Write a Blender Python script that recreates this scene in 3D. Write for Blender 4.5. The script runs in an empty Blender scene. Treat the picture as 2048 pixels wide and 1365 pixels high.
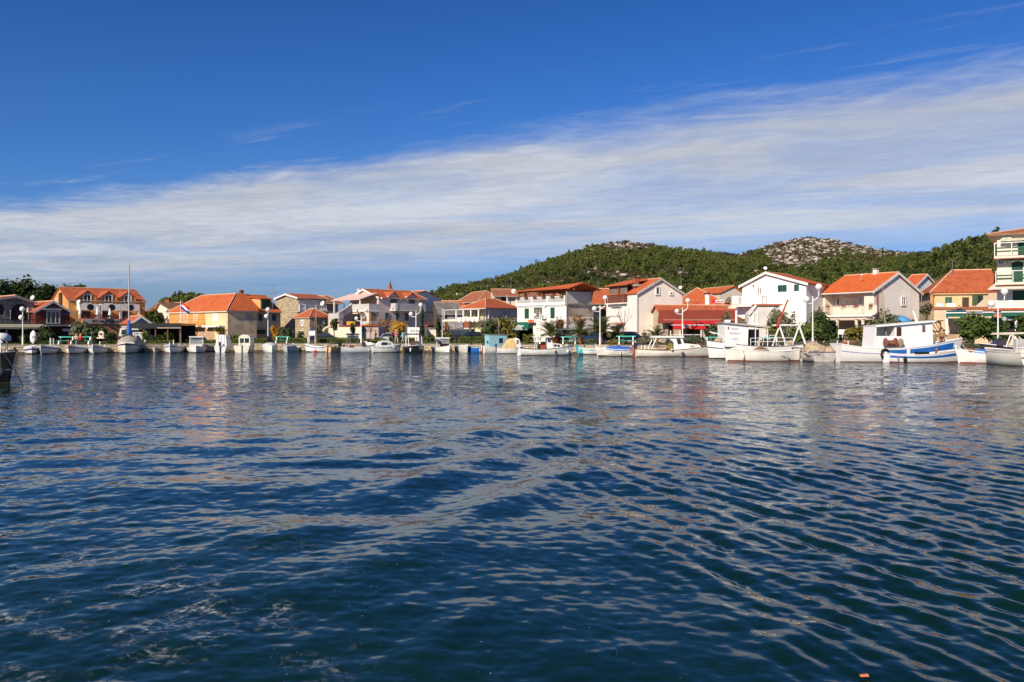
import bpy, math, random
import numpy as np
from mathutils import Vector, Matrix

C = bpy.context.scene.collection
SC = bpy.context.scene
random.seed(7)
RNG = np.random.default_rng(11)

# ------------------------------------------------------------------ camera, sky, sun, exposure
F = 1660.0      # focal length in photograph pixels (2048 wide)
HC = 2.5        # camera height above the water
HOR = 664.0     # photograph row of the horizon
cam_d = bpy.data.cameras.new('camera')
cam = bpy.data.objects.new('camera', cam_d)
C.objects.link(cam)
cam.location = (0, 0, HC)
cam.rotation_euler = (math.radians(90), 0, 0)
cam_d.sensor_width = 36.0
cam_d.lens = F / 2048 * 36.0
cam_d.shift_y = -(682.5 - HOR) / 2048
cam_d.clip_start = 0.2
cam_d.clip_end = 4000
SC.camera = cam

SUN_EL = math.radians(31)
SUN_H = Vector((-0.55, -0.835)).normalized()
SUN_V = Vector((SUN_H.x * math.cos(SUN_EL), SUN_H.y * math.cos(SUN_EL), math.sin(SUN_EL)))

world = bpy.data.worlds.new('World')
SC.world = world
world.use_nodes = True

class NT:
	"""small helper to wire shader nodes"""
	def __init__(s, tree):
		s.t = tree
		s.t.nodes.clear()

	def n(s, typ, **kw):
		nd = s.t.nodes.new(typ)
		for k, v in kw.items():
			if k.startswith('i_'):
				key = k[2:]
				key = int(key) if key.isdigit() else key.replace('_', ' ')
				s.inp(nd, key, v)
			else:
				setattr(nd, k, v)
		return nd

	def inp(s, nd, key, v):
		sock = nd.inputs[key]
		if isinstance(v, bpy.types.NodeSocket):
			s.t.links.new(v, sock)
		else:
			sock.default_value = v

	def m(s, op, a, b=None, c=None, clamp=False):
		nd = s.t.nodes.new('ShaderNodeMath')
		nd.operation = op
		nd.use_clamp = clamp
		for i, v in enumerate((a, b, c)):
			if v is not None:
				s.inp(nd, i, v)
		return nd.outputs[0]

	def mr(s, v, a, b, c=0.0, d=1.0, smooth=True):
		nd = s.t.nodes.new('ShaderNodeMapRange')
		nd.interpolation_type = 'SMOOTHSTEP' if smooth else 'LINEAR'
		for i, x in enumerate((v, a, b, c, d)):
			s.inp(nd, i, x)
		return nd.outputs[0]

	def mix(s, f, a, b, blend='MIX'):
		nd = s.t.nodes.new('ShaderNodeMix')
		nd.data_type = 'RGBA'
		nd.blend_type = blend
		s.inp(nd, 0, f)
		for sock, v in ((nd.inputs[6], a), (nd.inputs[7], b)):
			if isinstance(v, bpy.types.NodeSocket):
				s.t.links.new(v, sock)
			else:
				sock.default_value = v if len(v) == 4 else (*v, 1)
		return nd.outputs[2]

	def noise(s, vec, scale, detail=4.0, rough=0.55, out=0, dist=0.0):
		nd = s.t.nodes.new('ShaderNodeTexNoise')
		if vec is not None:
			s.t.links.new(vec, nd.inputs['Vector'])
		nd.inputs['Scale'].default_value = scale
		nd.inputs['Detail'].default_value = detail
		nd.inputs['Roughness'].default_value = rough
		nd.inputs['Distortion'].default_value = dist
		return nd.outputs[out]

	def xyz(s, x, y, z=0.0):
		nd = s.t.nodes.new('ShaderNodeCombineXYZ')
		for i, v in enumerate((x, y, z)):
			s.inp(nd, i, v)
		return nd.outputs[0]

def build_world():
	w = NT(world.node_tree)
	out = w.n('ShaderNodeOutputWorld')
	bg = w.n('ShaderNodeBackground')
	bg.inputs['Strength'].default_value = 0.078
	w.t.links.new(bg.outputs[0], out.inputs[0])
	sky = w.n('ShaderNodeTexSky')
	sky.sky_type = 'NISHITA'
	sky.sun_disc = False
	sky.sun_elevation = SUN_EL
	sky.sun_rotation = math.atan2(SUN_V.x, SUN_V.y)
	sky.altitude = 0
	sky.air_density = 1.0
	sky.dust_density = 0.25
	sky.ozone_density = 2.2
	# deep autumn blue: the clear sky of the photograph is more saturated than the model's
	gam = w.n('ShaderNodeHueSaturation')
	gam.inputs['Saturation'].default_value = 1.30
	gam.inputs['Value'].default_value = 1.0
	w.t.links.new(sky.outputs[0], gam.inputs['Color'])
	tc = w.n('ShaderNodeTexCoord')
	sp = w.n('ShaderNodeSeparateXYZ')
	w.t.links.new(tc.outputs['Generated'], sp.inputs[0])
	low = w.mix(w.mr(sp.outputs[2], 0.0, 0.16), (0.29, 0.44, 0.92), (0.47, 0.69, 1.12))   # blue down to the horizon, all round
	low = w.mix(1.0, low, w.mix(w.mr(sp.outputs[2], 0.22, 0.80), (1.0, 1.0, 1.0), (0.50, 0.56, 0.60)), 'MULTIPLY')     # deepening overhead
	clear = w.mix(1.0, gam.outputs[0], low, 'MULTIPLY')
	z = w.m('MAXIMUM', sp.outputs[2], 0.012)
	u = w.m('DIVIDE', sp.outputs[0], z)
	v = w.m('DIVIDE', sp.outputs[1], z)
	d = w.m('ADD', v, w.m('MULTIPLY', u, 0.60))               # distance behind the cloud front
	p = w.m('SUBTRACT', u, w.m('MULTIPLY', v, 0.60))          # along the front
	# soft large wobble of the front, then combed streaks
	big = w.noise(w.xyz(w.m('MULTIPLY', p, 0.30), w.m('MULTIPLY', d, 0.45), 3.7), 1.0, 4.0, 0.55)
	comb = w.noise(w.xyz(w.m('MULTIPLY', p, 0.95), w.m('MULTIPLY', w.m('ADD', d, w.m('MULTIPLY', p, 0.16)), 1.7), 1.3), 1.0, 6.0, 0.62, dist=0.6)
	fine = w.noise(w.xyz(w.m('MULTIPLY', p, 3.0), w.m('MULTIPLY', w.m('SUBTRACT', d, w.m('MULTIPLY', p, 0.10)), 5.0), 8.1), 1.0, 5.0, 0.6, dist=0.9)
	dd = w.m('ADD', d, w.m('MULTIPLY', w.m('SUBTRACT', big, 0.5), 0.9))
	dd = w.m('ADD', dd, w.m('MULTIPLY', w.m('SUBTRACT', comb, 0.5), 0.75))
	dd = w.m('ADD', dd, w.m('MULTIPLY', w.m('SUBTRACT', fine, 0.5), 0.35))
	front = w.mr(dd, 3.92, 4.72)
	back = w.mr(d, 7.4, 14.5, 1.0, 0.15)
	cov = w.m('MULTIPLY', front, back)
	patch = w.mr(w.noise(w.xyz(w.m('MULTIPLY', p, 0.42), w.m('MULTIPLY', d, 0.75), 9.4), 1.0, 5.0, 0.6, dist=0.5), 0.30, 0.64, 0.66, 1.1)
	tex = w.m('MULTIPLY', patch, w.m('ADD', 0.72, w.m('MULTIPLY', comb, 0.5)))
	cov = w.m('MULTIPLY', cov, tex, clamp=True)
	# thin veils far below the deck and a few wisps ahead of the front
	veil = w.mr(w.noise(w.xyz(w.m('MULTIPLY', p, 0.16), w.m('MULTIPLY', d, 0.8), 5.5), 1.0, 5.0, 0.6), 0.48, 0.75, 0.0, 0.32)
	veil = w.m('MULTIPLY', veil, w.mr(d, 3.0, 9.0, 0.0, 1.0))
	wisp = w.m('MULTIPLY', w.mr(w.noise(w.xyz(w.m('MULTIPLY', p, 0.9), w.m('MULTIPLY', d, 4.0), 2.2), 1.0, 6.0, 0.65), 0.52, 0.80, 0.0, 0.45), w.mr(d, 3.2, 3.75, 0.0, 1.0))
	cov = w.m('MAXIMUM', cov, w.m('MAXIMUM', veil, wisp))
	cov = w.m('MULTIPLY', cov, w.mr(sp.outputs[2], 0.0, 0.03))
	shade = w.mr(w.m('ADD', w.m('MULTIPLY', big, 0.6), w.m('MULTIPLY', fine, 0.4)), 0.34, 0.66, 0.80, 1.06)
	cl = w.mix(1.0, (6.9, 7.2, 7.9), w.xyz(shade, shade, shade), 'MULTIPLY')
	col = w.mix(w.m('MULTIPLY', cov, 0.93), clear, cl)
	w.t.links.new(col, bg.inputs['Color'])

build_world()
sun_d = bpy.data.lights.new('sun', 'SUN')
sun_d.energy = 5.0
sun_d.angle = math.radians(0.5)
sun_d.color = (1.0, 0.87, 0.70)
sun = bpy.data.objects.new('sun', sun_d)
C.objects.link(sun)
sun.rotation_euler = SUN_V.to_track_quat('Z', 'Y').to_euler()
sun.location = (-60, -80, 60)
vs = SC.view_settings
vs.view_transform = 'Standard'
vs.look = 'None'
vs.gamma = 1
vs.use_curve_mapping = False
vs.exposure = 0.25
SC.render.film_transparent = False
SC.cycles.max_bounces = 6
SC.cycles.diffuse_bounces = 3
SC.cycles.glossy_bounces = 3
SC.cycles.transparent_max_bounces = 8

# ------------------------------------------------------------------ pixel -> place
def X(px, Y): return (px - 1024.0) / F * Y
def Z(py, Y): return HC - (py - HOR) / F * Y
def P(px, py, Y): return Vector((X(px, Y), Y, Z(py, Y)))

# ------------------------------------------------------------------ materials
MATS = {}

def mat(name, col, rough=0.7, var=0.12, scale=1.5, bump=0.0, bscale=8.0, spec=0.3, metal=0.0, emit=0.0, var2=None, streak=0.0):
	if name in MATS:
		return MATS[name]
	m = bpy.data.materials.new(name)
	m.use_nodes = True
	t = NT(m.node_tree)
	out = t.n('ShaderNodeOutputMaterial')
	b = t.n('ShaderNodeBsdfPrincipled')
	t.t.links.new(b.outputs[0], out.inputs[0])
	tc = t.n('ShaderNodeTexCoord')
	ob = tc.outputs['Object']
	c2 = var2 or tuple(max(0.0, x * (1 - 1.6 * var)) for x in col)
	c1 = tuple(min(1.0, x * (1 + var * 0.5)) for x in col)
	nz = t.noise(ob, scale, 5.0, 0.62)
	f = t.mr(nz, 0.36, 0.68)
	cc = t.mix(f, c1, c2)
	if streak > 0:      # vertical weather streaks
		mp = t.n('ShaderNodeMapping')
		t.t.links.new(ob, mp.inputs[0])
		mp.inputs['Scale'].default_value = (2.2, 2.2, 0.18)
		sn = t.noise(mp.outputs[0], 1.6, 4.0, 0.6)
		cc = t.mix(t.mr(sn, 0.5, 0.8, 0.0, streak), cc, tuple(x * 0.45 for x in col))
	t.t.links.new(cc, b.inputs['Base Color'])
	b.inputs['Roughness'].default_value = rough
	b.inputs['Metallic'].default_value = metal
	b.inputs['Specular IOR Level'].default_value = spec
	if bump > 0:
		bp = t.n('ShaderNodeBump')
		bp.inputs['Strength'].default_value = bump
		bp.inputs['Distance'].default_value = 0.05
		t.t.links.new(t.noise(ob, bscale, 4.0, 0.6), bp.inputs['Height'])
		t.t.links.new(bp.outputs[0], b.inputs['Normal'])
	MATS[name] = m
	return m

def roof_mat(name, col, dark, scale=1.0):
	"""clay pan tiles: courses and columns in relief, tile to tile colour change, patches of lichen"""
	if name in MATS:
		return MATS[name]
	m = bpy.data.materials.new(name)
	m.use_nodes = True
	t = NT(m.node_tree)
	out = t.n('ShaderNodeOutputMaterial')
	b = t.n('ShaderNodeBsdfPrincipled')
	t.t.links.new(b.outputs[0], out.inputs[0])
	ob = t.n('ShaderNodeTexCoord').outputs['Object']
	vo = t.n('ShaderNodeTexVoronoi')
	vo.inputs['Scale'].default_value = 3.2
	t.t.links.new(ob, vo.inputs['Vector'])
	sp = t.n('ShaderNodeSeparateColor')
	t.t.links.new(vo.outputs['Color'], sp.inputs[0])
	big = t.noise(ob, 0.9, 5.0, 0.65)
	f = t.m('ADD', t.m('MULTIPLY', sp.outputs[0], 0.45), t.m('MULTIPLY', t.mr(big, 0.35, 0.7), 0.55))
	cc = t.mix(f, col, dark)
	lich = t.mr(t.noise(ob, 2.3, 5.0, 0.7), 0.63, 0.78, 0.0, 0.4)
	cc = t.mix(lich, cc, (0.30, 0.20, 0.13))
	sx = t.n('ShaderNodeSeparateXYZ')
	t.t.links.new(ob, sx.inputs[0])
	row = t.m('SINE', t.m('MULTIPLY', sx.outputs[2], 34.0 * scale))
	colm = t.m('SINE', t.m('MULTIPLY', t.m('ADD', sx.outputs[0], sx.outputs[1]), 22.0 * scale))
	cc = t.mix(t.mr(row, 0.35, 1.0, 0.0, 0.22), cc, tuple(x * 0.55 for x in dark))
	h = t.m('ADD', t.m('MULTIPLY', row, 0.5), colm)
	bp = t.n('ShaderNodeBump')
	bp.inputs['Strength'].default_value = 0.55
	bp.inputs['Distance'].default_value = 0.06
	t.t.links.new(h, bp.inputs['Height'])
	t.t.links.new(cc, b.inputs['Base Color'])
	t.t.links.new(bp.outputs[0], b.inputs['Normal'])
	b.inputs['Roughness'].default_value = 0.8
	b.inputs['Specular IOR Level'].default_value = 0.2
	MATS[name] = m
	return m

def stone_mat(name, col, dark, scale=2.2, bump=0.6):
	if name in MATS:
		return MATS[name]
	m = bpy.data.materials.new(name)
	m.use_nodes = True
	t = NT(m.node_tree)
	out = t.n('ShaderNodeOutputMaterial')
	b = t.n('ShaderNodeBsdfPrincipled')
	t.t.links.new(b.outputs[0], out.inputs[0])
	ob = t.n('ShaderNodeTexCoord').outputs['Object']
	mp = t.n('ShaderNodeMapping')
	t.t.links.new(ob, mp.inputs[0])
	mp.inputs['Scale'].default_value = (1, 1, 1.7)
	vo = t.n('ShaderNodeTexVoronoi')
	vo.inputs['Scale'].default_value = scale
	t.t.links.new(mp.outputs[0], vo.inputs['Vector'])
	ve = t.n('ShaderNodeTexVoronoi', feature='DISTANCE_TO_EDGE')
	ve.inputs['Scale'].default_value = scale
	t.t.links.new(mp.outputs[0], ve.inputs['Vector'])
	sp = t.n('ShaderNodeSeparateColor')
	t.t.links.new(vo.outputs['Color'], sp.inputs[0])
	big = t.mr(t.noise(ob, 0.7, 4.0, 0.6), 0.35, 0.7)
	f = t.m('ADD', t.m('MULTIPLY', sp.outputs[0], 0.6), t.m('MULTIPLY', big, 0.4))
	cc = t.mix(f, col, dark)
	edge = t.mr(ve.outputs['Distance'], 0.0, 0.07)
	cc = t.mix(edge, tuple(x * 0.62 for x in dark), cc)
	bp = t.n('ShaderNodeBump')
	bp.inputs['Strength'].default_value = bump
	bp.inputs['Distance'].default_value = 0.05
	t.t.links.new(edge, bp.inputs['Height'])
	t.t.links.new(cc, b.inputs['Base Color'])
	t.t.links.new(bp.outputs[0], b.inputs['Normal'])
	b.inputs['Roughness'].default_value = 0.85
	b.inputs['Specular IOR Level'].default_value = 0.2
	MATS[name] = m
	return m

def leaf_mat(name, col, col2, scale=0.9):
	"""leaves: two leaf colours mixed leaf to leaf and clump to clump, light passing through a little"""
	if name in MATS:
		return MATS[name]
	m = bpy.data.materials.new(name)
	m.use_nodes = True
	t = NT(m.node_tree)
	out = t.n('ShaderNodeOutputMaterial')
	ob = t.n('ShaderNodeTexCoord').outputs['Object']
	oi = t.n('ShaderNodeObjectInfo')
	n1 = t.noise(ob, scale, 3.0, 0.6)
	n2 = t.noise(ob, scale * 7, 2.0, 0.5)
	f = t.m('ADD', t.m('MULTIPLY', n1, 0.6), t.m('MULTIPLY', n2, 0.4))
	f = t.m('ADD', f, t.m('MULTIPLY', t.m('SUBTRACT', oi.outputs['Random'], 0.5), 0.30))
	cc = t.mix(t.mr(f, 0.32, 0.68), col, col2)
	b = t.n('ShaderNodeBsdfPrincipled')
	t.t.links.new(cc, b.inputs['Base Color'])
	b.inputs['Roughness'].default_value = 0.65
	b.inputs['Specular IOR Level'].default_value = 0.2
	tr = t.n('ShaderNodeBsdfTranslucent')
	t.t.links.new(cc, tr.inputs[0])
	mx = t.n('ShaderNodeMixShader')
	mx.inputs[0].default_value = 0.22
	t.t.links.new(b.outputs[0], mx.inputs[1])
	t.t.links.new(tr.outputs[0], mx.inputs[2])
	t.t.links.new(mx.outputs[0], out.inputs[0])
	MATS[name] = m
	return m

# ------------------------------------------------------------------ mesh helpers
class MB:
	"""collects boxes, slabs, tubes and lathes and builds them as one mesh object"""
	def __init__(s):
		s.v = []
		s.f = []
		s.smooth = False

	def poly(s, pts):
		i = len(s.v)
		s.v += [tuple(p) for p in pts]
		s.f.append(tuple(range(i, i + len(pts))))
		return s

	def box(s, x0, y0, z0, x1, y1, z1):
		i = len(s.v)
		s.v += [(x0, y0, z0), (x1, y0, z0), (x1, y1, z0), (x0, y1, z0), (x0, y0, z1), (x1, y0, z1), (x1, y1, z1), (x0, y1, z1)]
		s.f += [(i, i + 3, i + 2, i + 1), (i + 4, i + 5, i + 6, i + 7), (i, i + 1, i + 5, i + 4), (i + 1, i + 2, i + 6, i + 5), (i + 2, i + 3, i + 7, i + 6), (i + 3, i, i + 4, i + 7)]
		return s

	def hexa(s, a, b):
		"""solid between two loops of equal length"""
		n = len(a)
		i = len(s.v)
		s.v += [tuple(p) for p in a] + [tuple(p) for p in b]
		s.f.append(tuple(range(i + n - 1, i - 1, -1)))
		s.f.append(tuple(range(i + n, i + 2 * n)))
		for k in range(n):
			q = (k + 1) % n
			s.f.append((i + k, i + q, i + n + q, i + n + k))
		return s

	def slab(s, pts, t):
		pts = [Vector(p) for p in pts]
		nrm = (pts[1] - pts[0]).cross(pts[2] - pts[0])
		nrm.normalize()
		if nrm.z < 0:
			pts.reverse()
			nrm = -nrm
		return s.hexa([p - nrm * t for p in pts], pts)

	def tube(s, pts, r, n=6, r2=None, caps=True):
		pts = [Vector(p) for p in pts]
		i0 = len(s.v)
		m = len(pts)
		up = Vector((0, 0, 1))
		for k, p in enumerate(pts):
			t = (pts[min(k + 1, m - 1)] - pts[max(k - 1, 0)])
			if t.length < 1e-9:
				t = Vector((0, 0, 1))
			t.normalize()
			a = t.cross(up if abs(t.z) < 0.95 else Vector((1, 0, 0)))
			a.normalize()
			b = t.cross(a)
			rr = r if not hasattr(r, '__len__') else r[k]
			if r2 is not None:
				rr = r + (r2 - r) * k / (m - 1)
			for j in range(n):
				an = 2 * math.pi * j / n
				s.v.append(tuple(p + a * (rr * math.cos(an)) + b * (rr * math.sin(an))))
		for k in range(m - 1):
			for j in range(n):
				q = (j + 1) % n
				s.f.append((i0 + k * n + j, i0 + k * n + q, i0 + (k + 1) * n + q, i0 + (k + 1) * n + j))
		if caps:
			s.f.append(tuple(i0 + j for j in range(n - 1, -1, -1)))
			s.f.append(tuple(i0 + (m - 1) * n + j for j in range(n)))
		return s

	def lathe(s, prof, n=12, c=(0, 0, 0)):
		i0 = len(s.v)
		for (r, z) in prof:
			for j in range(n):
				an = 2 * math.pi * j / n
				s.v.append((c[0] + r * math.cos(an), c[1] + r * math.sin(an), c[2] + z))
		for k in range(len(prof) - 1):
			for j in range(n):
				q = (j + 1) % n
				s.f.append((i0 + k * n + j, i0 + k * n + q, i0 + (k + 1) * n + q, i0 + (k + 1) * n + j))
		return s

	def ball(s, c, r, n=12, sz=1.0):
		k = max(5, n // 2)
		return s.lathe([(max(1e-4, r * math.sin(math.pi * i / k)), -r * sz * math.cos(math.pi * i / k)) for i in range(k + 1)], n, c)

	def prism(s, prof, axis, a, b):
		"""profile of 2-D points swept along an axis ('x': (y,z), 'y': (x,z), 'z': (x,y)) from a to b"""
		def pt(p, t):
			return {'x': (t, p[0], p[1]), 'y': (p[0], t, p[1]), 'z': (p[0], p[1], t)}[axis]
		return s.hexa([pt(p, a) for p in prof], [pt(p, b) for p in prof])

	def mesh(s, name, m):
		me = bpy.data.meshes.new(name)
		me.from_pydata(s.v, [], s.f)
		me.validate()
		if m is not None:
			me.materials.append(m)
		if s.smooth:
			me.polygons.foreach_set('use_smooth', [True] * len(me.polygons))
		# consistent outward normals
		import bmesh
		bm = bmesh.new()
		bm.from_mesh(me)
		bmesh.ops.recalc_face_normals(bm, faces=bm.faces)
		bm.to_mesh(me)
		bm.free()
		return me

	def build(s, name, m, parent=None):
		o = bpy.data.objects.new(name, s.mesh(name, m))
		C.objects.link(o)
		if parent is not None:
			o.parent = parent
		return o

def np_obj(name, V, Fq, m, parent=None, smooth=False):
	"""mesh object from numpy arrays of vertices (n,3) and quads or triangles (k,4|3)"""
	me = bpy.data.meshes.new(name)
	nf, k = Fq.shape
	me.vertices.add(len(V))
	me.vertices.foreach_set('co', np.ascontiguousarray(V, dtype=np.float32).ravel())
	me.loops.add(nf * k)
	me.loops.foreach_set('vertex_index', np.ascontiguousarray(Fq, dtype=np.int32).ravel())
	me.polygons.add(nf)
	me.polygons.foreach_set('loop_start', np.arange(nf, dtype=np.int32) * k)
	me.polygons.foreach_set('loop_total', np.full(nf, k, dtype=np.int32))
	if smooth:
		me.polygons.foreach_set('use_smooth', np.ones(nf, dtype=bool))
	me.materials.append(m)
	me.update(calc_edges=True)
	o = bpy.data.objects.new(name, me)
	C.objects.link(o)
	if parent is not None:
		o.parent = parent
	return o

def tag(o, label=None, cat=None, group=None, kind=None):
	if label: o['label'] = label
	if cat: o['category'] = cat
	if group: o['group'] = group
	if kind: o['kind'] = kind
	return o

def empty(name, loc, rz=0.0, label=None, cat=None, group=None):
	o = bpy.data.objects.new(name, None)
	o.empty_display_size = 0.3
	C.objects.link(o)
	o.location = loc
	o.rotation_euler = (0, 0, rz)
	return tag(o, label, cat, group)

def copy_tree(o, parent=None):
	c = o.copy()
	C.objects.link(c)
	if parent is not None:
		c.parent = parent
	for ch in list(o.children):
		copy_tree(ch, c)
	return c

def text(body, size, m, name='lettering', parent=None, loc=(0, 0, 0), rot=(math.radians(90), 0, 0), width=None, bold=0.0, depth=0.01):
	"""flat raised lettering, turned into a mesh"""
	cu = bpy.data.curves.new(name, 'FONT')
	cu.body = body
	cu.size = size
	cu.align_x = 'CENTER'
	cu.align_y = 'CENTER'
	cu.extrude = depth
	cu.offset = bold
	cu.resolution_u = 2
	o = bpy.data.objects.new(name, cu)
	C.objects.link(o)
	bpy.context.view_layer.update()
	dg = bpy.context.evaluated_depsgraph_get()
	me = bpy.data.meshes.new_from_object(o.evaluated_get(dg))
	C.objects.unlink(o)
	bpy.data.objects.remove(o)
	me.materials.clear()
	me.materials.append(m)
	o = bpy.data.objects.new(name, me)
	C.objects.link(o)
	if width:
		xs = [v.co.x for v in me.vertices]
		w0 = max(xs) - min(xs)
		k = width / w0
		for v in me.vertices:
			v.co.x *= k
	o.location = loc
	o.rotation_euler = rot
	if parent is not None:
		o.parent = parent
	return o

# ------------------------------------------------------------------ palette
M_WHITE = mat('white_render', (0.78, 0.75, 0.70), 0.8, 0.06, 0.8, streak=0.10)
M_CREAM = mat('cream_render', (0.70, 0.62, 0.50), 0.8, 0.08, 0.8, streak=0.12)
M_WPAINT = mat('white_paint', (0.80, 0.80, 0.78), 0.45, 0.05, 1.2, spec=0.4)
M_BOATW = mat('boat_white', (0.80, 0.79, 0.75), 0.35, 0.07, 0.9, spec=0.5, streak=0.14)
M_BOATW2 = mat('boat_old_white', (0.72, 0.69, 0.62), 0.5, 0.12, 1.1, spec=0.35, streak=0.35)
M_TILE = roof_mat('clay_tiles_orange', (0.58, 0.155, 0.062), (0.36, 0.085, 0.04))
M_TILE2 = roof_mat('clay_tiles_old', (0.44, 0.17, 0.085), (0.27, 0.10, 0.055))
M_TILE3 = roof_mat('clay_tiles_brown', (0.34, 0.17, 0.10), (0.22, 0.11, 0.07))
M_TILEV = roof_mat('clay_tiles_vivid', (0.66, 0.17, 0.055), (0.48, 0.105, 0.04))
M_RIDGE = mat('ridge_mortar', (0.62, 0.38, 0.24), 0.85, 0.15)
M_DARK = mat('dark_opening', (0.012, 0.012, 0.013), 0.5, 0.1)
M_GLASS = mat('window_glass', (0.03, 0.035, 0.04), 0.08, 0.3, 0.7, spec=0.6)
M_GREENSH = mat('green_shutter', (0.012, 0.085, 0.045), 0.5, 0.1)
M_BLACK = mat('black_rubber', (0.012, 0.012, 0.013), 0.55, 0.1)
M_METAL = mat('grey_metal', (0.35, 0.36, 0.37), 0.35, 0.1, metal=0.6)
M_WOOD = mat('brown_wood', (0.17, 0.075, 0.035), 0.65, 0.2, 3.0)
M_CONC = mat('concrete', (0.40, 0.37, 0.32), 0.85, 0.15, 0.9, bump=0.2)
M_STONE = stone_mat('limestone_wall', (0.52, 0.42, 0.28), (0.33, 0.25, 0.16))
M_GREYST = stone_mat('grey_stone_wall', (0.27, 0.26, 0.25), (0.17, 0.165, 0.16), 1.6, 0.4)
M_RED = mat('red_canvas', (0.62, 0.02, 0.018), 0.7, 0.06)
M_BLUE = mat('blue_paint', (0.015, 0.13, 0.46), 0.5, 0.08)
M_BLUECAN = mat('blue_canvas', (0.03, 0.13, 0.50), 0.7, 0.1)
M_GREENCAN = mat('green_canvas', (0.008, 0.11, 0.07), 0.7, 0.1)
M_TURQ = mat('turquoise_paint', (0.05, 0.42, 0.32), 0.5, 0.1)
M_REDBOOT = mat('red_antifouling', (0.22, 0.045, 0.03), 0.7, 0.2)
M_NAVY = mat('navy_canvas', (0.010, 0.016, 0.05), 0.7, 0.1)
M_SKIN = mat('skin', (0.52, 0.30, 0.20), 0.6, 0.05)
M_HAIR = mat('dark_hair', (0.03, 0.02, 0.015), 0.6, 0.1)

# ------------------------------------------------------------------ land, quay, hill, water
QUAY = [(-900, 88), (-400, 92), (0, 95), (250, 99), (500, 107), (750, 107), (950, 103), (1170, 97), (1420, 91), (1600, 85), (1720, 80.5), (1900, 78), (2100, 75), (2500, 68), (3200, 58)]
QXY = [(X(a, b), b) for a, b in QUAY]
_qx = np.array([q[0] for q in QXY])
_qy = np.array([q[1] for q in QXY])
def quay_y(x): return float(np.interp(x, _qx, _qy))
QZ = 0.92

def fbm(x, y, seed, octaves=5, lac=2.0, gain=0.5):
	"""cheap value noise sum on numpy arrays, about -1..1"""
	tot = np.zeros_like(x)
	amp = 1.0
	norm = 0.0
	for o in range(octaves):
		f = lac ** o
		xi = x * f + seed * 17.3 + o * 31.7
		yi = y * f - seed * 9.1 + o * 11.9
		x0 = np.floor(xi)
		y0 = np.floor(yi)
		fx = xi - x0
		fy = yi - y0
		fx = fx * fx * (3 - 2 * fx)
		fy = fy * fy * (3 - 2 * fy)

		def h(a, b):
			s = np.sin(a * 127.1 + b * 311.7) * 43758.5453
			return (s - np.floor(s)) * 2 - 1
		v = (h(x0, y0) * (1 - fx) + h(x0 + 1, y0) * fx) * (1 - fy) + (h(x0, y0 + 1) * (1 - fx) + h(x0 + 1, y0 + 1) * fx) * fy
		tot += v * amp
		norm += amp
		amp *= gain
	return tot / norm

# ridge lines: photograph column, row of the bare ridge, distance
RIDGE = np.array([
	(-1200, 640, 300), (-300, 622, 240), (0, 612, 230), (120, 616, 240), (200, 640, 260), (300, 648, 300), (330, 606, 430), (360, 597, 430), (400, 599, 430), (440, 612, 430), (500, 640, 420), (560, 655, 400),
	(700, 640, 380), (800, 612, 360), (860, 594, 350), (900, 580, 345), (950, 572, 345), (1000, 560, 345), (1030, 550, 350), (1080, 530, 360), (1120, 515, 365),
	(1150, 505, 370), (1200, 490, 375), (1250, 483, 380), (1300, 488, 385), (1340, 498, 390), (1400, 505, 400), (1440, 509, 410),
	(1480, 508, 420), (1510, 500, 425), (1540, 491, 430), (1580, 481, 430), (1620, 476, 430), (1660, 480, 430), (1700, 487, 425), (1750, 497, 410),
	(1790, 506, 390), (1830, 509, 360), (1870, 504, 335), (1920, 491, 315), (1960, 481, 305), (2000, 475, 300), (2060, 472, 300), (2300, 500, 300), (2900, 590, 290), (3600, 640, 280)], dtype=float)

def hill_z(x, y):
	"""ground height behind the town"""
	px = x / np.maximum(y, 1) * F + 1024
	py = np.interp(px, RIDGE[:, 0], RIDGE[:, 1])
	yr = np.interp(px, RIDGE[:, 0], RIDGE[:, 2])
	zr = HC - (py - HOR) / F * yr
	y0 = 165.0
	t = np.clip((y - y0) / (yr - y0), 0, 1.0)
	base = 2.2
	up = base + (np.maximum(zr, base) - base) * (0.55 * t + 0.45 * t ** 1.6)
	over = np.clip((y - yr) / 200.0, 0, 1)
	z = up * (1 - over) ** 1.3 + base * (1 - (1 - over) ** 1.3)
	rough = np.clip((z - 4) / 12, 0, 1)
	z = z + fbm(x / 22.0, y / 22.0, 3) * 1.1 * rough
	return z

def ground_z(x, y):
	qy = np.interp(x, _qx, _qy)
	b = np.clip((y - qy) / 6.0, 0, 1)
	near = QZ - 0.015 + 0.20 * np.clip((y - qy - 8) / 10, 0, 1) + 0.9 * np.clip((y - qy - 22) / 45.0, 0, 1)
	hz = hill_z(x, y)
	k = np.clip((y - 140) / 30.0, 0, 1)
	return near * (1 - k) + hz * k

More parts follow.
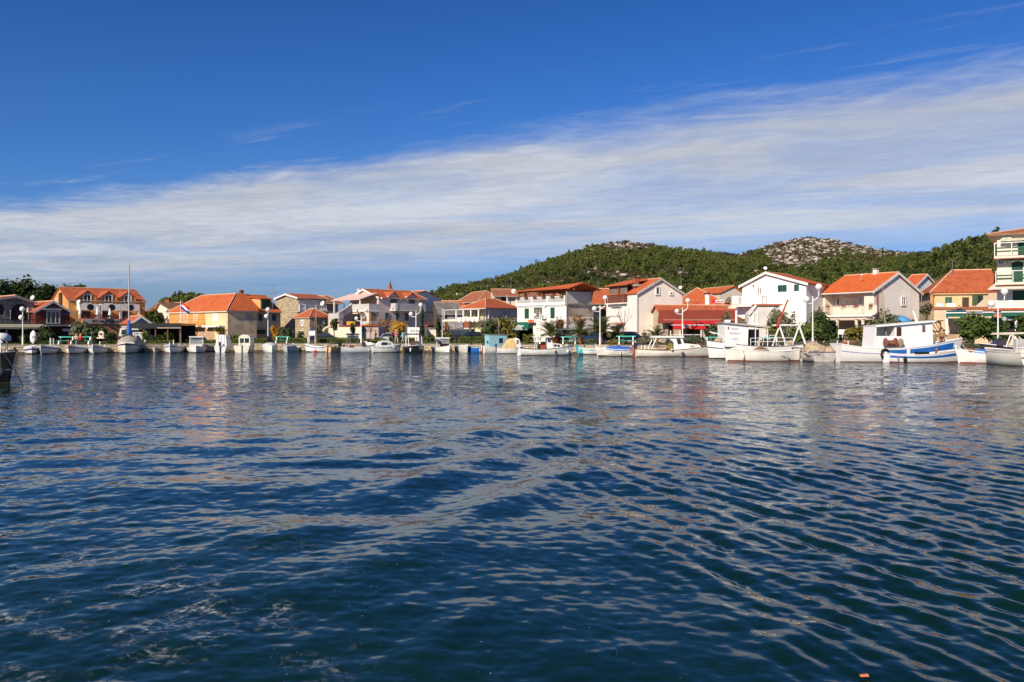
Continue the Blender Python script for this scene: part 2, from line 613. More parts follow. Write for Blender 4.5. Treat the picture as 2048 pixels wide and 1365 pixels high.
def rock_mask(px, py):
	"""where limestone shows through the maquis, in the photograph's columns and rows"""
	m = np.zeros_like(px)
	for (cx, cy, rx, ry, s) in ((1255, 487, 95, 13, 1.0), (1640, 490, 160, 23, 1.15), (1600, 520, 90, 18, 0.7), (1480, 512, 40, 8, 0.5), (1760, 505, 85, 12, 0.8), (1165, 500, 25, 8, .5), (1130, 513, 18, 7, .5),
								(1180, 545, 40, 10, 0.45), (1230, 552, 60, 12, 0.6), (1340, 545, 60, 9, 0.75), (1300, 560, 60, 10, 0.5), (1000, 575, 50, 6, 0.6), (930, 592, 50, 6, .55), (1100, 562, 60, 8, .4), (1370, 498, 40, 7, .4),
								(1480, 545, 50, 7, .35), (1030, 545, 12, 5, .3), (370, 600, 30, 8, .5)):
		m = np.maximum(m, s * np.exp(-(((px - cx) / rx) ** 2 + ((py - cy) / ry) ** 2)))
	return m

def build_land():
	# rows run from the quay edge back over the hills, columns fan out
	ts = np.concatenate([np.linspace(-2.2, -0.75, 22), np.linspace(-0.74, 0.74, 330), np.linspace(0.76, 2.2, 22)])
	s = np.concatenate([np.linspace(0, 1, 16)[:-1] * 30, 30 + np.linspace(0, 1, 150) ** 1.25 * 420, [560, 700, 900]])
	T, S = np.meshgrid(ts, s)
	# quay distance along each ray
	yy = np.linspace(40, 140, 600)
	q0 = []
	for t in ts:
		d = yy - np.interp(t * yy, _qx, _qy)
		q0.append(np.interp(0, d, yy))
	Q0 = np.array(q0)[None, :]
	Yg = Q0 + 0.02 + S
	Xg = T * Yg
	Zg = ground_z(Xg, Yg)
	far = Yg > 640
	Zg = np.where(far, np.minimum(Zg, 2.0), Zg)
	V = np.stack([Xg, Yg, Zg], -1).reshape(-1, 3)
	nr, nc = T.shape
	idx = np.arange(nr * nc).reshape(nr, nc)
	Q = np.stack([idx[:-1, :-1], idx[:-1, 1:], idx[1:, 1:], idx[1:, :-1]], -1).reshape(-1, 4)
	m = bpy.data.materials.new('hill_ground')
	m.use_nodes = True
	t = NT(m.node_tree)
	out = t.n('ShaderNodeOutputMaterial')
	b = t.n('ShaderNodeBsdfPrincipled')
	t.t.links.new(b.outputs[0], out.inputs[0])
	ob = t.n('ShaderNodeTexCoord').outputs['Object']
	at = t.n('ShaderNodeAttribute')
	at.attribute_name = 'rock'
	n1 = t.noise(ob, 0.16, 6.0, 0.68)
	n2 = t.noise(ob, 0.7, 5.0, 0.7)
	scrub = t.mix(t.mr(n2, 0.35, 0.65), (0.075, 0.075, 0.03), (0.16, 0.11, 0.06))
	scrub = t.mix(t.mr(n1, 0.5, 0.7), scrub, (0.13, 0.085, 0.045))
	rock = t.mix(t.mr(n2, 0.4, 0.7), (0.40, 0.35, 0.30), (0.20, 0.16, 0.12))
	k = t.m('ADD', at.outputs['Fac'], t.m('MULTIPLY', t.m('SUBTRACT', t.m('ADD', t.m('MULTIPLY', n1, 0.5), t.m('MULTIPLY', n2, 0.5)), 0.5), 2.6))
	hill = t.mix(t.mr(k, 0.36, 0.52), scrub, rock)
	sp = t.n('ShaderNodeSeparateXYZ')
	t.t.links.new(ob, sp.inputs[0])
	flat = t.mix(t.mr(n2, 0.35, 0.65), (0.17, 0.14, 0.09), (0.10, 0.11, 0.045))
	cc = t.mix(t.mr(sp.outputs[1], 150, 175), flat, hill)
	t.t.links.new(cc, b.inputs['Base Color'])
	b.inputs['Roughness'].default_value = 0.9
	b.inputs['Specular IOR Level'].default_value = 0.1
	bp = t.n('ShaderNodeBump')
	bp.inputs['Strength'].default_value = 0.9
	bp.inputs['Distance'].default_value = 0.8
	t.t.links.new(t.noise(ob, 0.6, 6.0, 0.7), bp.inputs['Height'])
	t.t.links.new(bp.outputs[0], b.inputs['Normal'])
	o = np_obj('terrain', V, Q, m, smooth=True)
	PX = V[:, 0] / V[:, 1] * F + 1024
	PY = HOR - (V[:, 2] - HC) / V[:, 1] * F
	a = o.data.attributes.new('rock', 'FLOAT', 'POINT')
	a.data.foreach_set('value', (rock_mask(PX, PY) * (V[:, 1] > 160)).astype(np.float32))
	tag(o, 'low wooded hills with bare limestone tops behind the town', None, None, 'structure')

build_land()

def strip(name, off0, off1, z, m, label, thick=0.0, pts=None):
	"""a paved strip following the quay between two set-backs, resampled along the shore"""
	mb = MB()
	xs = np.linspace(-110, 130, 121)
	P0 = []
	P1 = []
	for i, x in enumerate(xs):
		dx = 1.0
		t = Vector((dx * 2, quay_y(x + dx) - quay_y(x - dx))).normalized()
		n = Vector((-t.y, t.x))
		c = Vector((x, quay_y(x)))
		P0.append(c + n * off0)
		P1.append(c + n * off1)
	for i in range(len(xs) - 1):
		mb.poly([(P0[i].x, P0[i].y, z), (P0[i + 1].x, P0[i + 1].y, z), (P1[i + 1].x, P1[i + 1].y, z), (P1[i].x, P1[i].y, z)])
		if thick > 0:
			mb.poly([(P0[i].x, P0[i].y, z - thick), (P0[i + 1].x, P0[i + 1].y, z - thick), (P0[i + 1].x, P0[i + 1].y, z), (P0[i].x, P0[i].y, z)])
	o = mb.build(name, m)
	return tag(o, label, None, None, 'structure')

M_PAVE = mat('promenade_paving', (0.46, 0.39, 0.30), 0.85, 0.16, 0.8, bump=0.15)
M_ASPH = mat('asphalt', (0.055, 0.055, 0.058), 0.85, 0.2, 0.6)
strip('promenade', 0.55, 5.2, QZ + 0.02, M_PAVE, 'pale paved promenade along the quay')
strip('road', 9.2, 14.5, QZ + 0.16, M_ASPH, 'narrow asphalt road behind the promenade hedges')
strip('garden_bed', 5.2, 9.2, QZ + 0.055, mat('garden_soil', (0.13, 0.10, 0.055), 0.9, 0.3, 1.2, var2=(0.07, 0.085, 0.03)), 'planted garden strip between promenade and road', 0.035)

def build_quay():
	root = empty('quay_wall', (0, 92, 0))
	tag(root, 'rough limestone quay wall along the harbour', None, None, 'structure')
	stone = stone_mat('quay_stone', (0.60, 0.47, 0.31), (0.40, 0.30, 0.19), 3.0, 0.7)
	wet = stone_mat('wet_quay_stone', (0.17, 0.13, 0.085), (0.07, 0.06, 0.04), 3.0, 0.6)
	# core behind the blocks
	mb = MB()
	for i in range(len(QXY) - 1):
		a, b = Vector(QXY[i]), Vector(QXY[i + 1])
		n = Vector((-(b - a).y, (b - a).x)).normalized()
		mb.hexa([(a.x + n.x * .12, a.y + n.y * .12 - 92, -1.5), (b.x + n.x * .12, b.y + n.y * .12 - 92, -1.5), (b.x + n.x * 1.0, b.y + n.y * 1.0 - 92, -1.5), (a.x + n.x * 1.0, a.y + n.y * 1.0 - 92, -1.5)],
				[(a.x + n.x * .12, a.y + n.y * .12 - 92, QZ - .16), (b.x + n.x * .12, b.y + n.y * .12 - 92, QZ - .16), (b.x + n.x * 1.0, b.y + n.y * 1.0 - 92, QZ - .16), (a.x + n.x * 1.0, a.y + n.y * 1.0 - 92, QZ - .16)])
	mb.build('core', wet, root)
	# blocks: a few block meshes, shared
	def block(w, h, d):
		m = MB()
		k = 0.03
		m.hexa([(k, 0, 0), (w - k, 0, 0), (w - k * .5, 0, h * .5), (w - k, 0, h - k), (k, 0, h - k), (k * .3, 0, h * .5)],
			   [(k, d, 0), (w - k, d, 0), (w - k * .5, d, h * .5), (w - k, d, h - k), (k, d, h - k), (k * .3, d, h * .5)])
		return m
	kinds = [(1.3, .31), (1.6, .31), (1.9, .31), (1.1, .31)]
	meshes = [block(w, h, .3).mesh('stone_block', stone) for w, h in kinds]
	wets = [block(w, .42, .3).mesh('stone_block', wet) for w, h in kinds]
	cop = [block(w, .18, .75).mesh('coping_stone', mat('coping_stone', (0.50, 0.43, 0.33), 0.85, 0.2, 1.5, bump=0.3)) for w in (1.6, 2.1)]
	n_b = 0
	vis = []
	for i in range(1, len(QXY) - 2):
		a, b = Vector(QXY[i]), Vector(QXY[i + 1])
		d = b - a
		L = d.length
		d.normalize()
		rz = math.atan2(d.y, d.x)
		for row in range(4):
			u = 0.0
			while u < L - 0.3:
				k = random.randrange(2) if row == 3 else random.randrange(4)
				w = (1.6, 2.1)[k] if row == 3 else kinds[k][0]
				p = a + d * u
				px = p.x / p.y * F + 1024
				if -60 < px < 2110:
					me = (wets, meshes, meshes, cop)[row][k]
					vis.append((abs(px - 1024), me, p, rz, row))
				u += w
	for _, me, p, rz, row in vis:
		nm = 'coping_stone' if row == 3 else 'stone_block'
		o = bpy.data.objects.new(nm, me)
		C.objects.link(o)
		o.parent = root
		jit = random.uniform(-.03, .03)
		n = Vector((-math.sin(rz), math.cos(rz)))
		o.location = (p.x + n.x * (jit - (0.05 if row == 3 else 0)), p.y + n.y * (jit - (0.05 if row == 3 else 0)) - 92, (-.29, .14, .45, .755)[row])
		o.rotation_euler = (0, 0, rz + random.uniform(-.01, .01))
	# the little stone jetty that sticks out between the fishing boats
	j = empty('jetty', (X(1672, 73), 73, 0), math.radians(12))
	tag(j, 'short stone jetty head standing between two fishing boats', 'jetty')
	for r_, (z0, z1, s_) in enumerate(((-1.2, .12, 0), (.12, .55, .04), (.55, 1.0, .02))):
		for q in range(2):
			m = MB()
			x0, x1 = (-.95 + q * .98, -.95 + q * .98 + .93)
			m.box(x0 + s_, s_, z0 + .01, x1 - s_, 8.5, z1 - .01)
			m.build('stone_block', wet if r_ == 0 else stone, j)

build_quay()

# ------------------------------------------------------------------ water
def build_water():
	nr = 640
	# rows: even in the picture near the camera, still finer than a pixel far off
	inv = np.linspace(1 / 4.2, 1 / 118.0, nr)
	Yr = 1 / inv
	Yr = np.concatenate([[-12, -6, -1.5, 1.2, 2.4, 3.4], Yr])
	ts = np.concatenate([np.linspace(-3.2, -0.72, 26)[:-1], np.linspace(-0.70, 0.70, 760), np.linspace(0.72, 3.2, 26)[1:]])
	T, Yg = np.meshgrid(ts, Yr)
	Xg = T * np.maximum(Yg, 0) + T * 14 * (1 - np.clip(Yg / 30.0, 0, 1))
	Xg = np.where(np.abs(T) <= 0.701, T * (np.maximum(Yg, 0) + 1.2 + 14 * np.clip(-Yg / 12, 0, 1)), np.sign(T) * (0.70 * (np.maximum(Yg, 0) + 1.2 + 14 * np.clip(-Yg / 12, 0, 1)) + (np.abs(T) - 0.70) * 60))
	dY = np.abs(np.gradient(Yr))[:, None] + 0 * T
	rng = np.random.default_rng(5)
	Zg = np.zeros_like(Xg)

	def fade(lam):
		return np.clip((lam / np.maximum(dY, 1e-3) - 1.6) / 2.5, 0, 1)

	def train(kx_dir, lam, amp, mask=1.0, spread=0.18, n=9, lam_spread=0.22):
		"""a group of crests round one direction"""
		nonlocal Zg
		for _ in range(n):
			th = kx_dir + rng.normal(0, spread)
			l = lam * np.exp(rng.normal(0, lam_spread))
			ph = rng.uniform(0, 2 * math.pi)
			k = 2 * math.pi / l
			arg = k * (Xg * math.cos(th) + Yg * math.sin(th)) + ph + 0.7 * warp
			w = np.sin(arg)
			Zg += mask * fade(l) * amp * l / lam / math.sqrt(n) * (w + 0.25 * np.sin(2 * arg + 1.57))

	warp = fbm(Xg / 3.0, Yg / 3.0, 2, 3) * 2.0
	# the wake: its cusp line and the smoother water between wake arms
	xc = 3.15 - 0.135 * Yg                          # right arm, falls left as it runs away from the stern
	right = 1 / (1 + np.exp(-(Xg - xc) / 0.55))
	left_turb = 1 / (1 + np.exp((Xg - (-0.4 - 0.10 * (Yg - 6))) / 0.9)) * np.clip((15 - Yg) / 5, 0, 1)
	patch = 0.55 + 0.75 * np.clip(fbm(Xg / 7.0, Yg / 9.0, 8, 4) + 0.35, 0, 1)
	# small wind ripples everywhere
	near = np.clip((26 - Yg) / 16, 0, 1)
	patch = patch * (0.46 + 0.44 * right * near)
	train(1.2, 0.42, 0.0058, 0.75 * patch, 1.0, 14)
	train(1.9, 0.27, 0.0040, 0.9 * patch, 1.1, 14)
	train(1.5, 0.16, 0.0022, 1.0 * patch, 1.1, 12)
	train(1.5, 0.9, 0.0085, patch * (0.35 + 0.65 * (1 - near)), 0.9, 10)
	train(1.5, 2.4, 0.016, 1 - near, 0.7, 7)
	# diverging ripples right of the wake
	rr = right * np.clip((34 - Yg) / 14, 0.12, 1)
	train(0.33, 0.40, 0.0088, rr, 0.11, 9, 0.16)
	train(0.55, 0.62, 0.0074, rr, 0.16, 6, 0.18)
	train(0.15, 0.27, 0.0034, rr, 0.2, 7, 0.2)
	train(1.1, 0.42, 0.0046, right, 0.35, 8)

	def swell(line, w, amp):
		"""one wake crest along a line given in the photograph's columns and rows of the still water"""
		nonlocal Zg
		P_ = []
		for px, py in line:
			y = F * HC / (py - HOR)
			P_.append(((px - 1024) / F * y, y))
		seg = [math.dist(a, b) for a, b in zip(P_[:-1], P_[1:])]
		tot = sum(seg)
		best = np.full_like(Xg, 1e9)
		at = np.zeros_like(Xg)
		run = 0.0
		for (a, b), L in zip(zip(P_[:-1], P_[1:]), seg):
			ux, uy = (b[0] - a[0]) / L, (b[1] - a[1]) / L
			t_ = np.clip((Xg - a[0]) * ux + (Yg - a[1]) * uy, 0, L)
			dd = np.hypot(Xg - a[0] - ux * t_, Yg - a[1] - uy * t_)
			k = dd < best
			best = np.where(k, dd, best)
			at = np.where(k, (run + t_) / tot, at)
			run += L
		best = best * (1 + 0.30 * warp / 2)
		env = np.sin(np.pi * np.clip(at, 0, 1)) ** 0.9 * (0.8 + 0.4 * fbm(Xg / 1.7, Yg / 1.7, 31, 2))
		Zg += 1.5 * amp * env * (np.exp(-(best / w) ** 2) - 0.45 * np.exp(-(best / (2.1 * w)) ** 2))

	swell([(600, 1215), (740, 1130), (880, 1062), (1010, 1000), (1130, 955), (1260, 918)], .62, .082)
	swell([(740, 1010), (830, 968), (930, 932), (1030, 908), (1150, 880)], .62, .125)
	swell([(800, 922), (890, 890), (1000, 862), (1120, 842)], .78, .140)
	swell([(980, 856), (1065, 828), (1200, 803)], .95, .150)
	swell([(1030, 802), (1110, 782), (1230, 766)], 1.2, .160)
	swell([(700, 868), (800, 846), (900, 830)], 1.0, .09)
	swell([(1160, 965), (1250, 1020), (1300, 1075), (1420, 1180), (1590, 1310)], .36, .030)
	swell([(1120, 900), (1200, 945), (1300, 985), (1450, 1030)], .45, .036)
	swell([(800, 1365), (880, 1270), (1010, 1190)], .26, .026)
	swell([(1530, 1350), (1570, 1285), (1650, 1240)], .20, .034)
	swell([(420, 1090), (560, 1075), (700, 1040)], .45, .04)
	# churned water left of the wake
	Zg += left_turb * (fbm(Xg / 0.9, Yg / 0.8, 4, 4) * 0.030 + fbm(Xg / 0.35, Yg / 0.3, 6, 3) * 0.010 * fade(0.3))
	Zg += np.clip((9.5 - np.abs(Xg + 6) / 1.3), 0, 1) * np.exp(-((Yg - 17) / 9.0) ** 2) * fbm(Xg / 3.4, Yg / 1.7, 9, 3) * 0.075
	Zg *= np.clip((105 - Yg) / 40, 0.25, 1)
	Zg = np.where(np.abs(T) > 0.72, 0, Zg)
	V = np.stack([Xg, Yg, Zg], -1).reshape(-1, 3)
	r_, c_ = T.shape
	idx = np.arange(r_ * c_).reshape(r_, c_)
	Q = np.stack([idx[:-1, :-1], idx[:-1, 1:], idx[1:, 1:], idx[1:, :-1]], -1).reshape(-1, 4)
	if Yr[0] > Yr[-1]:
		Q = Q[:, ::-1]
	m = bpy.data.materials.new('sea_water')
	m.use_nodes = True
	t = NT(m.node_tree)
	out = t.n('ShaderNodeOutputMaterial')
	b = t.n('ShaderNodeBsdfPrincipled')
	ob = t.n('ShaderNodeTexCoord').outputs['Object']
	sp = t.n('ShaderNodeSeparateXYZ')
	t.t.links.new(ob, sp.inputs[0])
	x, y = sp.outputs[0], sp.outputs[1]
	# churned, greener water where the propeller has stirred it
	churn = t.m('MULTIPLY', t.mr(t.m('ADD', x, t.m('MULTIPLY', y, 0.30)), 3.2, -2.5), t.mr(y, 17, 7.5))
	big = t.noise(ob, 0.5, 4.0, 0.6)
	deep = t.mix(t.mr(big, 0.35, 0.7), (0.0030, 0.0190, 0.0140), (0.0024, 0.0150, 0.0115))
	green = t.mix(t.mr(big, 0.35, 0.7), (0.0050, 0.0240, 0.0165), (0.0040, 0.0190, 0.0135))
	body = t.mix(churn, deep, green)
	# foam: torn streaks and specks left by the propeller
	wv = t.n('ShaderNodeVectorMath', operation='ADD')
	nz = t.n('ShaderNodeTexNoise')
	nz.inputs['Scale'].default_value = 1.1
	nz.inputs['Detail'].default_value = 4
	t.t.links.new(ob, nz.inputs['Vector'])
	sc = t.n('ShaderNodeVectorMath', operation='SCALE')
	t.t.links.new(nz.outputs['Color'], sc.inputs[0])
	sc.inputs['Scale'].default_value = 1.5
	t.t.links.new(ob, wv.inputs[0])
	t.t.links.new(sc.outputs[0], wv.inputs[1])
	ve = t.n('ShaderNodeTexVoronoi', feature='DISTANCE_TO_EDGE')
	ve.inputs['Scale'].default_value = 1.5
	t.t.links.new(wv.outputs[0], ve.inputs['Vector'])
	vein = t.mr(ve.outputs['Distance'], 0.10, 0.0)
	v2 = t.n('ShaderNodeTexVoronoi', feature='DISTANCE_TO_EDGE')
	v2.inputs['Scale'].default_value = 4.2
	t.t.links.new(wv.outputs[0], v2.inputs['Vector'])
	vein = t.m('ADD', t.m('MULTIPLY', vein, 0.55), t.m('MULTIPLY', t.mr(v2.outputs['Distance'], 0.13, 0.0), 0.55))
	lump = t.mr(t.noise(ob, 0.9, 5.0, 0.65), 0.50, 0.64)
	grain = t.mr(t.noise(ob, 16.0, 5.0, 0.7), 0.40, 0.66)
	zone = t.m('MULTIPLY', t.mr(t.m('ADD', x, t.m('MULTIPLY', y, 0.16)), 0.4, -1.6), t.m('MULTIPLY', t.mr(y, 10.4, 8.4), t.mr(y, 4.0, 6.0, 0.6, 1.0)))
	foam = t.m('MULTIPLY', t.m('MULTIPLY', vein, t.m('MULTIPLY', lump, grain)), t.m('MULTIPLY', zone, 0.9), clamp=True)
	speck = t.m('MULTIPLY', t.mr(t.noise(ob, 30.0, 2.0, 0.5), 0.735, 0.78), t.m('MULTIPLY', t.mr(y, 12.0, 7.5), t.mr(x, 2.5, -1.0)))
	foam = t.m('MAXIMUM', foam, t.m('MULTIPLY', speck, 0.6))
	col = t.mix(foam, body, (0.62, 0.68, 0.68))
	t.t.links.new(col, b.inputs['Base Color'])
	t.t.links.new(t.m('ADD', 0.05, t.m('MULTIPLY', foam, 0.6)), b.inputs['Roughness'])
	b.inputs['Specular Tint'].default_value = (0.90, 1.0, 0.78, 1)
	b.inputs['IOR'].default_value = 1.333
	b.inputs['Specular IOR Level'].default_value = 0.5
	# ripples too small for the mesh: slopes taken straight from noise, steeper in the wind-ruffled water off the quay
	mp = t.n('ShaderNodeMapping')
	t.t.links.new(ob, mp.inputs[0])
	mp.inputs['Scale'].default_value = (0.62, 1.0, 1.0)
	geo = t.n('ShaderNodeNewGeometry')
	def vec(op, a, c):
		nd = t.n('ShaderNodeVectorMath', operation=op)
		t.inp(nd, 0, a)
		t.inp(nd, 3 if op == 'SCALE' else 1, c)
		return nd.outputs[0]
	sl = vec('ADD', vec('SUBTRACT', t.noise(mp.outputs[0], 3.6, 3.0, 0.6, out=1), (.5, .5, .5)), vec('SCALE', vec('SUBTRACT', t.noise(mp.outputs[0], 12.0, 2.0, 0.5, out=1), (.5, .5, .5)), 0.6))
	wind = t.mr(t.noise(ob, 0.10, 3.0, 0.5), 0.35, 0.65, 0.7, 1.25)
	sl = vec('MULTIPLY', sl, (1.0, 1.0, 0.0))
	sl = vec('SCALE', sl, t.m('MULTIPLY', t.m('ADD', t.mr(y, 9, 75, 0.15, 0.95, False), t.mr(y, 26, 80, 0.0, 2.3, False)), wind))
	t.t.links.new(vec('NORMALIZE', vec('ADD', geo.outputs['Normal'], sl), (0, 0, 0)), b.inputs['Normal'])
	t.t.links.new(b.outputs[0], out.inputs[0])
	o = np_obj('water', V, Q, m, smooth=True)
	tag(o, 'dark blue rippled harbour water crossed by a boat wake', None, None, 'structure')
	sb = MB().box(-400, -30, -4.0, 400, 125, -3.5).build('seabed', mat('sea_bed', (0.05, 0.06, 0.05), 0.9))
	tag(sb, 'sea bed under the harbour water', None, None, 'structure')

build_water()

# ------------------------------------------------------------------ buildings
class Wall:
	"""a vertical plane of a building in the building's own coordinates"""
	def __init__(s, b, o, d, n):
		s.b, s.o, s.d, s.n = b, Vector(o), Vector(d), Vector(n)

	def world(s):
		R = Matrix.Rotation(s.b.th, 2)
		return s.b.A + R @ s.o, R @ s.d

	def u(s, px):
		o, d = s.world()
		t = (px - 1024.0) / F
		return (t * o.y - o.x) / (d.x - t * d.y)

	def z(s, py, u):
		o, d = s.world()
		return Z(py, (o + d * u).y) - s.b.z0

	def pt(s, u, z, out=0.0):
		p = s.o + s.d * u + s.n * out
		return (p.x, p.y, z)

	def rect(s, x1, y1, x2, y2):
		"""pixel box -> (u1, z1, u2, z2) on this plane"""
		u1, u2 = sorted((s.u(x1), s.u(x2)))
		um = (u1 + u2) / 2
		return u1, s.z(max(y1, y2), um), u2, s.z(min(y1, y2), um)

	def box(s, mb, u1, z1, u2, z2, o0, o1):
		a = [s.pt(u1, z1, o0), s.pt(u2, z1, o0), s.pt(u2, z1, o1), s.pt(u1, z1, o1)]
		c = [s.pt(u1, z2, o0), s.pt(u2, z2, o0), s.pt(u2, z2, o1), s.pt(u1, z2, o1)]
		return mb.hexa(a, c)

def KY(px):
	"""set-back of the building line from the quay, by column"""
	return float(np.interp(px, [420, 480, 1012, 1022, 1575, 1600, 1845, 1862], [1.0, 1.06, 1.06, 1.12, 1.12, 1.05, 1.05, 1.09]))

class Bld:
	def __init__(s, name, label, cat, px0, Y0, th, px1, z0=None, dl=None, dr=None, depth=None, group=None):
		"""front line from column px0 at distance Y0, turned by th degrees, to column px1; depth from the column where the left
		(dl) or right (dr) side ends"""
		s.th = math.radians(th)
		Y0 = Y0 * KY(px0)
		s.k = KY(px0)
		d = Vector((math.cos(s.th), math.sin(s.th)))
		o = Vector((X(px0, Y0), Y0))
		t = (px1 - 1024.0) / F
		u = (t * o.y - o.x) / (d.x - t * d.y)
		if u < 0:
			o = o + d * u
			u = -u
		s.A, s.W = o, u
		s.z0 = 0.9 if z0 is None else z0
		s.front = Wall(s, (0, 0), (1, 0), (0, -1))
		s.left = Wall(s, (0, 0), (0, 1), (-1, 0))
		s.right = Wall(s, (s.W, 0), (0, 1), (1, 0))
		if dl is not None:
			s.D = s.left.u(dl)
		elif dr is not None:
			s.D = s.right.u(dr)
		else:
			s.D = depth
		if not (1.5 < s.D < 40):
			print('DEPTH?', name, label, round(s.D, 1))
			s.D = 8.0
		s.e = empty(name, (o.x, o.y, s.z0), s.th, label, cat, group)
		s.lab = label

	# bodies -------------------------------------------------------
	def body(s, m, h, name='wall', x0=0, x1=None, y0=0, y1=None, zb=-1.2, label=None):
		o = MB().box(x0, y0, zb, s.W if x1 is None else x1, s.D if y1 is None else y1, h).build(name, m, s.e)
		if label: o['label'] = label
		return o

	def gable_x(s, mw, mr, ze, zr, ry=None, oh=0.35, ov=0.18, zeb=None, t=0.14, x0=0, x1=None, verge=None, wallname='wall', D=None, y0=0):
		"""ridge along the front; gable ends on the sides"""
		x1 = s.W if x1 is None else x1
		D = s.D if D is None else D
		ry = D / 2 if ry is None else ry
		zeb = ze if zeb is None else zeb
		o = MB().prism([(y0, -1.2), (y0 + D, -1.2), (y0 + D, zeb - .02), (y0 + ry, zr - t - .02), (y0, ze - .02)], 'x', x0, x1).build(wallname, mw, s.e)
		sf = (zr - ze) / ry
		sb = (zr - zeb) / (D - ry)
		r = MB()
		r.slab([(x0 - ov, y0 - oh, ze - sf * oh + .1), (x1 + ov, y0 - oh, ze - sf * oh + .1), (x1 + ov, y0 + ry, zr + .1), (x0 - ov, y0 + ry, zr + .1)], t)
		r.slab([(x0 - ov, y0 + D + oh, zeb - sb * oh + .1), (x1 + ov, y0 + D + oh, zeb - sb * oh + .1), (x1 + ov, y0 + ry + .002, zr + .1), (x0 - ov, y0 + ry + .002, zr + .1)], t)
		ro = r.build('roof', mr, s.e)
		MB().tube([(x0 - ov, y0 + ry, zr + .1), (x1 + ov, y0 + ry, zr + .1)], .10, 6).build('ridge_cap', M_RIDGE, ro)
		MB().tube([(x0 - ov, y0 - oh - .05, ze - sf * oh + .02), (x1 + ov, y0 - oh - .05, ze - sf * oh + .02)], .06, 5).build('gutter', M_CONC, ro)
		if verge:
			for xx in (x0 - ov - .03, x1 + ov - .03):
				v = MB()
				v.hexa([(xx, y0 - oh, ze - sf * oh - .16), (xx + .06, y0 - oh, ze - sf * oh - .16), (xx + .06, y0 - oh, ze - sf * oh + .12), (xx, y0 - oh, ze - sf * oh + .12)],
					   [(xx, y0 + ry, zr - .16), (xx + .06, y0 + ry, zr - .16), (xx + .06, y0 + ry, zr + .12), (xx, y0 + ry, zr + .12)])
				v.hexa([(xx, y0 + D + oh, zeb - sb * oh - .16), (xx + .06, y0 + D + oh, zeb - sb * oh - .16), (xx + .06, y0 + D + oh, zeb - sb * oh + .12), (xx, y0 + D + oh, zeb - sb * oh + .12)],
					   [(xx, y0 + ry + .003, zr - .16), (xx + .06, y0 + ry + .003, zr - .16), (xx + .06, y0 + ry + .003, zr + .12), (xx, y0 + ry + .003, zr + .12)])
				v.build('bargeboard', verge, ro)
		return ro

	def gable_y(s, mw, mr, ze, zr, rx=None, oh=0.3, ov=0.25, zer=None, t=0.14, verge=None):
		"""ridge running back; the front is a gable"""
		rx = s.W / 2 if rx is None else rx
		zer = ze if zer is None else zer
		MB().prism([(0, -1.2), (s.W, -1.2), (s.W, zer - .02), (rx, zr - t - .02), (0, ze - .02)], 'y', 0, s.D).build('wall', mw, s.e)
		a = (zr - ze) / rx
		b = (zr - zer) / (s.W - rx)
		r = MB()
		r.slab([(-oh, -ov, ze - a * oh + .1), (rx, -ov, zr + .1), (rx, s.D + ov, zr + .1), (-oh, s.D + ov, ze - a * oh + .1)], t)
		r.slab([(s.W + oh, -ov, zer - b * oh + .1), (rx + .002, -ov, zr + .1), (rx + .002, s.D + ov, zr + .1), (s.W + oh, s.D + ov, zer - b * oh + .1)], t)
		ro = r.build('roof', mr, s.e)
		MB().tube([(rx, -ov, zr + .1), (rx, s.D + ov, zr + .1)], .10, 6).build('ridge_cap', M_RIDGE, ro)
		if verge:
			v = MB()
			for (xa, za, xb, zb) in ((-oh, ze - a * oh, rx, zr), (s.W + oh, zer - b * oh, rx + .002, zr)):
				v.hexa([(xa, -ov - .05, za - .18), (xa, -ov + .02, za - .18), (xa, -ov + .02, za + .12), (xa, -ov - .05, za + .12)],
					   [(xb, -ov - .05, zb - .18), (xb, -ov + .02, zb - .18), (xb, -ov + .02, zb + .12), (xb, -ov - .05, zb + .12)])
			v.build('bargeboard', verge, ro)
		return ro

	def hip(s, mw, mr, ze, zr, oh=0.35, inset=None, ridge=None, t=0.14, body=True, x0=0, x1=None, y0=0, y1=None):
		x1 = s.W if x1 is None else x1
		y1 = s.D if y1 is None else y1
		if body:
			MB().box(x0, y0, -1.2, x1, y1, ze - .02).build('wall', mw, s.e)
		a0, a1, b0, b1 = x0 - oh, x1 + oh, y0 - oh, y1 + oh
		w, d = a1 - a0, b1 - b0
		r = MB()
		if w >= d:
			q = min(d / 2 if inset is None else inset, w / 2 - .01)
			m = (b0 + b1) / 2
			R0, R1 = (a0 + q, m, zr + .1), (a1 - q, m, zr + .1)
			c = [(a0, b0, ze), (a1, b0, ze), (a1, b1, ze), (a0, b1, ze)]
			r.slab([c[0], c[1], R1, R0], t).slab([c[2], c[3], R0, R1], t).slab([c[1], c[2], R1], t).slab([c[3], c[0], R0], t)
			hips = [(c[0], R0), (c[3], R0), (c[1], R1), (c[2], R1)]
		else:
			q = min(w / 2 if inset is None else inset, d / 2 - .01)
			m = (a0 + a1) / 2
			R0, R1 = (m, b0 + q, zr + .1), (m, b1 - q, zr + .1)
			c = [(a0, b0, ze), (a1, b0, ze), (a1, b1, ze), (a0, b1, ze)]
			r.slab([c[1], c[2], R1, R0], t).slab([c[3], c[0], R0, R1], t).slab([c[0], c[1], R0], t).slab([c[2], c[3], R1], t)
			hips = [(c[0], R0), (c[1], R0), (c[2], R1), (c[3], R1)]
		ro = r.build('roof', mr, s.e)
		h = MB()
		for a, b in hips + [(R0, R1)]:
			h.tube([a, b], .09, 6)
		h.build('hip_cap', M_RIDGE, ro)
		e = MB()
		e.box(a0 + .05, b0 + .05, ze - .16, a1 - .05, b1 - .05, ze - .03)
		e.build('eave', M_CREAM, ro)
		return ro

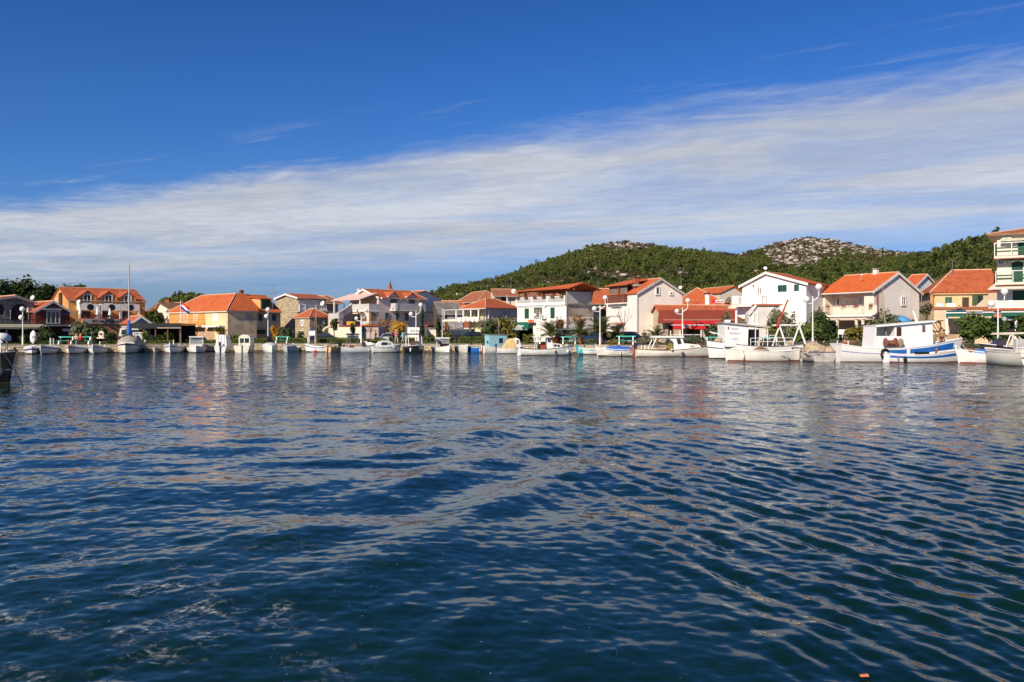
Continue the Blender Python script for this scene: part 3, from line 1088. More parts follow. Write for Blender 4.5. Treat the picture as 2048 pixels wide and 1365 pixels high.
	# details ------------------------------------------------------
	def win(s, wall, x1, y1, x2, y2, kind='glass', frame=None, pane=None, fw=0.09, name='window', bars=1, label=None, proud=0.10):
		u1, z1, u2, z2 = wall.rect(x1, y1, x2, y2)
		return s.win_uz(wall, u1, z1, u2, z2, kind, frame, pane, fw, name, bars, label, proud)

	def win_uz(s, wall, u1, z1, u2, z2, kind='glass', frame=None, pane=None, fw=0.09, name='window', bars=1, label=None, proud=0.10):
		fm = frame or M_WPAINT
		mb = MB()
		if kind == 'shutter':
			# closed louvred leaves: a thin frame and a leaf with raised rails
			n = 2 if u2 - u1 > 0.6 else 1
			for k in range(n):
				a = u1 + (u2 - u1) * k / n + .01
				b = u1 + (u2 - u1) * (k + 1) / n - .01
				wall.box(mb, a, z1, b, z2, .0, .035)
				for q in range(max(3, int((z2 - z1) / .16))):
					zz = z1 + (z2 - z1) * (q + .5) / max(3, int((z2 - z1) / .16))
					wall.box(mb, a + .06, zz - .035, b - .06, zz + .02, .035, .055)
			o = mb.build('shutter', pane or M_GREENSH, s.e)
		else:
			wall.box(mb, u1, z1, u1 + fw, z2, 0, proud)
			wall.box(mb, u2 - fw, z1, u2, z2, 0, proud)
			wall.box(mb, u1 + fw, z2 - fw, u2 - fw, z2, 0, proud)
			wall.box(mb, u1 + fw, z1, u2 - fw, z1 + fw, 0, proud)
			for k in range(bars):
				c = u1 + (u2 - u1) * (k + 1) / (bars + 1)
				wall.box(mb, c - fw * .35, z1 + fw, c + fw * .35, z2 - fw, 0, proud * .8)
			o = mb.build(name, fm, s.e)
			pb = MB()
			wall.box(pb, u1 + fw * .5, z1 + fw * .5, u2 - fw * .5, z2 - fw * .5, 0.0, proud * .25)
			pb.build('pane', pane or M_GLASS, o)
			if name == 'window' and z1 > .5:
				sb = MB()
				wall.box(sb, u1 - .06, z1 - .07, u2 + .06, z1, 0, .10)
				sb.build('sill', M_CONC, o)
		if label: o['label'] = label
		return o

	def rail(s, wall, u1, u2, z, out, h=1.0, m=None, step=0.16, r=.018, name='railing', ends=True, posts=None, solid=None, back=None):
		"""a balcony railing: top and bottom rails and upright bars"""
		mb = MB()
		m = m or M_WPAINT
		pts = [(u1, 0.02 if ends else out), (u1, out), (u2, out), (u2, 0.02 if ends else out)] if ends else [(u1, out), (u2, out)]
		for (a, oa), (b, ob) in zip(pts[:-1], pts[1:]):
			L = max(.01, math.hypot(b - a, ob - oa))
			if L < .05:
				continue
			mb.tube([wall.pt(a, z + h, oa), wall.pt(b, z + h, ob)], r * 2.0, 5)
			mb.tube([wall.pt(a, z + .1, oa), wall.pt(b, z + .1, ob)], r * 1.4, 5)
			if solid is None:
				n = max(1, int(L / step))
				for k in range(n + 1):
					f = k / n
					p = wall.pt(a + (b - a) * f, 0, oa + (ob - oa) * f)
					mb.tube([(p[0], p[1], z + .1), (p[0], p[1], z + h)], r, 4, caps=False)
			np_ = max(1, int(L / (posts or 2.0)))
			for k in range(np_ + 1):
				f = k / np_
				p = wall.pt(a + (b - a) * f, 0, oa + (ob - oa) * f)
				mb.tube([(p[0], p[1], z), (p[0], p[1], z + h)], r * 2.2, 5)
		o = mb.build(name, m, s.e)
		return o

	def slabbox(s, wall, u1, u2, z, out, t=.18, m=None, name='balcony', inn=0.0):
		mb = MB()
		wall.box(mb, u1, z - t, u2, z, -inn, out)
		return mb.build(name, m or M_CONC, s.e)

	def wbox(s, wall, name, x1, y1, x2, y2, o0, o1, m, label=None):
		u1, z1, u2, z2 = wall.rect(x1, y1, x2, y2)
		mb = MB()
		wall.box(mb, u1, z1, u2, z2, o0, o1)
		o = mb.build(name, m, s.e)
		if label: o['label'] = label
		return o

	def chimney(s, x, y, z0, z1, w=.5, m=None, cap=None, name='chimney'):
		mb = MB().box(x - w / 2, y - w / 2, z0, x + w / 2, y + w / 2, z1)
		o = mb.build(name, m or M_WHITE, s.e)
		MB().box(x - w * .62, y - w * .62, z1 + .12, x + w * .62, y + w * .62, z1 + .2).box(x - w * .4, y - w * .4, z1, x + w * .4, y + w * .4, z1 + .12).build('chimney_cap', cap or M_TILE2, o)
		return o

	def awning(s, wall, x1, y1, x2, y2, out, m, drop=0.25, name='awning', bar=None):
		"""sloping canvas from its top line (row y1) on the wall to a front bar, with a hanging valance"""
		u1, zl, u2, zt = wall.rect(x1, y1, x2, y2)
		mb = MB()
		p = [wall.pt(u1, zt, .02), wall.pt(u2, zt, .02), wall.pt(u2, zl, out), wall.pt(u1, zl, out)]
		mb.slab(p, .03)
		n = max(2, int((u2 - u1) / .5))
		for k in range(n):
			a = u1 + (u2 - u1) * k / n
			b = u1 + (u2 - u1) * (k + 1) / n
			wall.box(mb, a + .004, zl - drop * (0.85 + .15 * (k % 2)), b - .004, zl - .035, out - .02, out)
		o = mb.build(name, m, s.e)
		if bar:
			MB().tube([wall.pt(u1 - .05, zl, out + .03), wall.pt(u2 + .05, zl, out + .03)], .05, 6).build('front_bar', bar, o)
		return o

	def sign(s, wall, body, x1, y1, x2, y2, board=None, ink=None, out=.06, name='sign', bold=0.0, fill=.86, hfill=.62, frame=None):
		u1, z1, u2, z2 = wall.rect(x1, y1, x2, y2)
		R = wall.d
		rz = math.atan2(R.y, R.x)
		if wall is s.left:
			rz += math.pi
		par = s.e
		if board:
			mb = MB()
			wall.box(mb, u1, z1, u2, z2, out - .05, out)
			par = mb.build(name, board, s.e)
		p = wall.pt((u1 + u2) / 2, (z1 + z2) / 2, out + .012)
		return text(body, (z2 - z1) * hfill * 1.35, ink or M_DARK, 'lettering', par, p, (math.radians(90), 0, rz), (u2 - u1) * fill, bold, .012)

def dish(px, py, Y, r, az=-40, label='', m=None):
	"""a satellite dish on its arm"""
	r = r * .55
	az = -abs(az) * .6
	p = P(px, py, Y * KY(px))
	e = empty('satellite_dish', p, math.radians(az), label, 'satellite dish', 'satellite dishes on the houses')
	mb = MB()
	mb.smooth = True
	prof = [(1e-3, 0), (r * .35, .03 * r), (r * .7, .11 * r), (r, .24 * r), (r * 1.0, .28 * r), (r * .69, .15 * r), (r * .34, .06 * r), (1e-3, .035 * r)]
	mb.lathe(prof, 18)
	R = Matrix.Rotation(math.radians(68), 3, 'X')
	mb.v = [tuple(R @ Vector(v)) for v in mb.v]
	mb.build('reflector', m or M_WPAINT, e)
	MB().tube([tuple(R @ Vector((0, r * .9, .2 * r))), tuple(R @ Vector((0, r * .35, r * .95)))], .02, 5).build('feed_arm', M_METAL, e)
	MB().tube([(0, .1 * r, 0), (0, .3, -r * .9), (0, .3, -r - .45)], .03, 6).build('mount', M_METAL, e)
	return e

def aircon(b, wall, px, py, label):
	"""outdoor air-conditioning unit hung on a wall: a thing of its own"""
	u = wall.u(px)
	z = wall.z(py, u)
	e = empty('air_conditioner', (0, 0, 0), 0, label, 'air conditioner', 'air conditioners on the house fronts')
	R = Matrix.Rotation(b.th, 3, 'Z')
	p = R @ Vector(wall.pt(u, z, .2)) + Vector((b.A.x, b.A.y, b.z0))
	e.location = p
	e.rotation_euler = (0, 0, math.atan2((R @ Vector((wall.n.x, wall.n.y, 0))).y, (R @ Vector((wall.n.x, wall.n.y, 0))).x) + math.pi / 2)
	MB().box(-.42, -.14, -.3, .42, .15, .3).build('casing', M_WPAINT, e)
	k = MB()
	for i in range(3):
		rr = .24 - .07 * i
		pts = [(rr * math.cos(a) - .08, -.155, rr * math.sin(a)) for a in np.linspace(0, 2 * math.pi, 17)]
		k.tube(pts, .016, 4)
	k.build('fan_grille', M_BLACK, e)

# ---- the far left: stone restaurant, red cabin, orange guest house
M_ORANGE = mat('orange_render', (0.64, 0.32, 0.11), 0.8, 0.07, 0.6, streak=.06)
M_OCHRE = mat('ochre_render', (0.62, 0.40, 0.17), 0.8, 0.09, 0.6, streak=.12)
M_REDWOOD = mat('dark_red_boards', (0.12, 0.022, 0.014), 0.7, 0.15)

b = Bld('restaurant', 'grey stone restaurant with a dark arch and a faint green sign on its gable', 'building', 69, 113, 50, -35, depth=12)
ze = b.front.z(604, b.W)
b.gable_y(M_GREYST, M_TILE, ze - .1, b.front.z(592.5, b.front.u(31)), rx=b.front.u(31), verge=M_CONC, oh=.25)
def arch(b, wall, x1, y1, x2, y2, m=None, name='arch_shade_panel', rim=None):
	u1, z1, u2, z2 = wall.rect(x1, y1, x2, y2)
	r = (u2 - u1) / 2
	zs = max(z1 + .1, z2 - r)
	k = (z2 - zs) / r
	prof = [(u1, z1), (u2, z1)] + [((u1 + u2) / 2 + r * math.cos(a), zs + k * r * math.sin(a)) for a in np.linspace(0, math.pi, 13)]
	mb = MB()
	mb.hexa([wall.pt(u, z, 0.0) for u, z in prof], [wall.pt(u, z, .02) for u, z in prof])
	o = mb.build(name, m or M_DARK, b.e)  # flat panel, the arch's inner shade put into its dark colour
	if rim:
		rb = MB()
		pts = [wall.pt((u1 + u2) / 2 + (r + .08) * math.cos(a), zs + k * (r + .08) * math.sin(a), .03) for a in np.linspace(0, math.pi, 17)]
		rb.tube([wall.pt(u2 + .08, z1, .03)] + pts + [wall.pt(u1 - .08, z1, .03)], .09, 5)
		rb.build('arch_surround', rim, o)
	return o
arch(b, b.front, 22, 608, 56, 641, rim=M_GREYST)
arch(b, b.front, -14, 608, 8, 629, rim=M_GREYST)
b.sign(b.front, 'RESTORAN', 11, 599.5, 47, 604.5, None, mat('faint_green_letters', (0.05, 0.10, 0.07), .7), out=.03)
aircon(b, b.front, 60, 621, 'white air conditioner on the grey stone restaurant wall beside its arch')
# terrace with balustrade and awning below it
t = Bld('restaurant_terrace', 'dark restaurant terrace with a balcony rail and a beige awning under the stone gable', 'terrace', 88, 109.5, 50, -40, depth=3.2)
z = t.front.z(649, t.W / 2)
t.body(M_CONC, z, 'terrace_floor', zb=z - .3)
t.rail(t.front, 0, t.W, z, -.05, .62, M_BLACK, .2, ends=False)
t.body(M_DARK, z - .31, 'back_wall', y0=2.9, zb=-.3)  # near-black colour stands in for the shade under the terrace
t.awning(t.front, -30, 648.5, 86, 655, 2.2, mat('beige_canvas', (0.36, 0.33, 0.24), .8, .1), .25)
for px in (2, 84):
	u = t.front.u(px)
	MB().box(u - .07, -1.95, -.6, u + .07, -1.81, z - .8).build('post', M_METAL, t.e)

b = Bld('cabin', 'dark red boarded cabin with a white trimmed gable beside the orange house', 'building', 139.5, 114.5, 48, 71.5, depth=9)
zt = b.front.z(623.5, b.W)
b.gable_y(M_REDWOOD, M_TILE, zt, b.front.z(603.5, b.W / 2), oh=.35, verge=mat('pale_bargeboard', (.5, .48, .45), .6))
b.win(b.front, 92.5, 622, 120, 648, frame=mat('grey_white_frame', (.42, .44, .46), .5), name='door', bars=2, fw=.14)
b.wbox(b.front, 'lintel_shelf', 86, 618, 122, 620.5, 0, .35, mat('grey_white_frame', (.42, .44, .46), .5))
b.sign(b.front, 'PIZZERIA', 95, 614, 121, 618, None, mat('pale_letters', (.34, .33, .31), .6), out=.03)
b.sign(b.front, 'bistro', 122, 626.5, 137, 631, mat('sign_blue', (.02, .04, .17), .5), mat('pale_blue_letters', (.2, .25, .45), .5), name='blue_sign')
b.wbox(b.front, 'floor_beam', 71, 650, 140, 653, 0, 2.4, mat('grey_beam', (.25, .25, .27), .7))
b.awning(b.front, 112, 653, 141, 658.5, 2.4, mat('grey_blue_canvas', (.15, .17, .25), .8), .35)
# ground floor behind the bushes, its deep shade painted as flat dark panes
b.win(b.front, 74, 659, 139, 690, pane=M_DARK, frame=M_WOOD, name='shop_front', bars=3, proud=.03)
dish(65.5, 596, 113, .62, 35, 'white satellite dish on the eave of the grey stone restaurant')

b = Bld('guest_house', 'orange guest house with three dormers and white balcony porches under a tiled roof', 'building', 137, 118, 42, 290, dl=102.5)
ze = b.front.z(600.5, 0)
zr = Z(576, (b.A + Vector((-math.sin(b.th), math.cos(b.th))) * b.D / 2).y) - b.z0
ro = b.gable_x(M_ORANGE, M_TILE, ze, zr, oh=.2, ov=.15)
# windows of the left gable
b.win(b.left, 112.5, 597, 115.5, 608, frame=M_WPAINT, name='window', bars=0, fw=.2)
b.wbox(b.left, 'drainpipe', 121, 586, 125, 611, 0, .25, mat('rust_pipe', (.08, .05, .03), .7))
for i, (dx, wx) in enumerate(((174, 174), (216.5, 216.5), (254.5, 254.5))):
	# dormer: front, two little roof slopes, window; white porch with a round dark emblem under it
	u = b.front.u(dx)
	z0 = ze - .55
	hw = 1.25
	zd0, zd1 = b.front.z(594.5 + i, u), b.front.z(582 + i * 1.0, u)
	d = MB().prism([(u - hw, z0), (u + hw, z0), (u + hw, zd0), (u, zd1), (u - hw, zd0)], 'y', -.1, b.D * .42).build('dormer', M_ORANGE, b.e)
	rr = MB()
	for sg in (-1, 1):
		rr.slab([(u + sg * (hw + .3), -.35, zd0 - .2), (u + sg * .002, -.35, zd1 + .1), (u + sg * .002, b.D * .45, zd1 + .1), (u + sg * (hw + .3), b.D * .45, zd0 - .2)], .1)
	rr.build('dormer_roof', M_TILE, d)
	wmb = b.win_uz(Wall(b, (0, -.1), (1, 0), (0, -1)), u - .55, z0 + .1, u + .55, z0 + 1.45, frame=M_WPAINT, pane=mat('reddish_dark_pane', (.05, .015, .01), .2), name='window', bars=1, fw=.12)
	# porch
	pz1, pz0 = b.front.z(608.5 + i * .5, u), b.front.z(621.5 + i * .3, u)
	zz = b.front.z(635.5, u)
	p = MB()
	p.box(u - 1.35, -1.3, pz0, u + 1.35, -1.18, pz1)
	p.box(u - 1.35, -1.18, pz0, u - 1.23, -.01, pz1)
	p.box(u + 1.23, -1.18, pz0, u + 1.35, -.01, pz1)
	po = p.build('porch_front', M_WHITE, b.e)
	rg = MB()
	pts = [(u + .1 + .45 * math.cos(a), -1.33, (pz0 + pz1) / 2 + .45 * math.sin(a)) for a in np.linspace(0, 2 * math.pi, 21)]
	rg.hexa([(x_, -1.305, z_) for x_, _, z_ in pts[:-1]], [(x_, -1.32, z_) for x_, _, z_ in pts[:-1]])
	rg.build('round_opening', M_DARK, po)
	for sg in (-1, 1):
		MB().box(u + sg * 1.28 - .09, -1.3, zz - .2, u + sg * 1.28 + .09, -1.12, pz0).build('post', M_WPAINT, b.e)
	b.win_uz(b.front, u - .9, zz - .1, u + .4, pz0 - .15, pane=mat('brown_dark_pane', (.07, .03, .015), .3), frame=M_WOOD, name='door', bars=1)
zz = b.front.z(637.5, b.W / 2)
mb = MB().box(b.front.u(163), -2.2, zz - .25, b.front.u(262), 0, zz - .05)
mb.build('terrace_floor', mat('terracotta_edge', (.36, .09, .05), .8), b.e)
b.sign(Wall(b, (0, -2.2), (1, 0), (0, -1)), 'KONOBA', 166, 639, 256, 648, mat('grey_white_sign', (.42, .40, .40), .7, .25, 2.0), mat('dark_letters', (.07, .06, .05), .7), name='sign_board', bold=.02, fill=.62)
b.body(stone_mat('warm_stone_wall', (.50, .26, .13), (.33, .16, .08), 2.6), zz - .26, 'stone_front', x0=b.front.u(163), x1=b.front.u(258), y0=-2.1, y1=-.02)
dish(157.5, 604.5, 117, .62, 40, 'white satellite dish on the orange guest house wall under the eave')

def umbrella_closed(px, py0, py1, Y, label):
	"""folded white parasol"""
	e = empty('parasol', P(px, py1, Y), 0, label, 'parasol', 'folded parasols on the guest house terrace')
	h = (py1 - py0) / F * Y
	m = MB()
	m.lathe([(.03, h * .98), (.06, h * .9), (.16, h * .55), (.22, h * .30), (.10, h * .27), (.02, h * .27)], 8)
	for k, v in enumerate(m.v):
		m.v[k] = (v[0] * (1 + .25 * math.sin(k * 2.1)), v[1] * (1 + .25 * math.sin(k * 1.3)), v[2])
	m.build('canopy', M_WPAINT, e)
	MB().tube([(0, 0, 0), (0, 0, h)], .025, 6).build('pole', M_WPAINT, e)
	MB().box(-.25, -.25, 0, .25, .25, .1).build('base', M_CONC, e)

umbrella_closed(159.7, 612, 637, 117.5, 'folded white parasol standing left of the first white porch')
umbrella_closed(194.5, 612, 637, 118, 'folded white parasol standing between the first and second white porches')
umbrella_closed(219.5, 615.5, 637, 119, 'folded white parasol in front of the middle white porch')

# kiosk and long dark pergola
b = Bld('kiosk', 'little white gabled kiosk with an orange tiled roof behind the dark pergola', 'building', 301, 112, 40, 262, depth=4.5)
b.gable_y(mat('grey_boards', (.40, .38, .38), .7), M_TILE, b.front.z(646.5, b.W), b.front.z(633.5, b.W / 2), verge=M_WPAINT)
b = Bld('pergola', 'long flat pergola with a dark canvas edge in front of the orange houses', 'pergola', 257, 107, 6, 362, depth=7)
z1, z0 = b.front.z(646.8, 0), b.front.z(657.5, 0)
MB().box(0, 0, z0, b.W, .12, z1).build('front_edge', mat('charcoal_canvas', (.025, .026, .028), .8), b.e)
MB().box(0, .12, z1 - .15, b.W, b.D, z1 - .05).build('roof', mat('charcoal_canvas', (.025, .026, .028), .8), b.e)
MB().box(b.W * .55, -.08, z0 + .02, b.W, -.005, z0 + .14).build('pelmet', mat('beige_trim', (.42, .36, .27), .7), b.e)
for k in range(5):
	x_ = .2 + (b.W - .4) * k / 4
	MB().box(x_ - .07, .2, -.6, x_ + .07, .34, z0).build('post', M_WOOD, b.e)
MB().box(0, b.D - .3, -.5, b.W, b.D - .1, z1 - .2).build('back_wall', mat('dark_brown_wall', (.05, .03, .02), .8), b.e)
b.sign(b.front, 'PIZZERIA GRILL', 266, 665, 288, 671, M_WPAINT, mat('dark_letters', (.07, .06, .05), .7), out=.12, name='white_sign')

# houses behind
b = Bld('house', 'old house with a plain orange tiled roof behind the pergola and the orange guest house', 'house', 336, 150, -10, 292, depth=8, group='houses in the second row')
b.gable_x(M_CREAM, M_TILE2, b.front.z(625, 0), Z(607, 154 * b.k) - b.z0)
b.chimney(b.front.u(314), 3.5, 5, Z(601, 153 * b.k) - b.z0, .8, M_TILE2)
b = Bld('house', 'small brown roofed house with one slanting verge behind the flagpole', 'house', 345, 140, -30, 312, depth=7, group='houses in the second row')
b.gable_y(M_CREAM, M_TILE3, b.front.z(622, 0), Z(606, 140 * b.k) - b.z0, rx=1.0)
b = Bld('house', 'low house with a weathered pinkish roof beside the lamp left of the ochre house', 'house', 342, 128, 55, 306, depth=8, group='houses in the second row')
b.gable_y(M_CREAM, M_TILE2, b.front.z(645, b.W), b.front.z(625, b.W * .2), rx=b.W * .2)

# ---- ochre corner house with the flag
b = Bld('house', 'long ochre and orange corner house with a hipped tiled roof and white shutters', 'house', 455, 113, -40, 338, dr=513)
ze = b.front.z(621.5, b.W)
zr = b.front.z(597.5, b.W) + .9
MB().box(0, 0, -1.2, b.W, b.D, ze).build('wall', mat('pale_ochre_render', (.72, .55, .32), .8, .1, .7, streak=.1), b.e)
hh = 3.3
oh = .3
c = [(-oh, -oh, ze), (b.W + oh, -oh, ze), (b.W + oh, b.D + oh, ze), (-oh, b.D + oh, ze)]
i_ = [(hh + .5, hh, zr), (b.W - hh, hh, zr), (b.W - hh, b.D + .3, zr), (hh + .5, b.D + .3, zr)]
r = MB()
r.slab([c[0], c[1], i_[1], i_[0]], .14).slab([c[1], c[2], i_[2], i_[1]], .14).slab([c[3], c[0], i_[0], i_[3]], .14).slab([i_[0], i_[1], i_[2], i_[3]], .14)
ro = r.build('roof', M_TILEV, b.e)
MB().tube([c[1], i_[1]], .1, 6).tube([i_[1], i_[0]], .1, 6).tube([i_[1], i_[2]], .1, 6).tube([c[0], i_[0]], .1, 6).build('hip_cap', M_RIDGE, ro)
MB().box(-oh + .04, -oh + .04, ze - .2, b.W + oh - .04, b.D, ze - .05).build('cornice', M_CREAM, ro)
u1, u2 = 0.0, b.front.u(410)
mb = MB()
b.front.box(mb, .02, -.5, u2, ze - .35, 0, .04)
mb.build('orange_front', mat('orange_paint', (.66, .30, .085), .8, .06), b.e)
w = b.front
b.win(w, 361, 628, 377, 645, frame=M_WPAINT, pane=M_WPAINT, name='door', bars=3, proud=.12)
b.win(w, 386.5, 628, 397, 643, 'shutter', pane=M_WPAINT)
b.win(w, 426, 628, 436, 643, 'shutter', pane=M_WPAINT)
b.win(b.right, 493, 627, 502, 643, 'shutter', pane=mat('grey_shutter', (.42, .40, .38), .6))
z = w.z(652.5, u2 / 2)
b.slabbox(w, .1, u2 + .2, z, 1.2, .16, M_CREAM)
b.rail(w, .2, u2 + .1, z, 1.1, .95, mat('thin_rail', (.45, .32, .2), .5), .25, .012)
b.win(w, 384, 659, 395, 676, frame=M_WOOD, pane=mat('orange_door', (.5, .2, .06), .6), name='door', bars=0)
b.win(w, 372, 660, 382, 668, 'shutter', pane=M_CREAM)
st = MB()
w.box(st, w.u(396), -.5, w.u(428), w.z(658, w.u(410)), 0, .06)
st.build('stone_panel', stone_mat('pale_pink_stone', (.58, .40, .28), (.45, .30, .21), 3.2), b.e)
b.wbox(w, 'white_canopy', 416, 651.5, 450, 655, 0, 1.0, M_WPAINT)
# worn plaster on the shaded side
mb = MB()
b.right.box(mb, .02, -.5, b.D, ze - .3, 0, .03)
mb.build('worn_side', mat('worn_plaster', (.74, .55, .33), .85, .22, .6, streak=.22), b.e)

b = Bld('house', 'tall narrow house with green shutters and a roof dormer joined to the ochre corner house', 'house', 511, 118.7, 50, 561, depth=8)
ze = b.front.z(622, 0)
zr = Z(596, 121 * b.k) - b.z0
ro = b.gable_x(mat('worn_plaster_2', (.76, .57, .36), .85, .2, .6, streak=.2), M_TILEV, ze, zr + .4, ov=.1)
v = MB()
for k in range(1):
	v.hexa([(-.2, -.4, ze - .3), (.1, -.4, ze - .3), (.1, -.4, ze + .12), (-.2, -.4, ze + .12)], [(-.2, b.D / 2, zr + .1), (.1, b.D / 2, zr + .1), (.1, b.D / 2, zr + .65), (-.2, b.D / 2, zr + .65)])
v.build('parapet', M_CREAM, ro)
b.chimney(.1, b.D / 2, zr, zr + 1.0, .5, M_WOOD)
b.win(b.front, 517, 628.5, 524.5, 642, 'shutter')
b.win(b.front, 544, 628.5, 551.5, 642, 'shutter')
b.win(b.front, 511.5, 660, 531, 668.5, 'shutter', label='low dark green garage shutter')
u = b.front.u(534.5)
zd = ze + .15
d = MB().box(u - .95, .35, zd, u + .95, 4, zd + 1.75).build('dormer', M_OCHRE, b.e)
MB().slab([(u - 1.2, .05, zd + 1.75), (u + 1.2, .05, zd + 1.75), (u + 1.2, 4.2, zd + 2.25), (u - 1.2, 4.2, zd + 2.25)], .1).build('dormer_roof', M_TILEV, d)
b.win_uz(Wall(b, (0, .35), (1, 0), (0, -1)), u - .8, zd + .1, u + .8, zd + 1.6, 'shutter')

# ---- pale stone house with terrace, and the roof terrace beside it
b = Bld('house', 'pale stone house with two dark upper windows and a white terrace balustrade', 'house', 596, 128, 50, 652, dl=552.5)
ze = b.front.z(596, 0)
yr = (b.A + Vector((-math.sin(b.th), math.cos(b.th))) * b.D / 2).y
b.gable_x(M_STONE, M_TILE, ze, Z(589, yr) - b.z0, oh=.3, ov=.35, verge=M_WHITE)
mb = MB()
b.front.box(mb, .05, ze - 3.4, b.W, ze - .3, 0, .04)
mb.build('plaster_front', mat('beige_plaster', (.68, .58, .49), .8, .1), b.e)
b.win(b.front, 605.5, 600, 616, 612, frame=M_WPAINT, pane=mat('reddish_dark_pane', (.05, .015, .01), .2), bars=1)
b.win(b.front, 625, 600.5, 634, 612, frame=M_WPAINT, pane=mat('reddish_dark_pane', (.05, .015, .01), .2), bars=1)
z = b.front.z(624, b.W / 2)
b.slabbox(b.front, -2.0, b.W, z, 3.2, .2, M_CONC, 'terrace')
mb = MB()
for (a, e_) in ((-2.0, -.9), (-.9, 1.2), (1.2, 3.4)):
	b.front.box(mb, a, z, a + .18, z + 1.05, 3.0, 3.2)
	b.front.box(mb, a, z + .9, e_, z + 1.0, 3.02, 3.18)
	for q in range(7):
		uu = a + .25 + (e_ - a - .3) * q / 6
		mb.lathe([(.05, 0), (.09, .25), (.04, .5), (.07, .8), (.05, .9)], 6, b.front.pt(uu, z, 3.1))
mb.build('balustrade', M_WPAINT, b.e)
dish(645.5, 607.5, 124, .75, 60, 'white satellite dish standing on the terrace of the pale stone house')
b = Bld('house', 'brown roofed house with a dark wooden loggia behind the stone house terrace', 'house', 645, 138, 35, 676, depth=7, group='houses in the second row')
zb = b.front.z(606, 0)
b.hip(mat('brownish_wall', (.36, .29, .22), .8, .15), M_TILE3, zb, b.front.z(596, b.W / 2) + .4, oh=.9)
MB().tube([(b.W + .8, -.8, -1), (b.W + .8, -.8, zb)], .09, 6).build('post', M_WOOD, b.e)

b = Bld('stone_cottage', 'small stone cottage with a hipped orange roof and a white framed window', 'house', 619.5, 116, 48, 661, dl=590.5)
b.hip(M_STONE, M_TILE, b.front.z(634.5, 0), Z(619, 119 * b.k) - b.z0, oh=.3, inset=2.0)
b.win(b.left, 602.5, 640, 608, 652.5, frame=M_WPAINT, fw=.16)
b.win(b.front, 645, 640, 649.5, 648, frame=M_WPAINT, fw=.14, bars=0)
b.win(b.left, 601, 661, 607, 672, frame=M_WPAINT, fw=.12)

# ---- pink villa
M_PINK = mat('pink_render', (.66, .54, .50), .8, .06, .7, streak=.08)
M_PINKSUN = mat('sunlit_pink_render', (.68, .52, .42), .8, .05, .7)  # sunlit tint of the pink walls, warm light put into the colour
M_VGREY = mat('grey_parapet', (.52, .50, .48), .85, .12, 1.4)
b = Bld('villa', 'pink villa with dormers, a long grey balcony and blue framed windows', 'house', 757.5, 123, 48, 849, dl=700)
ze = b.front.z(595, 0)
yr = (b.A + Vector((-math.sin(b.th), math.cos(b.th))) * b.D / 2).y
b.gable_x(M_PINK, M_TILE, ze, Z(579.5, yr) - b.z0, oh=.35, ov=.3, verge=M_WHITE)
mb = MB()
b.left.box(mb, .03, ze - 3.2, b.D - .03, ze - .35, 0, .03)
mb.build('sunlit_side', M_PINKSUN, b.e)  # warm sunlight of this side put into its colour
FB = mat('blue_grey_frame', (.16, .19, .24), .5)
for i, (dx, wx0, wx1) in enumerate(((786.5, 780.5, 789), (823, 818.5, 826))):
	u = b.front.u(dx)
	hw = 1.15
	zd0, zd1 = b.front.z(596 + i, u) + .15, b.front.z(584.5 + i * 1.5, u)
	d = MB().prism([(u - hw, ze - .4), (u + hw, ze - .4), (u + hw, zd0), (u, zd1), (u - hw, zd0)], 'y', -.08, b.D * .42).build('dormer', M_PINK, b.e)
	rr = MB()
	for sg in (-1, 1):
		rr.slab([(u + sg * (hw + .3), -.3, zd0 - .25), (u + sg * .002, -.3, zd1 + .1), (u + sg * .002, b.D * .44, zd1 + .1), (u + sg * (hw + .3), b.D * .44, zd0 - .25)], .1)
	rr.build('dormer_roof', M_TILE, d)
	MB().box(u - hw - .25, -.3, zd0 - .5, u - hw + .05, .1, zd0 - .2).box(u + hw - .05, -.3, zd0 - .5, u + hw + .25, .1, zd0 - .2).build('corbel', M_WHITE, d)
	b.win_uz(Wall(b, (0, -.08), (1, 0), (0, -1)), u - .6, ze - 1.9, u + .6, zd0 - .1, frame=FB, name='window', bars=1)
z = b.front.z(620.5, b.front.u(808))
ua, ub = b.front.u(780), b.front.u(841)
b.slabbox(b.front, ua, ub, z, 1.3, .2, M_WHITE)
mb = MB()
b.front.box(mb, ua, z, ub, z + 1.0, 1.2, 1.3)
b.front.box(mb, ua, z, ua + .1, z + 1.0, 0, 1.2)
b.front.box(mb, ub - .1, z, ub, z + 1.0, 0, 1.2)
mb.build('parapet', M_VGREY, b.e)
b.wbox(b.front, 'parapet_end', 779.6, 607, 784.5, 621, 1.31, 1.36, M_WHITE)
for (x1, x2, y1, y2) in ((769, 777, 625.5, 641), (790.5, 798, 626, 641), (809.5, 816.5, 626.5, 641)):
	b.win(b.front, x1, y1, x2, y2, frame=FB, fw=.14, bars=1)
b.win(b.front, 768.5, 651, 777, 674, frame=FB, fw=.16, name='door', bars=1)
b.win(b.front, 730, 656, 741, 676, frame=FB, fw=.12, name='door', bars=1)
dish(763, 597, 122, .25, 20, 'tiny white dish under the eave of the pink villa')
b.chimney(.6, b.D * .75, Z(590, yr) - b.z0, Z(580, yr) - b.z0, .6, M_WHITE, M_WHITE)
# pink pergola canopy over the upper terrace
q = MB()
p_ = b.left
zt = p_.z(588, 2.0)
q.slab([(-.1, .2, zt + .1), (-.1, b.D - .2, zt + .1), (-3.6, b.D + .2, zt - 1.0), (-3.6, .2, zt - 1.0)], .12)
q.build('terrace_canopy', mat('pale_pink_canvas', (.70, .50, .43), .8, .05), b.e)
MB().box(-3.4, .3, zt - 3, -3.2, .5, zt - 1.05).box(-3.4, b.D - .4, zt - 3, -3.2, b.D - .2, zt - 1.05).build('canopy_post', M_WHITE, b.e)

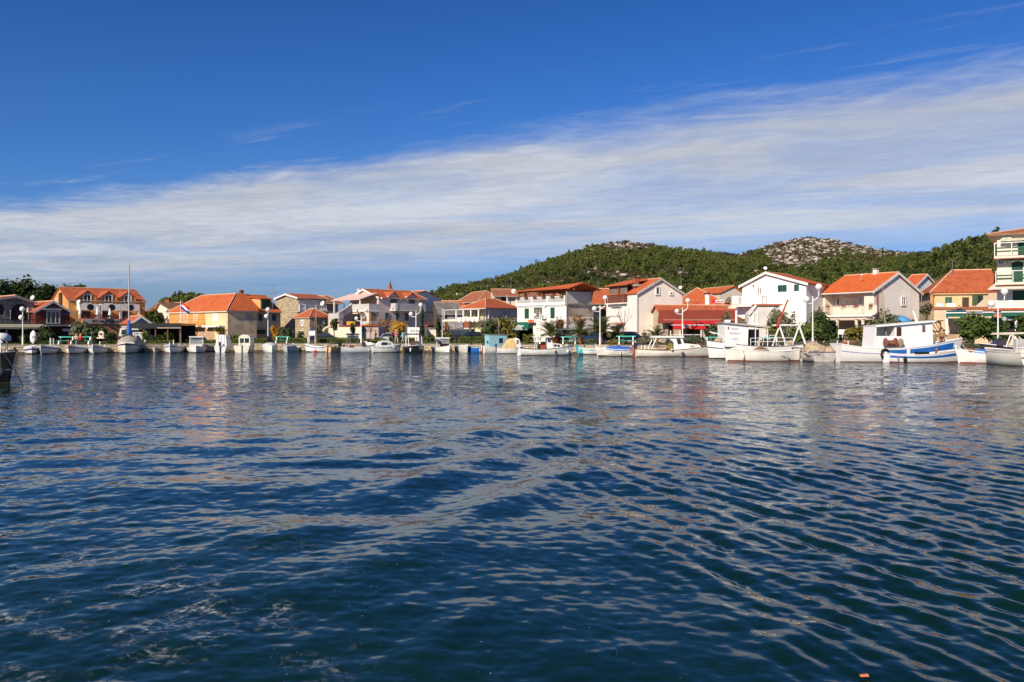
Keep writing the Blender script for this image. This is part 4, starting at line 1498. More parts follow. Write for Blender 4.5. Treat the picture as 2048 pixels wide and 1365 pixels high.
t = Bld('villa_terrace', 'arched terrace block with a grey parapet attached to the pink villa', 'terrace', 738, 117, 48, 758, dl=700.5)
z1, z0 = t.front.z(608, 0), t.front.z(620.5, 0)
t.body(M_PINKSUN, z0 - .05)
for wname, a in (('parapet', None),):
	mb = MB().box(-.06, -.06, z0, .08, t.D, z1).box(.08, -.06, z0, t.W, .08, z1)
	mb.build(wname, M_VGREY, t.e)
MB().box(-.2, -.2, z0 - .22, t.W, t.D, z0 - .02).build('floor_slab', M_WHITE, t.e)
for px in (701, 719, 738):
	u = min(max(t.left.u(px), 0.02), t.D - .1)
	MB().box(-.1, u, z0, -.062, u + .12, z1 + .05).build('parapet_pier', M_WHITE, t.e)
arch(t, t.left, 714.5, 624, 734.5, 648, mat('terrace_shade', (.16, .10, .075), .8), 'arch_shade_panel', M_WHITE)
arch(t, t.front, 740.5, 625, 752, 642, mat('terrace_shade2', (.30, .18, .12), .8), 'arch_shade_panel')
mb = MB()
u1, zz1, u2, zz2 = t.left.rect(713, 643, 735, 651)
t.left.box(mb, u1, zz1, u2, zz2, .03, .12)
u1, zz1, u2, zz2 = t.front.rect(740, 643, 757, 652)
t.front.box(mb, u1, zz1, u2, zz2, .03, .12)
mb.build('arch_parapet', M_VGREY, t.e)
MB().box(-.3, -.3, t.front.z(652, 0), t.W, t.D + 2.5, t.front.z(649.5, 0)).build('tile_ledge', M_TILE, t.e)

s_ = Bld('villa_stairs', 'outside staircase with stone walls climbing to the villa terrace', 'stairs', 678, 114, 48, 686, dl=657)
# stair flight rising to the right along the left side of the terrace
R = Matrix.Rotation(-s_.th, 3, 'Z')
def loc(px, py, Y):
	v = P(px, py, Y * s_.k) - Vector((s_.A.x, s_.A.y, s_.z0))
	return R @ v
s_.e['label'] = 'outside staircase with stone side walls climbing to the villa terrace'
for dpy, dY, nm in ((0, 0, 'front_balustrade'), (-1.5, 3.0, 'rear_balustrade')):
	a, c_ = loc(676 - dpy * 5, 628 + dpy, 114 + dY), loc(705 - 1, 609 + dpy, 117.5 + dY)
	MB().hexa([a + Vector((0, 0, -1.0)), a + Vector((0, .18, -1.0)), a + Vector((0, .18, .0)), a], [c_ + Vector((0, 0, -1.0)), c_ + Vector((0, .18, -1.0)), c_ + Vector((0, .18, 0)), c_]).build(nm, M_VGREY, s_.e)
	MB().tube([a + Vector((0, .05, .03)), c_ + Vector((0, .05, .03))], .09, 6).build('handrail_cap', M_WHITE, s_.e)
a, c_ = loc(677, 637, 114.2), loc(705, 618, 117.7)
st = MB()
for k in range(14):
	f0, f1 = k / 14, (k + 1) / 14
	p0, p1 = a.lerp(c_, f0), a.lerp(c_, f1)
	st.hexa([(p0.x, p0.y, -1), (p1.x, p1.y, -1), (p1.x, p1.y + 2.6, -1), (p0.x, p0.y + 2.6, -1)], [(p0.x, p0.y, p1.z), (p1.x, p1.y, p1.z), (p1.x, p1.y + 2.6, p1.z), (p0.x, p0.y + 2.6, p1.z)])
st.build('steps', M_GREYST, s_.e)
z1, z0 = s_.front.z(627, 0), s_.front.z(638, 0)
MB().box(0, 0, -1.2, s_.W, s_.D, z0).build('landing_wall', M_PINKSUN, s_.e)
MB().box(-.05, -.05, z0 + .01, s_.W + .05, .1, z1).box(-.05, .1, z0 + .01, .1, s_.D, z1).build('landing_parapet', M_VGREY, s_.e)

w = Bld('garden_wall', 'white garden wall with red tile coping and an arched gate before the villa', 'wall', 722, 111.5, -14, 645, depth=1.6)
zc = w.front.z(653.5, w.W)
w.body(mat('cream_wall', (.76, .68, .55), .8, .05), w.front.z(657, 0), x0=w.front.u(659), y1=.35)
w.body(mat('cream_wall', (.76, .68, .55), .8, .05), zc, x0=w.front.u(678), y0=-.02, y1=.38, name='wall_upper')
MB().box(w.front.u(678), -.15, zc, w.W + .1, .5, zc + .12).build('tile_coping', M_TILE, w.e)
pts = []
uc = w.front.u(659)
for a in np.linspace(math.pi / 2, math.pi, 9):
	pts.append((uc + 1.15 * math.cos(a), .15, w.front.z(668, 0) + 1.0 * math.sin(a)))
MB().tube(pts, .16, 8).build('gate_arch', M_CREAM, w.e)
w.sign(w.front, 'APARTMANI', 691.5, 643.5, 708, 650, mat('yellow_board', (.75, .42, .02), .5), mat('yellow_letters', (.55, .22, .01), .5), out=-.3, name='yellow_sign')
k = Bld('villa_garage', 'low grey ground floor annex of the villa with a blue panel', 'building', 722.5, 112.2, 10, 757, depth=5)
k.body(mat('grey_pink_wall', (.56, .46, .42), .8, .1), k.front.z(653, 0))
MB().box(-.1, -.2, k.front.z(653, 0) + .01, k.W, .6, k.front.z(650.8, 0)).build('tile_edge', M_TILE, k.e)
k.wbox(k.front, 'blue_panel', 711 + 12, 655, 719 + 10, 663, 0, .05, mat('blue_panel', (.12, .16, .30), .6))

# ---- grey gable, ruin, veranda house and the roofs behind
b = Bld('house', 'blank grey gabled house with a dark band behind the villa and the cypress', 'house', 882, 146, 57, 812, depth=11)
b.gable_y(mat('blue_grey_render', (.60, .59, .60), .85, .08, .5, streak=.1), M_TILE, b.front.z(598, b.W), b.front.z(583, b.front.u(851)), rx=b.front.u(851), oh=.0, ov=-.06)
b.wbox(b.front, 'string_course', 851, 624.5, 882, 626, 0, .06, mat('dark_band', (.16, .16, .18), .8))
b.wbox(b.front, 'tile_sill', 849, 651, 874, 653.5, 0, .7, M_TILE)
w = Bld('garden_wall', 'pale stone boundary wall below the grey gable between two cypresses', 'wall', 850, 117, -8, 872, depth=.4)
w.body(M_CREAM, w.front.z(660, 0))
w = Bld('notice_wall', 'white pillar wall with small blue pictures behind the white lamp', 'wall', 815, 114, -10, 841, depth=.4)
w.body(M_WHITE, w.front.z(655, 0))
for px in (821, 827, 833):
	w.wbox(w.front, 'picture', px, 660, px + 4, 664, 0, .03, mat('picture_blue', (.35, .42, .6), .6))
b = Bld('ruin', 'old grey roofed shed with a bare dark wall beside the grey gable', 'shed', 879, 140, 20, 926, depth=7)
b.gable_x(mat('dark_old_wall', (.10, .085, .08), .9, .25), mat('grey_old_roof', (.20, .185, .165), .9, .25, 1.0, bump=.4), b.front.z(628, 0), Z(606, 144 * b.k) - b.z0)
mb = MB()
b.front.box(mb, b.front.u(895), -1, b.W, b.front.z(628, 3), 0, .08)
mb.build('pale_panel', mat('pale_poster_wall', (.45, .41, .41), .8, .3, 2.5), b.e)
b = Bld('house', 'low house whose strip of red roof shows between ruin and hipped roofs', 'house', 882, 155, 0, 930, depth=6, group='houses in the second row')
b.gable_x(M_CREAM, M_TILE, b.front.z(612, 0), Z(603, 158 * b.k) - b.z0)

b = Bld('house', 'house with a big weathered pyramid roof in the second row behind the veranda house', 'house', 960, 150, 25, 1002, dl=917, group='houses in the second row')
b.hip(mat('shade_ochre', (.42, .30, .19), .8, .15), M_TILE2, b.front.z(603, 0), Z(584.5, 156 * b.k) - b.z0, oh=.7)
b = Bld('house', 'brown roofed house with a small loggia in the second row below the rocky slope', 'house', 988, 147, 8, 1036, depth=8, group='houses in the second row')
b.gable_x(M_CREAM, M_TILE2, b.front.z(591, 0), Z(580, 151 * b.k) - b.z0, oh=.9)
b.win(b.front, 1003, 593, 1012, 603, pane=mat('brown_dark_pane', (.07, .03, .015), .3), frame=M_WOOD)
MB().tube([b.front.pt(b.front.u(1013), 2, .8), b.front.pt(b.front.u(1013), b.front.z(592, 1), .8)], .1, 6).build('post', M_WPAINT, b.e)
b = Bld('house', 'wide house with a pale brown tiled roof showing over the white balcony rail', 'house', 1022, 140, -6, 1135, depth=9, group='houses in the second row')
b.hip(M_OCHRE, M_TILE3, b.front.z(600, 0), Z(580, 145 * b.k) - b.z0, oh=.6)

b = Bld('veranda_house', 'bungalow with a hipped red roof, a white columned veranda and a grey side wall', 'house', 971.5, 118, 47, 1036, dl=926)
ze = b.front.z(615.5, 0)
zr = Z(599.5, 122 * b.k) - b.z0
b.hip(mat('lilac_grey_render', (.52, .48, .47), .85, .12, .7, streak=.12), M_TILE, ze, zr, oh=.4, x0=.0)
mb = MB()
b.left.box(mb, .25, 1.6, b.D - .3, ze - .5, .0, .03)
mb.build('veranda_back', mat('olive_shade', (.50, .45, .28), .8, .1), b.e)
zf = b.left.z(640, 2)
b.slabbox(b.left, -.2, b.D + 3.0, zf, 1.6, .25, M_CREAM, 'veranda_floor')
for u in (.0, b.D * .33, b.D * .66, b.D - .1):
	MB().box(-1.5, u, zf, -1.3, u + .2, ze - .3).build('column', M_WPAINT, b.e)
b.win(b.left, 939, 625, 946, 638, frame=M_WOOD, pane=M_DARK, name='door', bars=0)
b.win(b.left, 953, 623, 961, 638, frame=M_GREENSH, pane=M_DARK, name='door', bars=1)
q = MB()
q.slab([(-1.6, -.3, ze - .25), (.2, -.3, ze - .12), (.2, b.D + 3, ze - .12), (-1.6, b.D + 3, ze - .25)], .08)
q.build('veranda_canopy', mat('grey_white_canopy', (.62, .62, .60), .7), b.e)
MB().box(-1.55, b.D + 2.6, zf - 2.5, -1.45, b.D + 2.7, ze - .35).build('canopy_post', M_WPAINT, b.e)
MB().tube([(-1.5, b.D + 2.65, zf + .02), (-1.5, b.D - .1, zf + .02)], .05, 5).build('canopy_rail', M_WPAINT, b.e)
b.win(b.front, 1006, 624, 1013, 638, frame=mat('grey_white_frame', (.42, .44, .46), .5), pane=mat('grey_pane', (.25, .25, .27), .3), bars=1)
MB().box(.5, -.1, zf - .5, .62, .0, ze - .4).build('drainpipe', M_WPAINT, b.e)
# scalloped white canvas below the veranda
mb = MB()
for k in range(5):
	u = -.3 + k * .95
	pts = [(-1.72, u + .95 * f, zf + .35 - .75 * math.sin(math.pi * f) ** .6) for f in np.linspace(0, 1, 7)]
	mb.hexa([(-1.72, u, zf + .35)] + [(-1.72, u + .95, zf + .35)] + [p for p in reversed(pts[1:-1])], [(-1.66, u, zf + .35)] + [(-1.66, u + .95, zf + .35)] + [(-1.66, p[1], p[2]) for p in reversed(pts[1:-1])])
mb.build('scalloped_valance', M_WPAINT, b.e)
w = Bld('garden_wall', 'low cream wall with a red brick gate pillar in front of the veranda house', 'wall', 930, 112.5, -4, 975, depth=.4)
w.body(M_CREAM, w.front.z(661, 0), x0=w.front.u(934))
MB().box(w.front.u(929), -.1, -1, w.front.u(929) + .6, .5, w.front.z(655, 0)).build('gate_pillar', M_CREAM, w.e)
MB().box(w.front.u(928.5), -.2, w.front.z(655, 0), w.front.u(928.5) + .75, .6, w.front.z(643, 0)).build('brick_top', mat('red_brick', (.32, .10, .05), .8, .2, 4), w.e)
w = Bld('stone_wall', 'brown stone wall beside the green shop awning', 'wall', 988, 110, -3, 1036, depth=.5)
w.body(stone_mat('brown_stone_wall', (.26, .19, .13), (.17, .12, .08), 2.5), w.front.z(660, 0))

# ---- white shop house with the roof terrace
b = Bld('shop_house', 'white shop house with a wooden roof pergola, white rail and green awning', 'house', 1131, 100, -48, 1034.5, dr=1187)
w = b.front
zc = w.z(609.5, b.W)
b.body(M_WHITE, zc)
MB().box(-.18, -.18, zc + .002, b.W + .1, .1, zc + .22).box(-.1, -.1, zc - .2, b.W, -.002, zc - .1).build('cornice', M_WPAINT, b.e)
mb = MB()
zr0 = zc + .22
zrt = w.z(592, b.W)
H_ = zrt - zr0
mb.box(-.12, -.12, zrt - .1, b.W, .05, zrt).box(-.12, -.12, zr0, b.W, .05, zr0 + .12)
n = 52
for k in range(n + 1):
	x_ = -.05 + b.W * k / n
	mb.box(x_ - .035, -.07, zr0 + .12, x_ + .035, .0, zrt - .1)
for f in (0, .33, .66, 1.0):
	x_ = -.05 + (b.W - .05) * f
	mb.box(x_ - .1, -.15, zr0, x_ + .1, .08, zrt + .06)
mb.build('balustrade', M_WPAINT, b.e)
fl = leaf_mat('geranium_leaf', (.03, .07, .02), (.05, .05, .03), 3)
for k in range(6):
	x_ = .35 + (b.W - .9) * k / 5
	q = MB().box(x_ - .3, -.34, zrt - .18, x_ + .3, -.14, zrt + .02)
	o = q.build('planter', mat('planter_brown', (.10, .08, .05), .8), b.e)
	g = MB()
	for _ in range(30):
		c0 = Vector((x_ + random.uniform(-.32, .32), -.24 + random.uniform(-.12, .12), zrt + random.uniform(-.02, .24)))
		a1 = Vector((random.uniform(-.1, .1), random.uniform(-.1, .1), random.uniform(-.1, .1)))
		a2 = Vector((random.uniform(-.1, .1), random.uniform(-.1, .1), random.uniform(-.1, .1)))
		g.poly([c0, c0 + a1, c0 + a2])
	g.build('leaves', fl, o)
# wooden pergola: braced posts and a shallow tiled roof with a long dark underside to the right
zp = w.z(581, b.W)
MW = mat('red_brown_timber', (.22, .06, .025), .65, .15, 3)
pg = MB()
for f in (.1, .42, .74, 1.0):
	x_ = .2 + (b.W - .6) * f
	pg.box(x_ - .09, .5, zr0, x_ + .09, .68, zp)
	for sg in (-1, 1):
		pg.tube([(x_, .59, zp - .75), (x_ + sg * .65, .59, zp - .02)], .06, 4)
pg.box(-.3, .48, zp, b.W + 1.2, .7, zp + .2)
pg.box(-.3, b.D - .5, zp, b.W + 1.2, b.D - .3, zp + .2)
for x_ in (.2, b.W - .5):
	pg.box(x_ - .08, b.D - .5, zr0, x_ + .08, b.D - .34, zp)
po = pg.build('pergola_frame', MW, b.e)
rr = MB()
ry = b.D * .45
zrr = Z(567.5, 100 * b.k) - b.z0
rr.slab([(-.5, -.35, zp + .2), (b.W + 1.0, -.35, zp + .28), (b.W + 1.0, ry, zrr + .25), (-.5, ry, zrr - .35)], .1)
rr.slab([(-.5, b.D + .6, zp + .15), (b.W + 1.0, b.D + .6, zp + .25), (b.W + 1.0, ry + .003, zrr + .25), (-.5, ry + .003, zrr - .35)], .1)
rr.build('pergola_roof', M_TILEV, b.e)
un = MB()
for k in range(9):
	x_ = -.3 + (b.W + 1.1) * k / 8
	un.hexa([(x_ - .05, -.3, zp + .04), (x_ + .05, -.3, zp + .04), (x_ + .05, -.3, zp + .14), (x_ - .05, -.3, zp + .14)], [(x_ - .05, ry, zrr - .15), (x_ + .05, ry, zrr - .15), (x_ + .05, ry, zrr - .05), (x_ - .05, ry, zrr - .05)])
un.build('rafters', MW, po)
# screen on the side terrace, side wall's shade put into a grey-brown patch
b.wbox(b.right, 'canvas_screen', 1132.5, 584, 1181, 607, .0, .06, mat('pale_screen', (.50, .48, .47), .8, .1, .6, streak=.1))
b.wbox(b.right, 'screen_post', 1180, 583, 1183, 608, -.1, .1, M_CONC)
b.wbox(b.right, 'side_cornice', 1131, 607.3, 1186, 609.5, 0, .25, M_CONC)
mb = MB()
b.right.box(mb, .03, b.right.z(633, 2), b.D - .05, b.right.z(611, 2), 0, .03)
mb.build('shaded_plaster', mat('shaded_grey_plaster', (.46, .38, .33), .9, .2, .7, streak=.2), b.e)  # grey-brown tone paints the shade of this side, streaks over it
b.wbox(b.right, 'drainpipe', 1131.2, 612, 1132.6, 665, 0, .12, M_WPAINT)
b.win(w, 1049.5, 617.5, 1058, 637.5, 'shutter')
b.win(w, 1101, 615.5, 1109.5, 637, 'shutter')
b.win(w, 1069, 616, 1084, 636.5, frame=M_GREENSH, pane=mat('curtain_pane', (.30, .24, .20), .4, .4, 3), bars=1, fw=.14)
aircon(b, w, 1089.5, 634, 'white air conditioner under the middle window of the white shop house')
aircon(b, w, 1119, 637, 'white air conditioner right of the green shutters on the white shop house')
# green round awning with lettering
u1, zz0, u2, zz1 = w.rect(1033.5, 657, 1070, 644.5)
prof = [(u1, 0)]
aw = MB()
aw.smooth = False
seg = 7
hz = zz1 - zz0
rows_ = []
for k in range(seg + 1):
	a = math.pi / 2 * k / seg
	rows_.append((1.35 * math.sin(a), zz0 + hz * math.cos(a)))
for k in range(seg):
	(o0, za), (o1, zb_) = rows_[k], rows_[k + 1]
	i0, i1 = .45 * (1 - math.cos(math.pi / 2 * (seg - k) / seg)), .45 * (1 - math.cos(math.pi / 2 * (seg - k - 1) / seg))
	aw.poly([w.pt(u1 + i0, za, o0 + .02), w.pt(u2 - i0, za, o0 + .02), w.pt(u2 - i1, zb_, o1 + .02), w.pt(u1 + i1, zb_, o1 + .02)])
	aw.poly([w.pt(u1 + i0, za, o0 + .02), w.pt(u1 + i1, zb_, o1 + .02), w.pt(u1 + i1, zz0, o1 + .02), w.pt(u1 + i0, zz0, o0 + .02)])
	aw.poly([w.pt(u2 - i0, za, o0 + .02), w.pt(u2 - i1, zb_, o1 + .02), w.pt(u2 - i1, zz0, o1 + .02), w.pt(u2 - i0, zz0, o0 + .02)])
ao = aw.build('awning', M_GREENCAN, b.e)
vb = MB()
w.box(vb, u1, zz0 - .32, u2, zz0, 1.34, 1.37)
vb.build('valance', M_GREENCAN, ao)
wl = Wall(b, (0, -1.32), (1, 0), (0, -1))
um = (u1 + u2) / 2
text('MEDITERAN', .38, M_WPAINT, 'lettering', ao, wl.pt(um, zz0 + hz * .32, .08), (math.radians(78), 0, 0), 2.0, .01, .01)
text('SOUVENIRS', .26, M_WPAINT, 'lettering', ao, wl.pt(um, zz0 + .02, .09), (math.radians(86), 0, 0), 1.5, .006, .01)
text('SLADOLED  CAFFE  GELATO  ICE', .2, M_WPAINT, 'lettering', ao, wl.pt(um, zz0 - .17, .07), (math.radians(90), 0, 0), (u2 - u1) * .86, .006, .01)
sh = b.win(w, 1039.5, 658, 1066, 680, pane=M_DARK, frame=M_GREENSH, name='shop_front', bars=3, proud=.06)
mb = MB()
mb.smooth = True
b.wbox(w, 'red_sign', 1063.5, 640, 1074, 646, .6, .68, mat('coral_sign', (.75, .13, .07), .5))
b.wbox(w, 'side_sign', 1026, 641, 1033, 647.5, .3, .36, mat('pale_sign', (.5, .5, .46), .5))
b.win(w, 1112, 641, 1126, 668, pane=M_DARK, frame=M_WOOD, name='door', bars=1, proud=.04)

# small tiled house wedged in between
b = Bld('house', 'narrow house with stepped red roofs wedged between the white shop and the tall gable', 'house', 1184, 108, -10, 1226, depth=9)
b.gable_x(M_CREAM, M_TILE, b.front.z(607, 0), Z(580, 113 * b.k) - b.z0, ov=.05)
b.win(b.front, 1203, 614, 1216, 632, pane=mat('red_curtain', (.25, .03, .02), .6), frame=M_WOOD)
b.wbox(b.front, 'garage_door', 1200, 648, 1215, 672, 0, .05, mat('rust_door', (.30, .10, .05), .7))

# ---- tall gabled house
M_GABLE = mat('beige_grey_render', (.84, .77, .68), .85, .06, .6, streak=.1)
b = Bld('gable_house', 'tall gabled house with a beige side, corner loggia and stone base', 'house', 1275, 96, 24, 1365, dl=1213)
zl, zr_ = b.front.z(586, 0), b.front.z(587.5, b.W)
za = b.front.z(558.5, b.W / 2)
b.gable_y(M_GABLE, M_TILEV, zl, za, zer=zr_, oh=.25, ov=.25, verge=mat('pale_bargeboard', (.5, .48, .45), .6))
MB().box(-.05, -.05, -1, .12, .05, zl - .1).build('corner_shade_strip', mat('shade_strip', (.42, .38, .35), .85), b.e)  # dark strip painting shade down the corner
for (x1, y1, x2, y2) in ((1311, 573.5, 1319.5, 590.5), (1339, 584, 1346, 591), (1311, 613, 1320, 631), (1338.5, 613, 1347.5, 629)):
	b.win(b.front, x1, y1, x2, y2, frame=M_WPAINT, fw=.12, bars=0, pane=mat('grey_window', (.09, .09, .10), .15))
L = b.left
mb = MB()
L.box(mb, .05, 1.6, b.D - .02, zl - .3, 0, .04)
mb.build('cream_front', M_WHITE, b.e)
mb = MB()
L.box(mb, .02, -1, b.D - .02, 1.62, 0, .10)
mb.build('stone_base', M_STONE, b.e)
# corner loggia under the roof, its recess shade painted on a flat panel
ub, ua = L.u(1219), L.u(1255)
zf = L.z(606.5, (ua + ub) / 2)
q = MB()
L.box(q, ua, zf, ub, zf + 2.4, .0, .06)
q.build('loggia_shade_panel', mat('loggia_shade', (.20, .16, .14), .8), b.e)
b.slabbox(L, ua - .1, ub + .1, zf, .5, .15, M_GABLE)
b.rail(L, ua, ub, zf, .45, 1.05, MW, .17, .03)
MB().box(-.3, (ua + ub) / 2 - .6, zf, -.06, (ua + ub) / 2 - .4, zf + 2.4).build('loggia_post', MW, b.e)
zt = zf + 2.4
q = MB()
q.slab([(-.55, ua - .3, zt), (-.55, ub + .5, zt), (b.W * .42, ub + .5, za + .2), (b.W * .42, ua - .3, za + .2)], .14)
q.build('loggia_roof', M_TILEV, b.e)
b.win(L, 1226, 615, 1242, 632.5, frame=M_WPAINT, fw=.15, bars=1, pane=mat('curtain_pane2', (.22, .22, .19), .3, .3, 3))
b.wbox(L, 'window_shelf', 1224, 614, 1244, 615, 0, .3, M_CONC)
b.win(L, 1238, 652, 1248, 672, frame=M_WOOD, pane=mat('red_door', (.16, .03, .02), .5), name='door', bars=0)
b.awning(L, 1235, 646, 1251, 648.5, .8, mat('red_tiles_canopy', (.40, .06, .04), .7), .1)
b.win(L, 1229, 651, 1234, 657, frame=M_WOOD, bars=1)
u = b.W * .18
b.chimney(u, 2.4, zl, b.front.z(551, 0) - .2, .55, mat('red_brick', (.32, .10, .05), .8, .2, 4), M_TILE3)
MB().box(u - .5, 1.95, za - .9, u + .5, 2.9, za - .6).build('chimney_base', M_CONC, b.e)

# ---- red tiled restaurant and the roofs behind it
b = Bld('house', 'house under a broad orange hipped roof behind the red restaurant', 'house', 1355, 112, -4, 1452, depth=9, group='houses in the second row')
b.hip(M_CREAM, M_TILEV, b.front.z(610, 0), Z(578, 117 * b.k) - b.z0, oh=.5, inset=5.2)
b = Bld('house', 'small beige gabled house with an orange roof left of the white balcony house', 'house', 1440, 122, 18, 1488, depth=9, group='houses in the second row')
b.gable_y(mat('beige_render', (.58, .52, .44), .85, .06), M_TILEV, b.front.z(586, 0), b.front.z(573.5, b.W * .55), rx=b.W * .55)
mb = MB()
b = Bld('red_restaurant', 'low restaurant with a red brown tiled roof and red awnings over its terrace', 'building', 1508, 93, 6, 1330, depth=7.5)
w = b.front
ze, zr = w.z(639, b.W * .5), Z(613, 97 * b.k) - b.z0
b.gable_x(mat('shade_cream', (.52, .42, .32), .85, .1), M_TILE, ze, zr, oh=.3, ov=.3)
q = MB()
zm = (ze + zr) * .5 + .15
q.slab([(-1.2, -1.0, ze - .45), (b.W + .5, -1.0, ze - .45), (b.W + .2, b.D * .25, zm + .15), (-.2, b.D * .25, zm + .15)], .1)
q.build('lower_roof', mat('dark_red_roof', (.26, .055, .03), .6, .1, 1.5), b.e)  # lower roof strip, darker red-brown than the tiles above
for (x1, x2) in ((1337, 1378), (1384, 1440)):
	u1, _, u2, _ = w.rect(x1, 640, x2, 645)
	zt, zl = w.z(640, (u1 + u2) / 2) - .1, w.z(645.5, (u1 + u2) / 2) - .35
	q = MB().slab([w.pt(u1 + .5, zt, .9), w.pt(u2, zt, .9), w.pt(u2, zl, 3.2), w.pt(u1 - .4, zl, 3.2)], .03)
	ao = q.build('awning', M_RED, b.e)
	q = MB()
	w.box(q, u1 - .4, zl - .48, u2, zl - .04, 3.17, 3.2)
	q.build('valance', M_RED, ao)
	MB().tube([w.pt(u1 - .6, zl, 3.24), w.pt(u2 + .1, zl, 3.24)], .055, 6).build('front_bar', M_WPAINT, ao)
	text('KARLOVAC', .3, M_WPAINT, 'lettering', ao, w.pt((u1 + u2) / 2 - .1, zl - .26, 3.215), (math.radians(90), 0, 0), 1.0, .015, .01)
for px in (1326.5, 1345, 1386, 1404):
	u = w.u(px)
	MB().box(u - .06, -3.1, -.5, u + .06, -2.98, w.z(652, u) if px > 1330 else w.z(662, u)).build('terrace_post', M_WPAINT, b.e)
MB().tube([w.pt(w.u(1326), w.z(667.5, 0) - .15, 3.04), w.pt(w.u(1388), w.z(667.5, 0) - .15, 3.04)], .05, 6).build('terrace_rail', M_WPAINT, b.e)
b.win(w, 1336, 652, 1346, 672, pane=M_DARK, frame=M_WOOD, name='door', bars=0)
b.win(w, 1386, 650, 1404, 674, pane=M_DARK, frame=M_WOOD, name='door', bars=1)
# chimney column with the red and white sign on the ridge
u = w.u(1437)
MB().lathe([(.32, zr - .3), (.32, Z(588.5, 97 * b.k) - b.z0)], 12, (u, b.D / 2 + .3, 0)).build('chimney', M_WPAINT, b.e)
MB().lathe([(.48, Z(589, 97 * b.k) - b.z0), (.5, Z(588, 97 * b.k) - b.z0), (.25, Z(586.5, 97 * b.k) - b.z0), (.01, Z(586.3, 97 * b.k) - b.z0)], 12, (u, b.D / 2 + .3, 0)).build('chimney_cap', mat('dark_green_metal', (.04, .07, .06), .5), b.e)
ws = Wall(b, (0, b.D / 2 - .1), (1, 0), (0, -1))
sb = MB()
ua, za_, ub_, zb_ = ws.rect(1431, 600, 1449.5, 606)
ws.box(sb, ua, za_, ub_, zb_, 0, .06)
so = sb.build('roof_sign', M_WPAINT, b.e)
sb = MB()
ua2, _, ub2, _ = ws.rect(1423, 600, 1431, 606)
ws.box(sb, ua2, za_ - .1, ub2, zb_ + .02, 0, .05)
sb.build('red_end', mat('sign_red', (.70, .04, .05), .5), so)
text('espresso', .26, mat('grey_letters', (.25, .28, .34), .6), 'lettering', so, ws.pt((ua + ub_) / 2, (za_ + zb_) / 2, .075), (math.radians(90), 0, 0), (ub_ - ua) * .86, .01, .01)
for px in (1428, 1444):
	u_ = ws.u(px)
	MB().tube([ws.pt(u_, zr - .1, .03), ws.pt(u_, za_, .03)], .04, 5).build('sign_leg', M_CREAM, so)
# grey end building
b = Bld('annex', 'grey white flat gabled annex with a thin tiled edge beside the red restaurant', 'building', 1497, 87.5, -4, 1559, depth=2.2)
w = b.front
MB().prism([(0, -1.2), (b.W, -1.2), (b.W, w.z(612, b.W)), (w.u(1513), w.z(612.5, 0)), (0, w.z(628, 0))], 'y', 0, b.D).build('wall', mat('grey_lilac_render', (.66, .62, .60), .85, .08, .7, streak=.12), b.e)
zz = w.z(612, b.W)
q = MB().box(w.u(1511), -.25, zz + .02, b.W + .3, b.D, zz + .2)
ro = q.build('roof', M_TILE, b.e)
q = MB()
q.hexa([(w.u(1496), -.25, w.z(629, 0)), (w.u(1498), -.25, w.z(629, 0) - .15), (w.u(1498), .1, w.z(629, 0) - .15), (w.u(1496), .1, w.z(629, 0))], [(w.u(1511), -.25, zz + .2), (w.u(1513), -.25, zz + .0), (w.u(1513), .1, zz + .0), (w.u(1511), .1, zz + .2)])
q.build('bargeboard', M_WHITE, ro)
for px in (1506.5, 1515.5):
	u = w.u(px)
	MB().box(u - .06, -.12, .5, u + .06, -.0, w.z(623, 0)).build('drainpipe', M_WPAINT, b.e)

# ---- white house with green shutters
b = Bld('white_house', 'big white gabled house with dark green shutters and a white balcony', 'house', 1612.5, 94, -41, 1484.5, dr=1657)
w = b.front
rx = w.u(1533)
b.gable_y(mat('bright_white_render', (.84, .82, .78), .8, .03, .6), M_TILEV, w.z(571.5, 0), w.z(546, rx), rx=rx, zer=w.z(567, b.W), oh=.35, ov=.35, verge=M_WHITE)
b.win(w, 1555.5, 570.5, 1573.5, 584, 'shutter', pane=mat('teal_shutter', (.005, .075, .06), .5))
b.win(w, 1588, 569.5, 1598, 582.5, 'shutter', pane=mat('teal_shutter', (.005, .075, .06), .5))
b.win(w, 1512, 573, 1527, 592, frame=M_WPAINT, fw=.18, name='door', bars=3, pane=mat('brown_pane', (.16, .11, .07), .3))
u1, u2 = w.u(1473), w.u(1535)
z = w.z(611, (u1 + u2) / 2)
b.slabbox(w, u1, u2, z, 1.6, .2, M_WHITE)
b.rail(w, u1 + .1, u2 - .05, z, 1.5, 1.05, M_WPAINT, .15, .022, posts=1.1)
b.wbox(w, 'balcony_screen', 1475, 593, 1488, 609, 1.45, 1.49, mat('half_white_slats', (.7, .7, .68), .6))
b.win(b.right, 1634, 614, 1640, 624, frame=M_CONC, bars=0)
b.wbox(w, 'porch_light', 1506, 570, 1508, 574, 0, .15, M_WOOD)
b.body(M_WHITE, w.z(612, 0), 'lower_wing', x0=w.u(1473), x1=.3, y0=.02, y1=4)
dish(1530.5, 537, 95, .42, 10, 'large white satellite dish on the ridge of the big white house')

# ---- balcony house with orange roof
b = Bld('balcony_house', 'cream house with a bright orange roof and a flowered balcony', 'house', 1748, 92, -58, 1646, dr=1838)
w = b.front
ze = w.z(580.5, b.W)
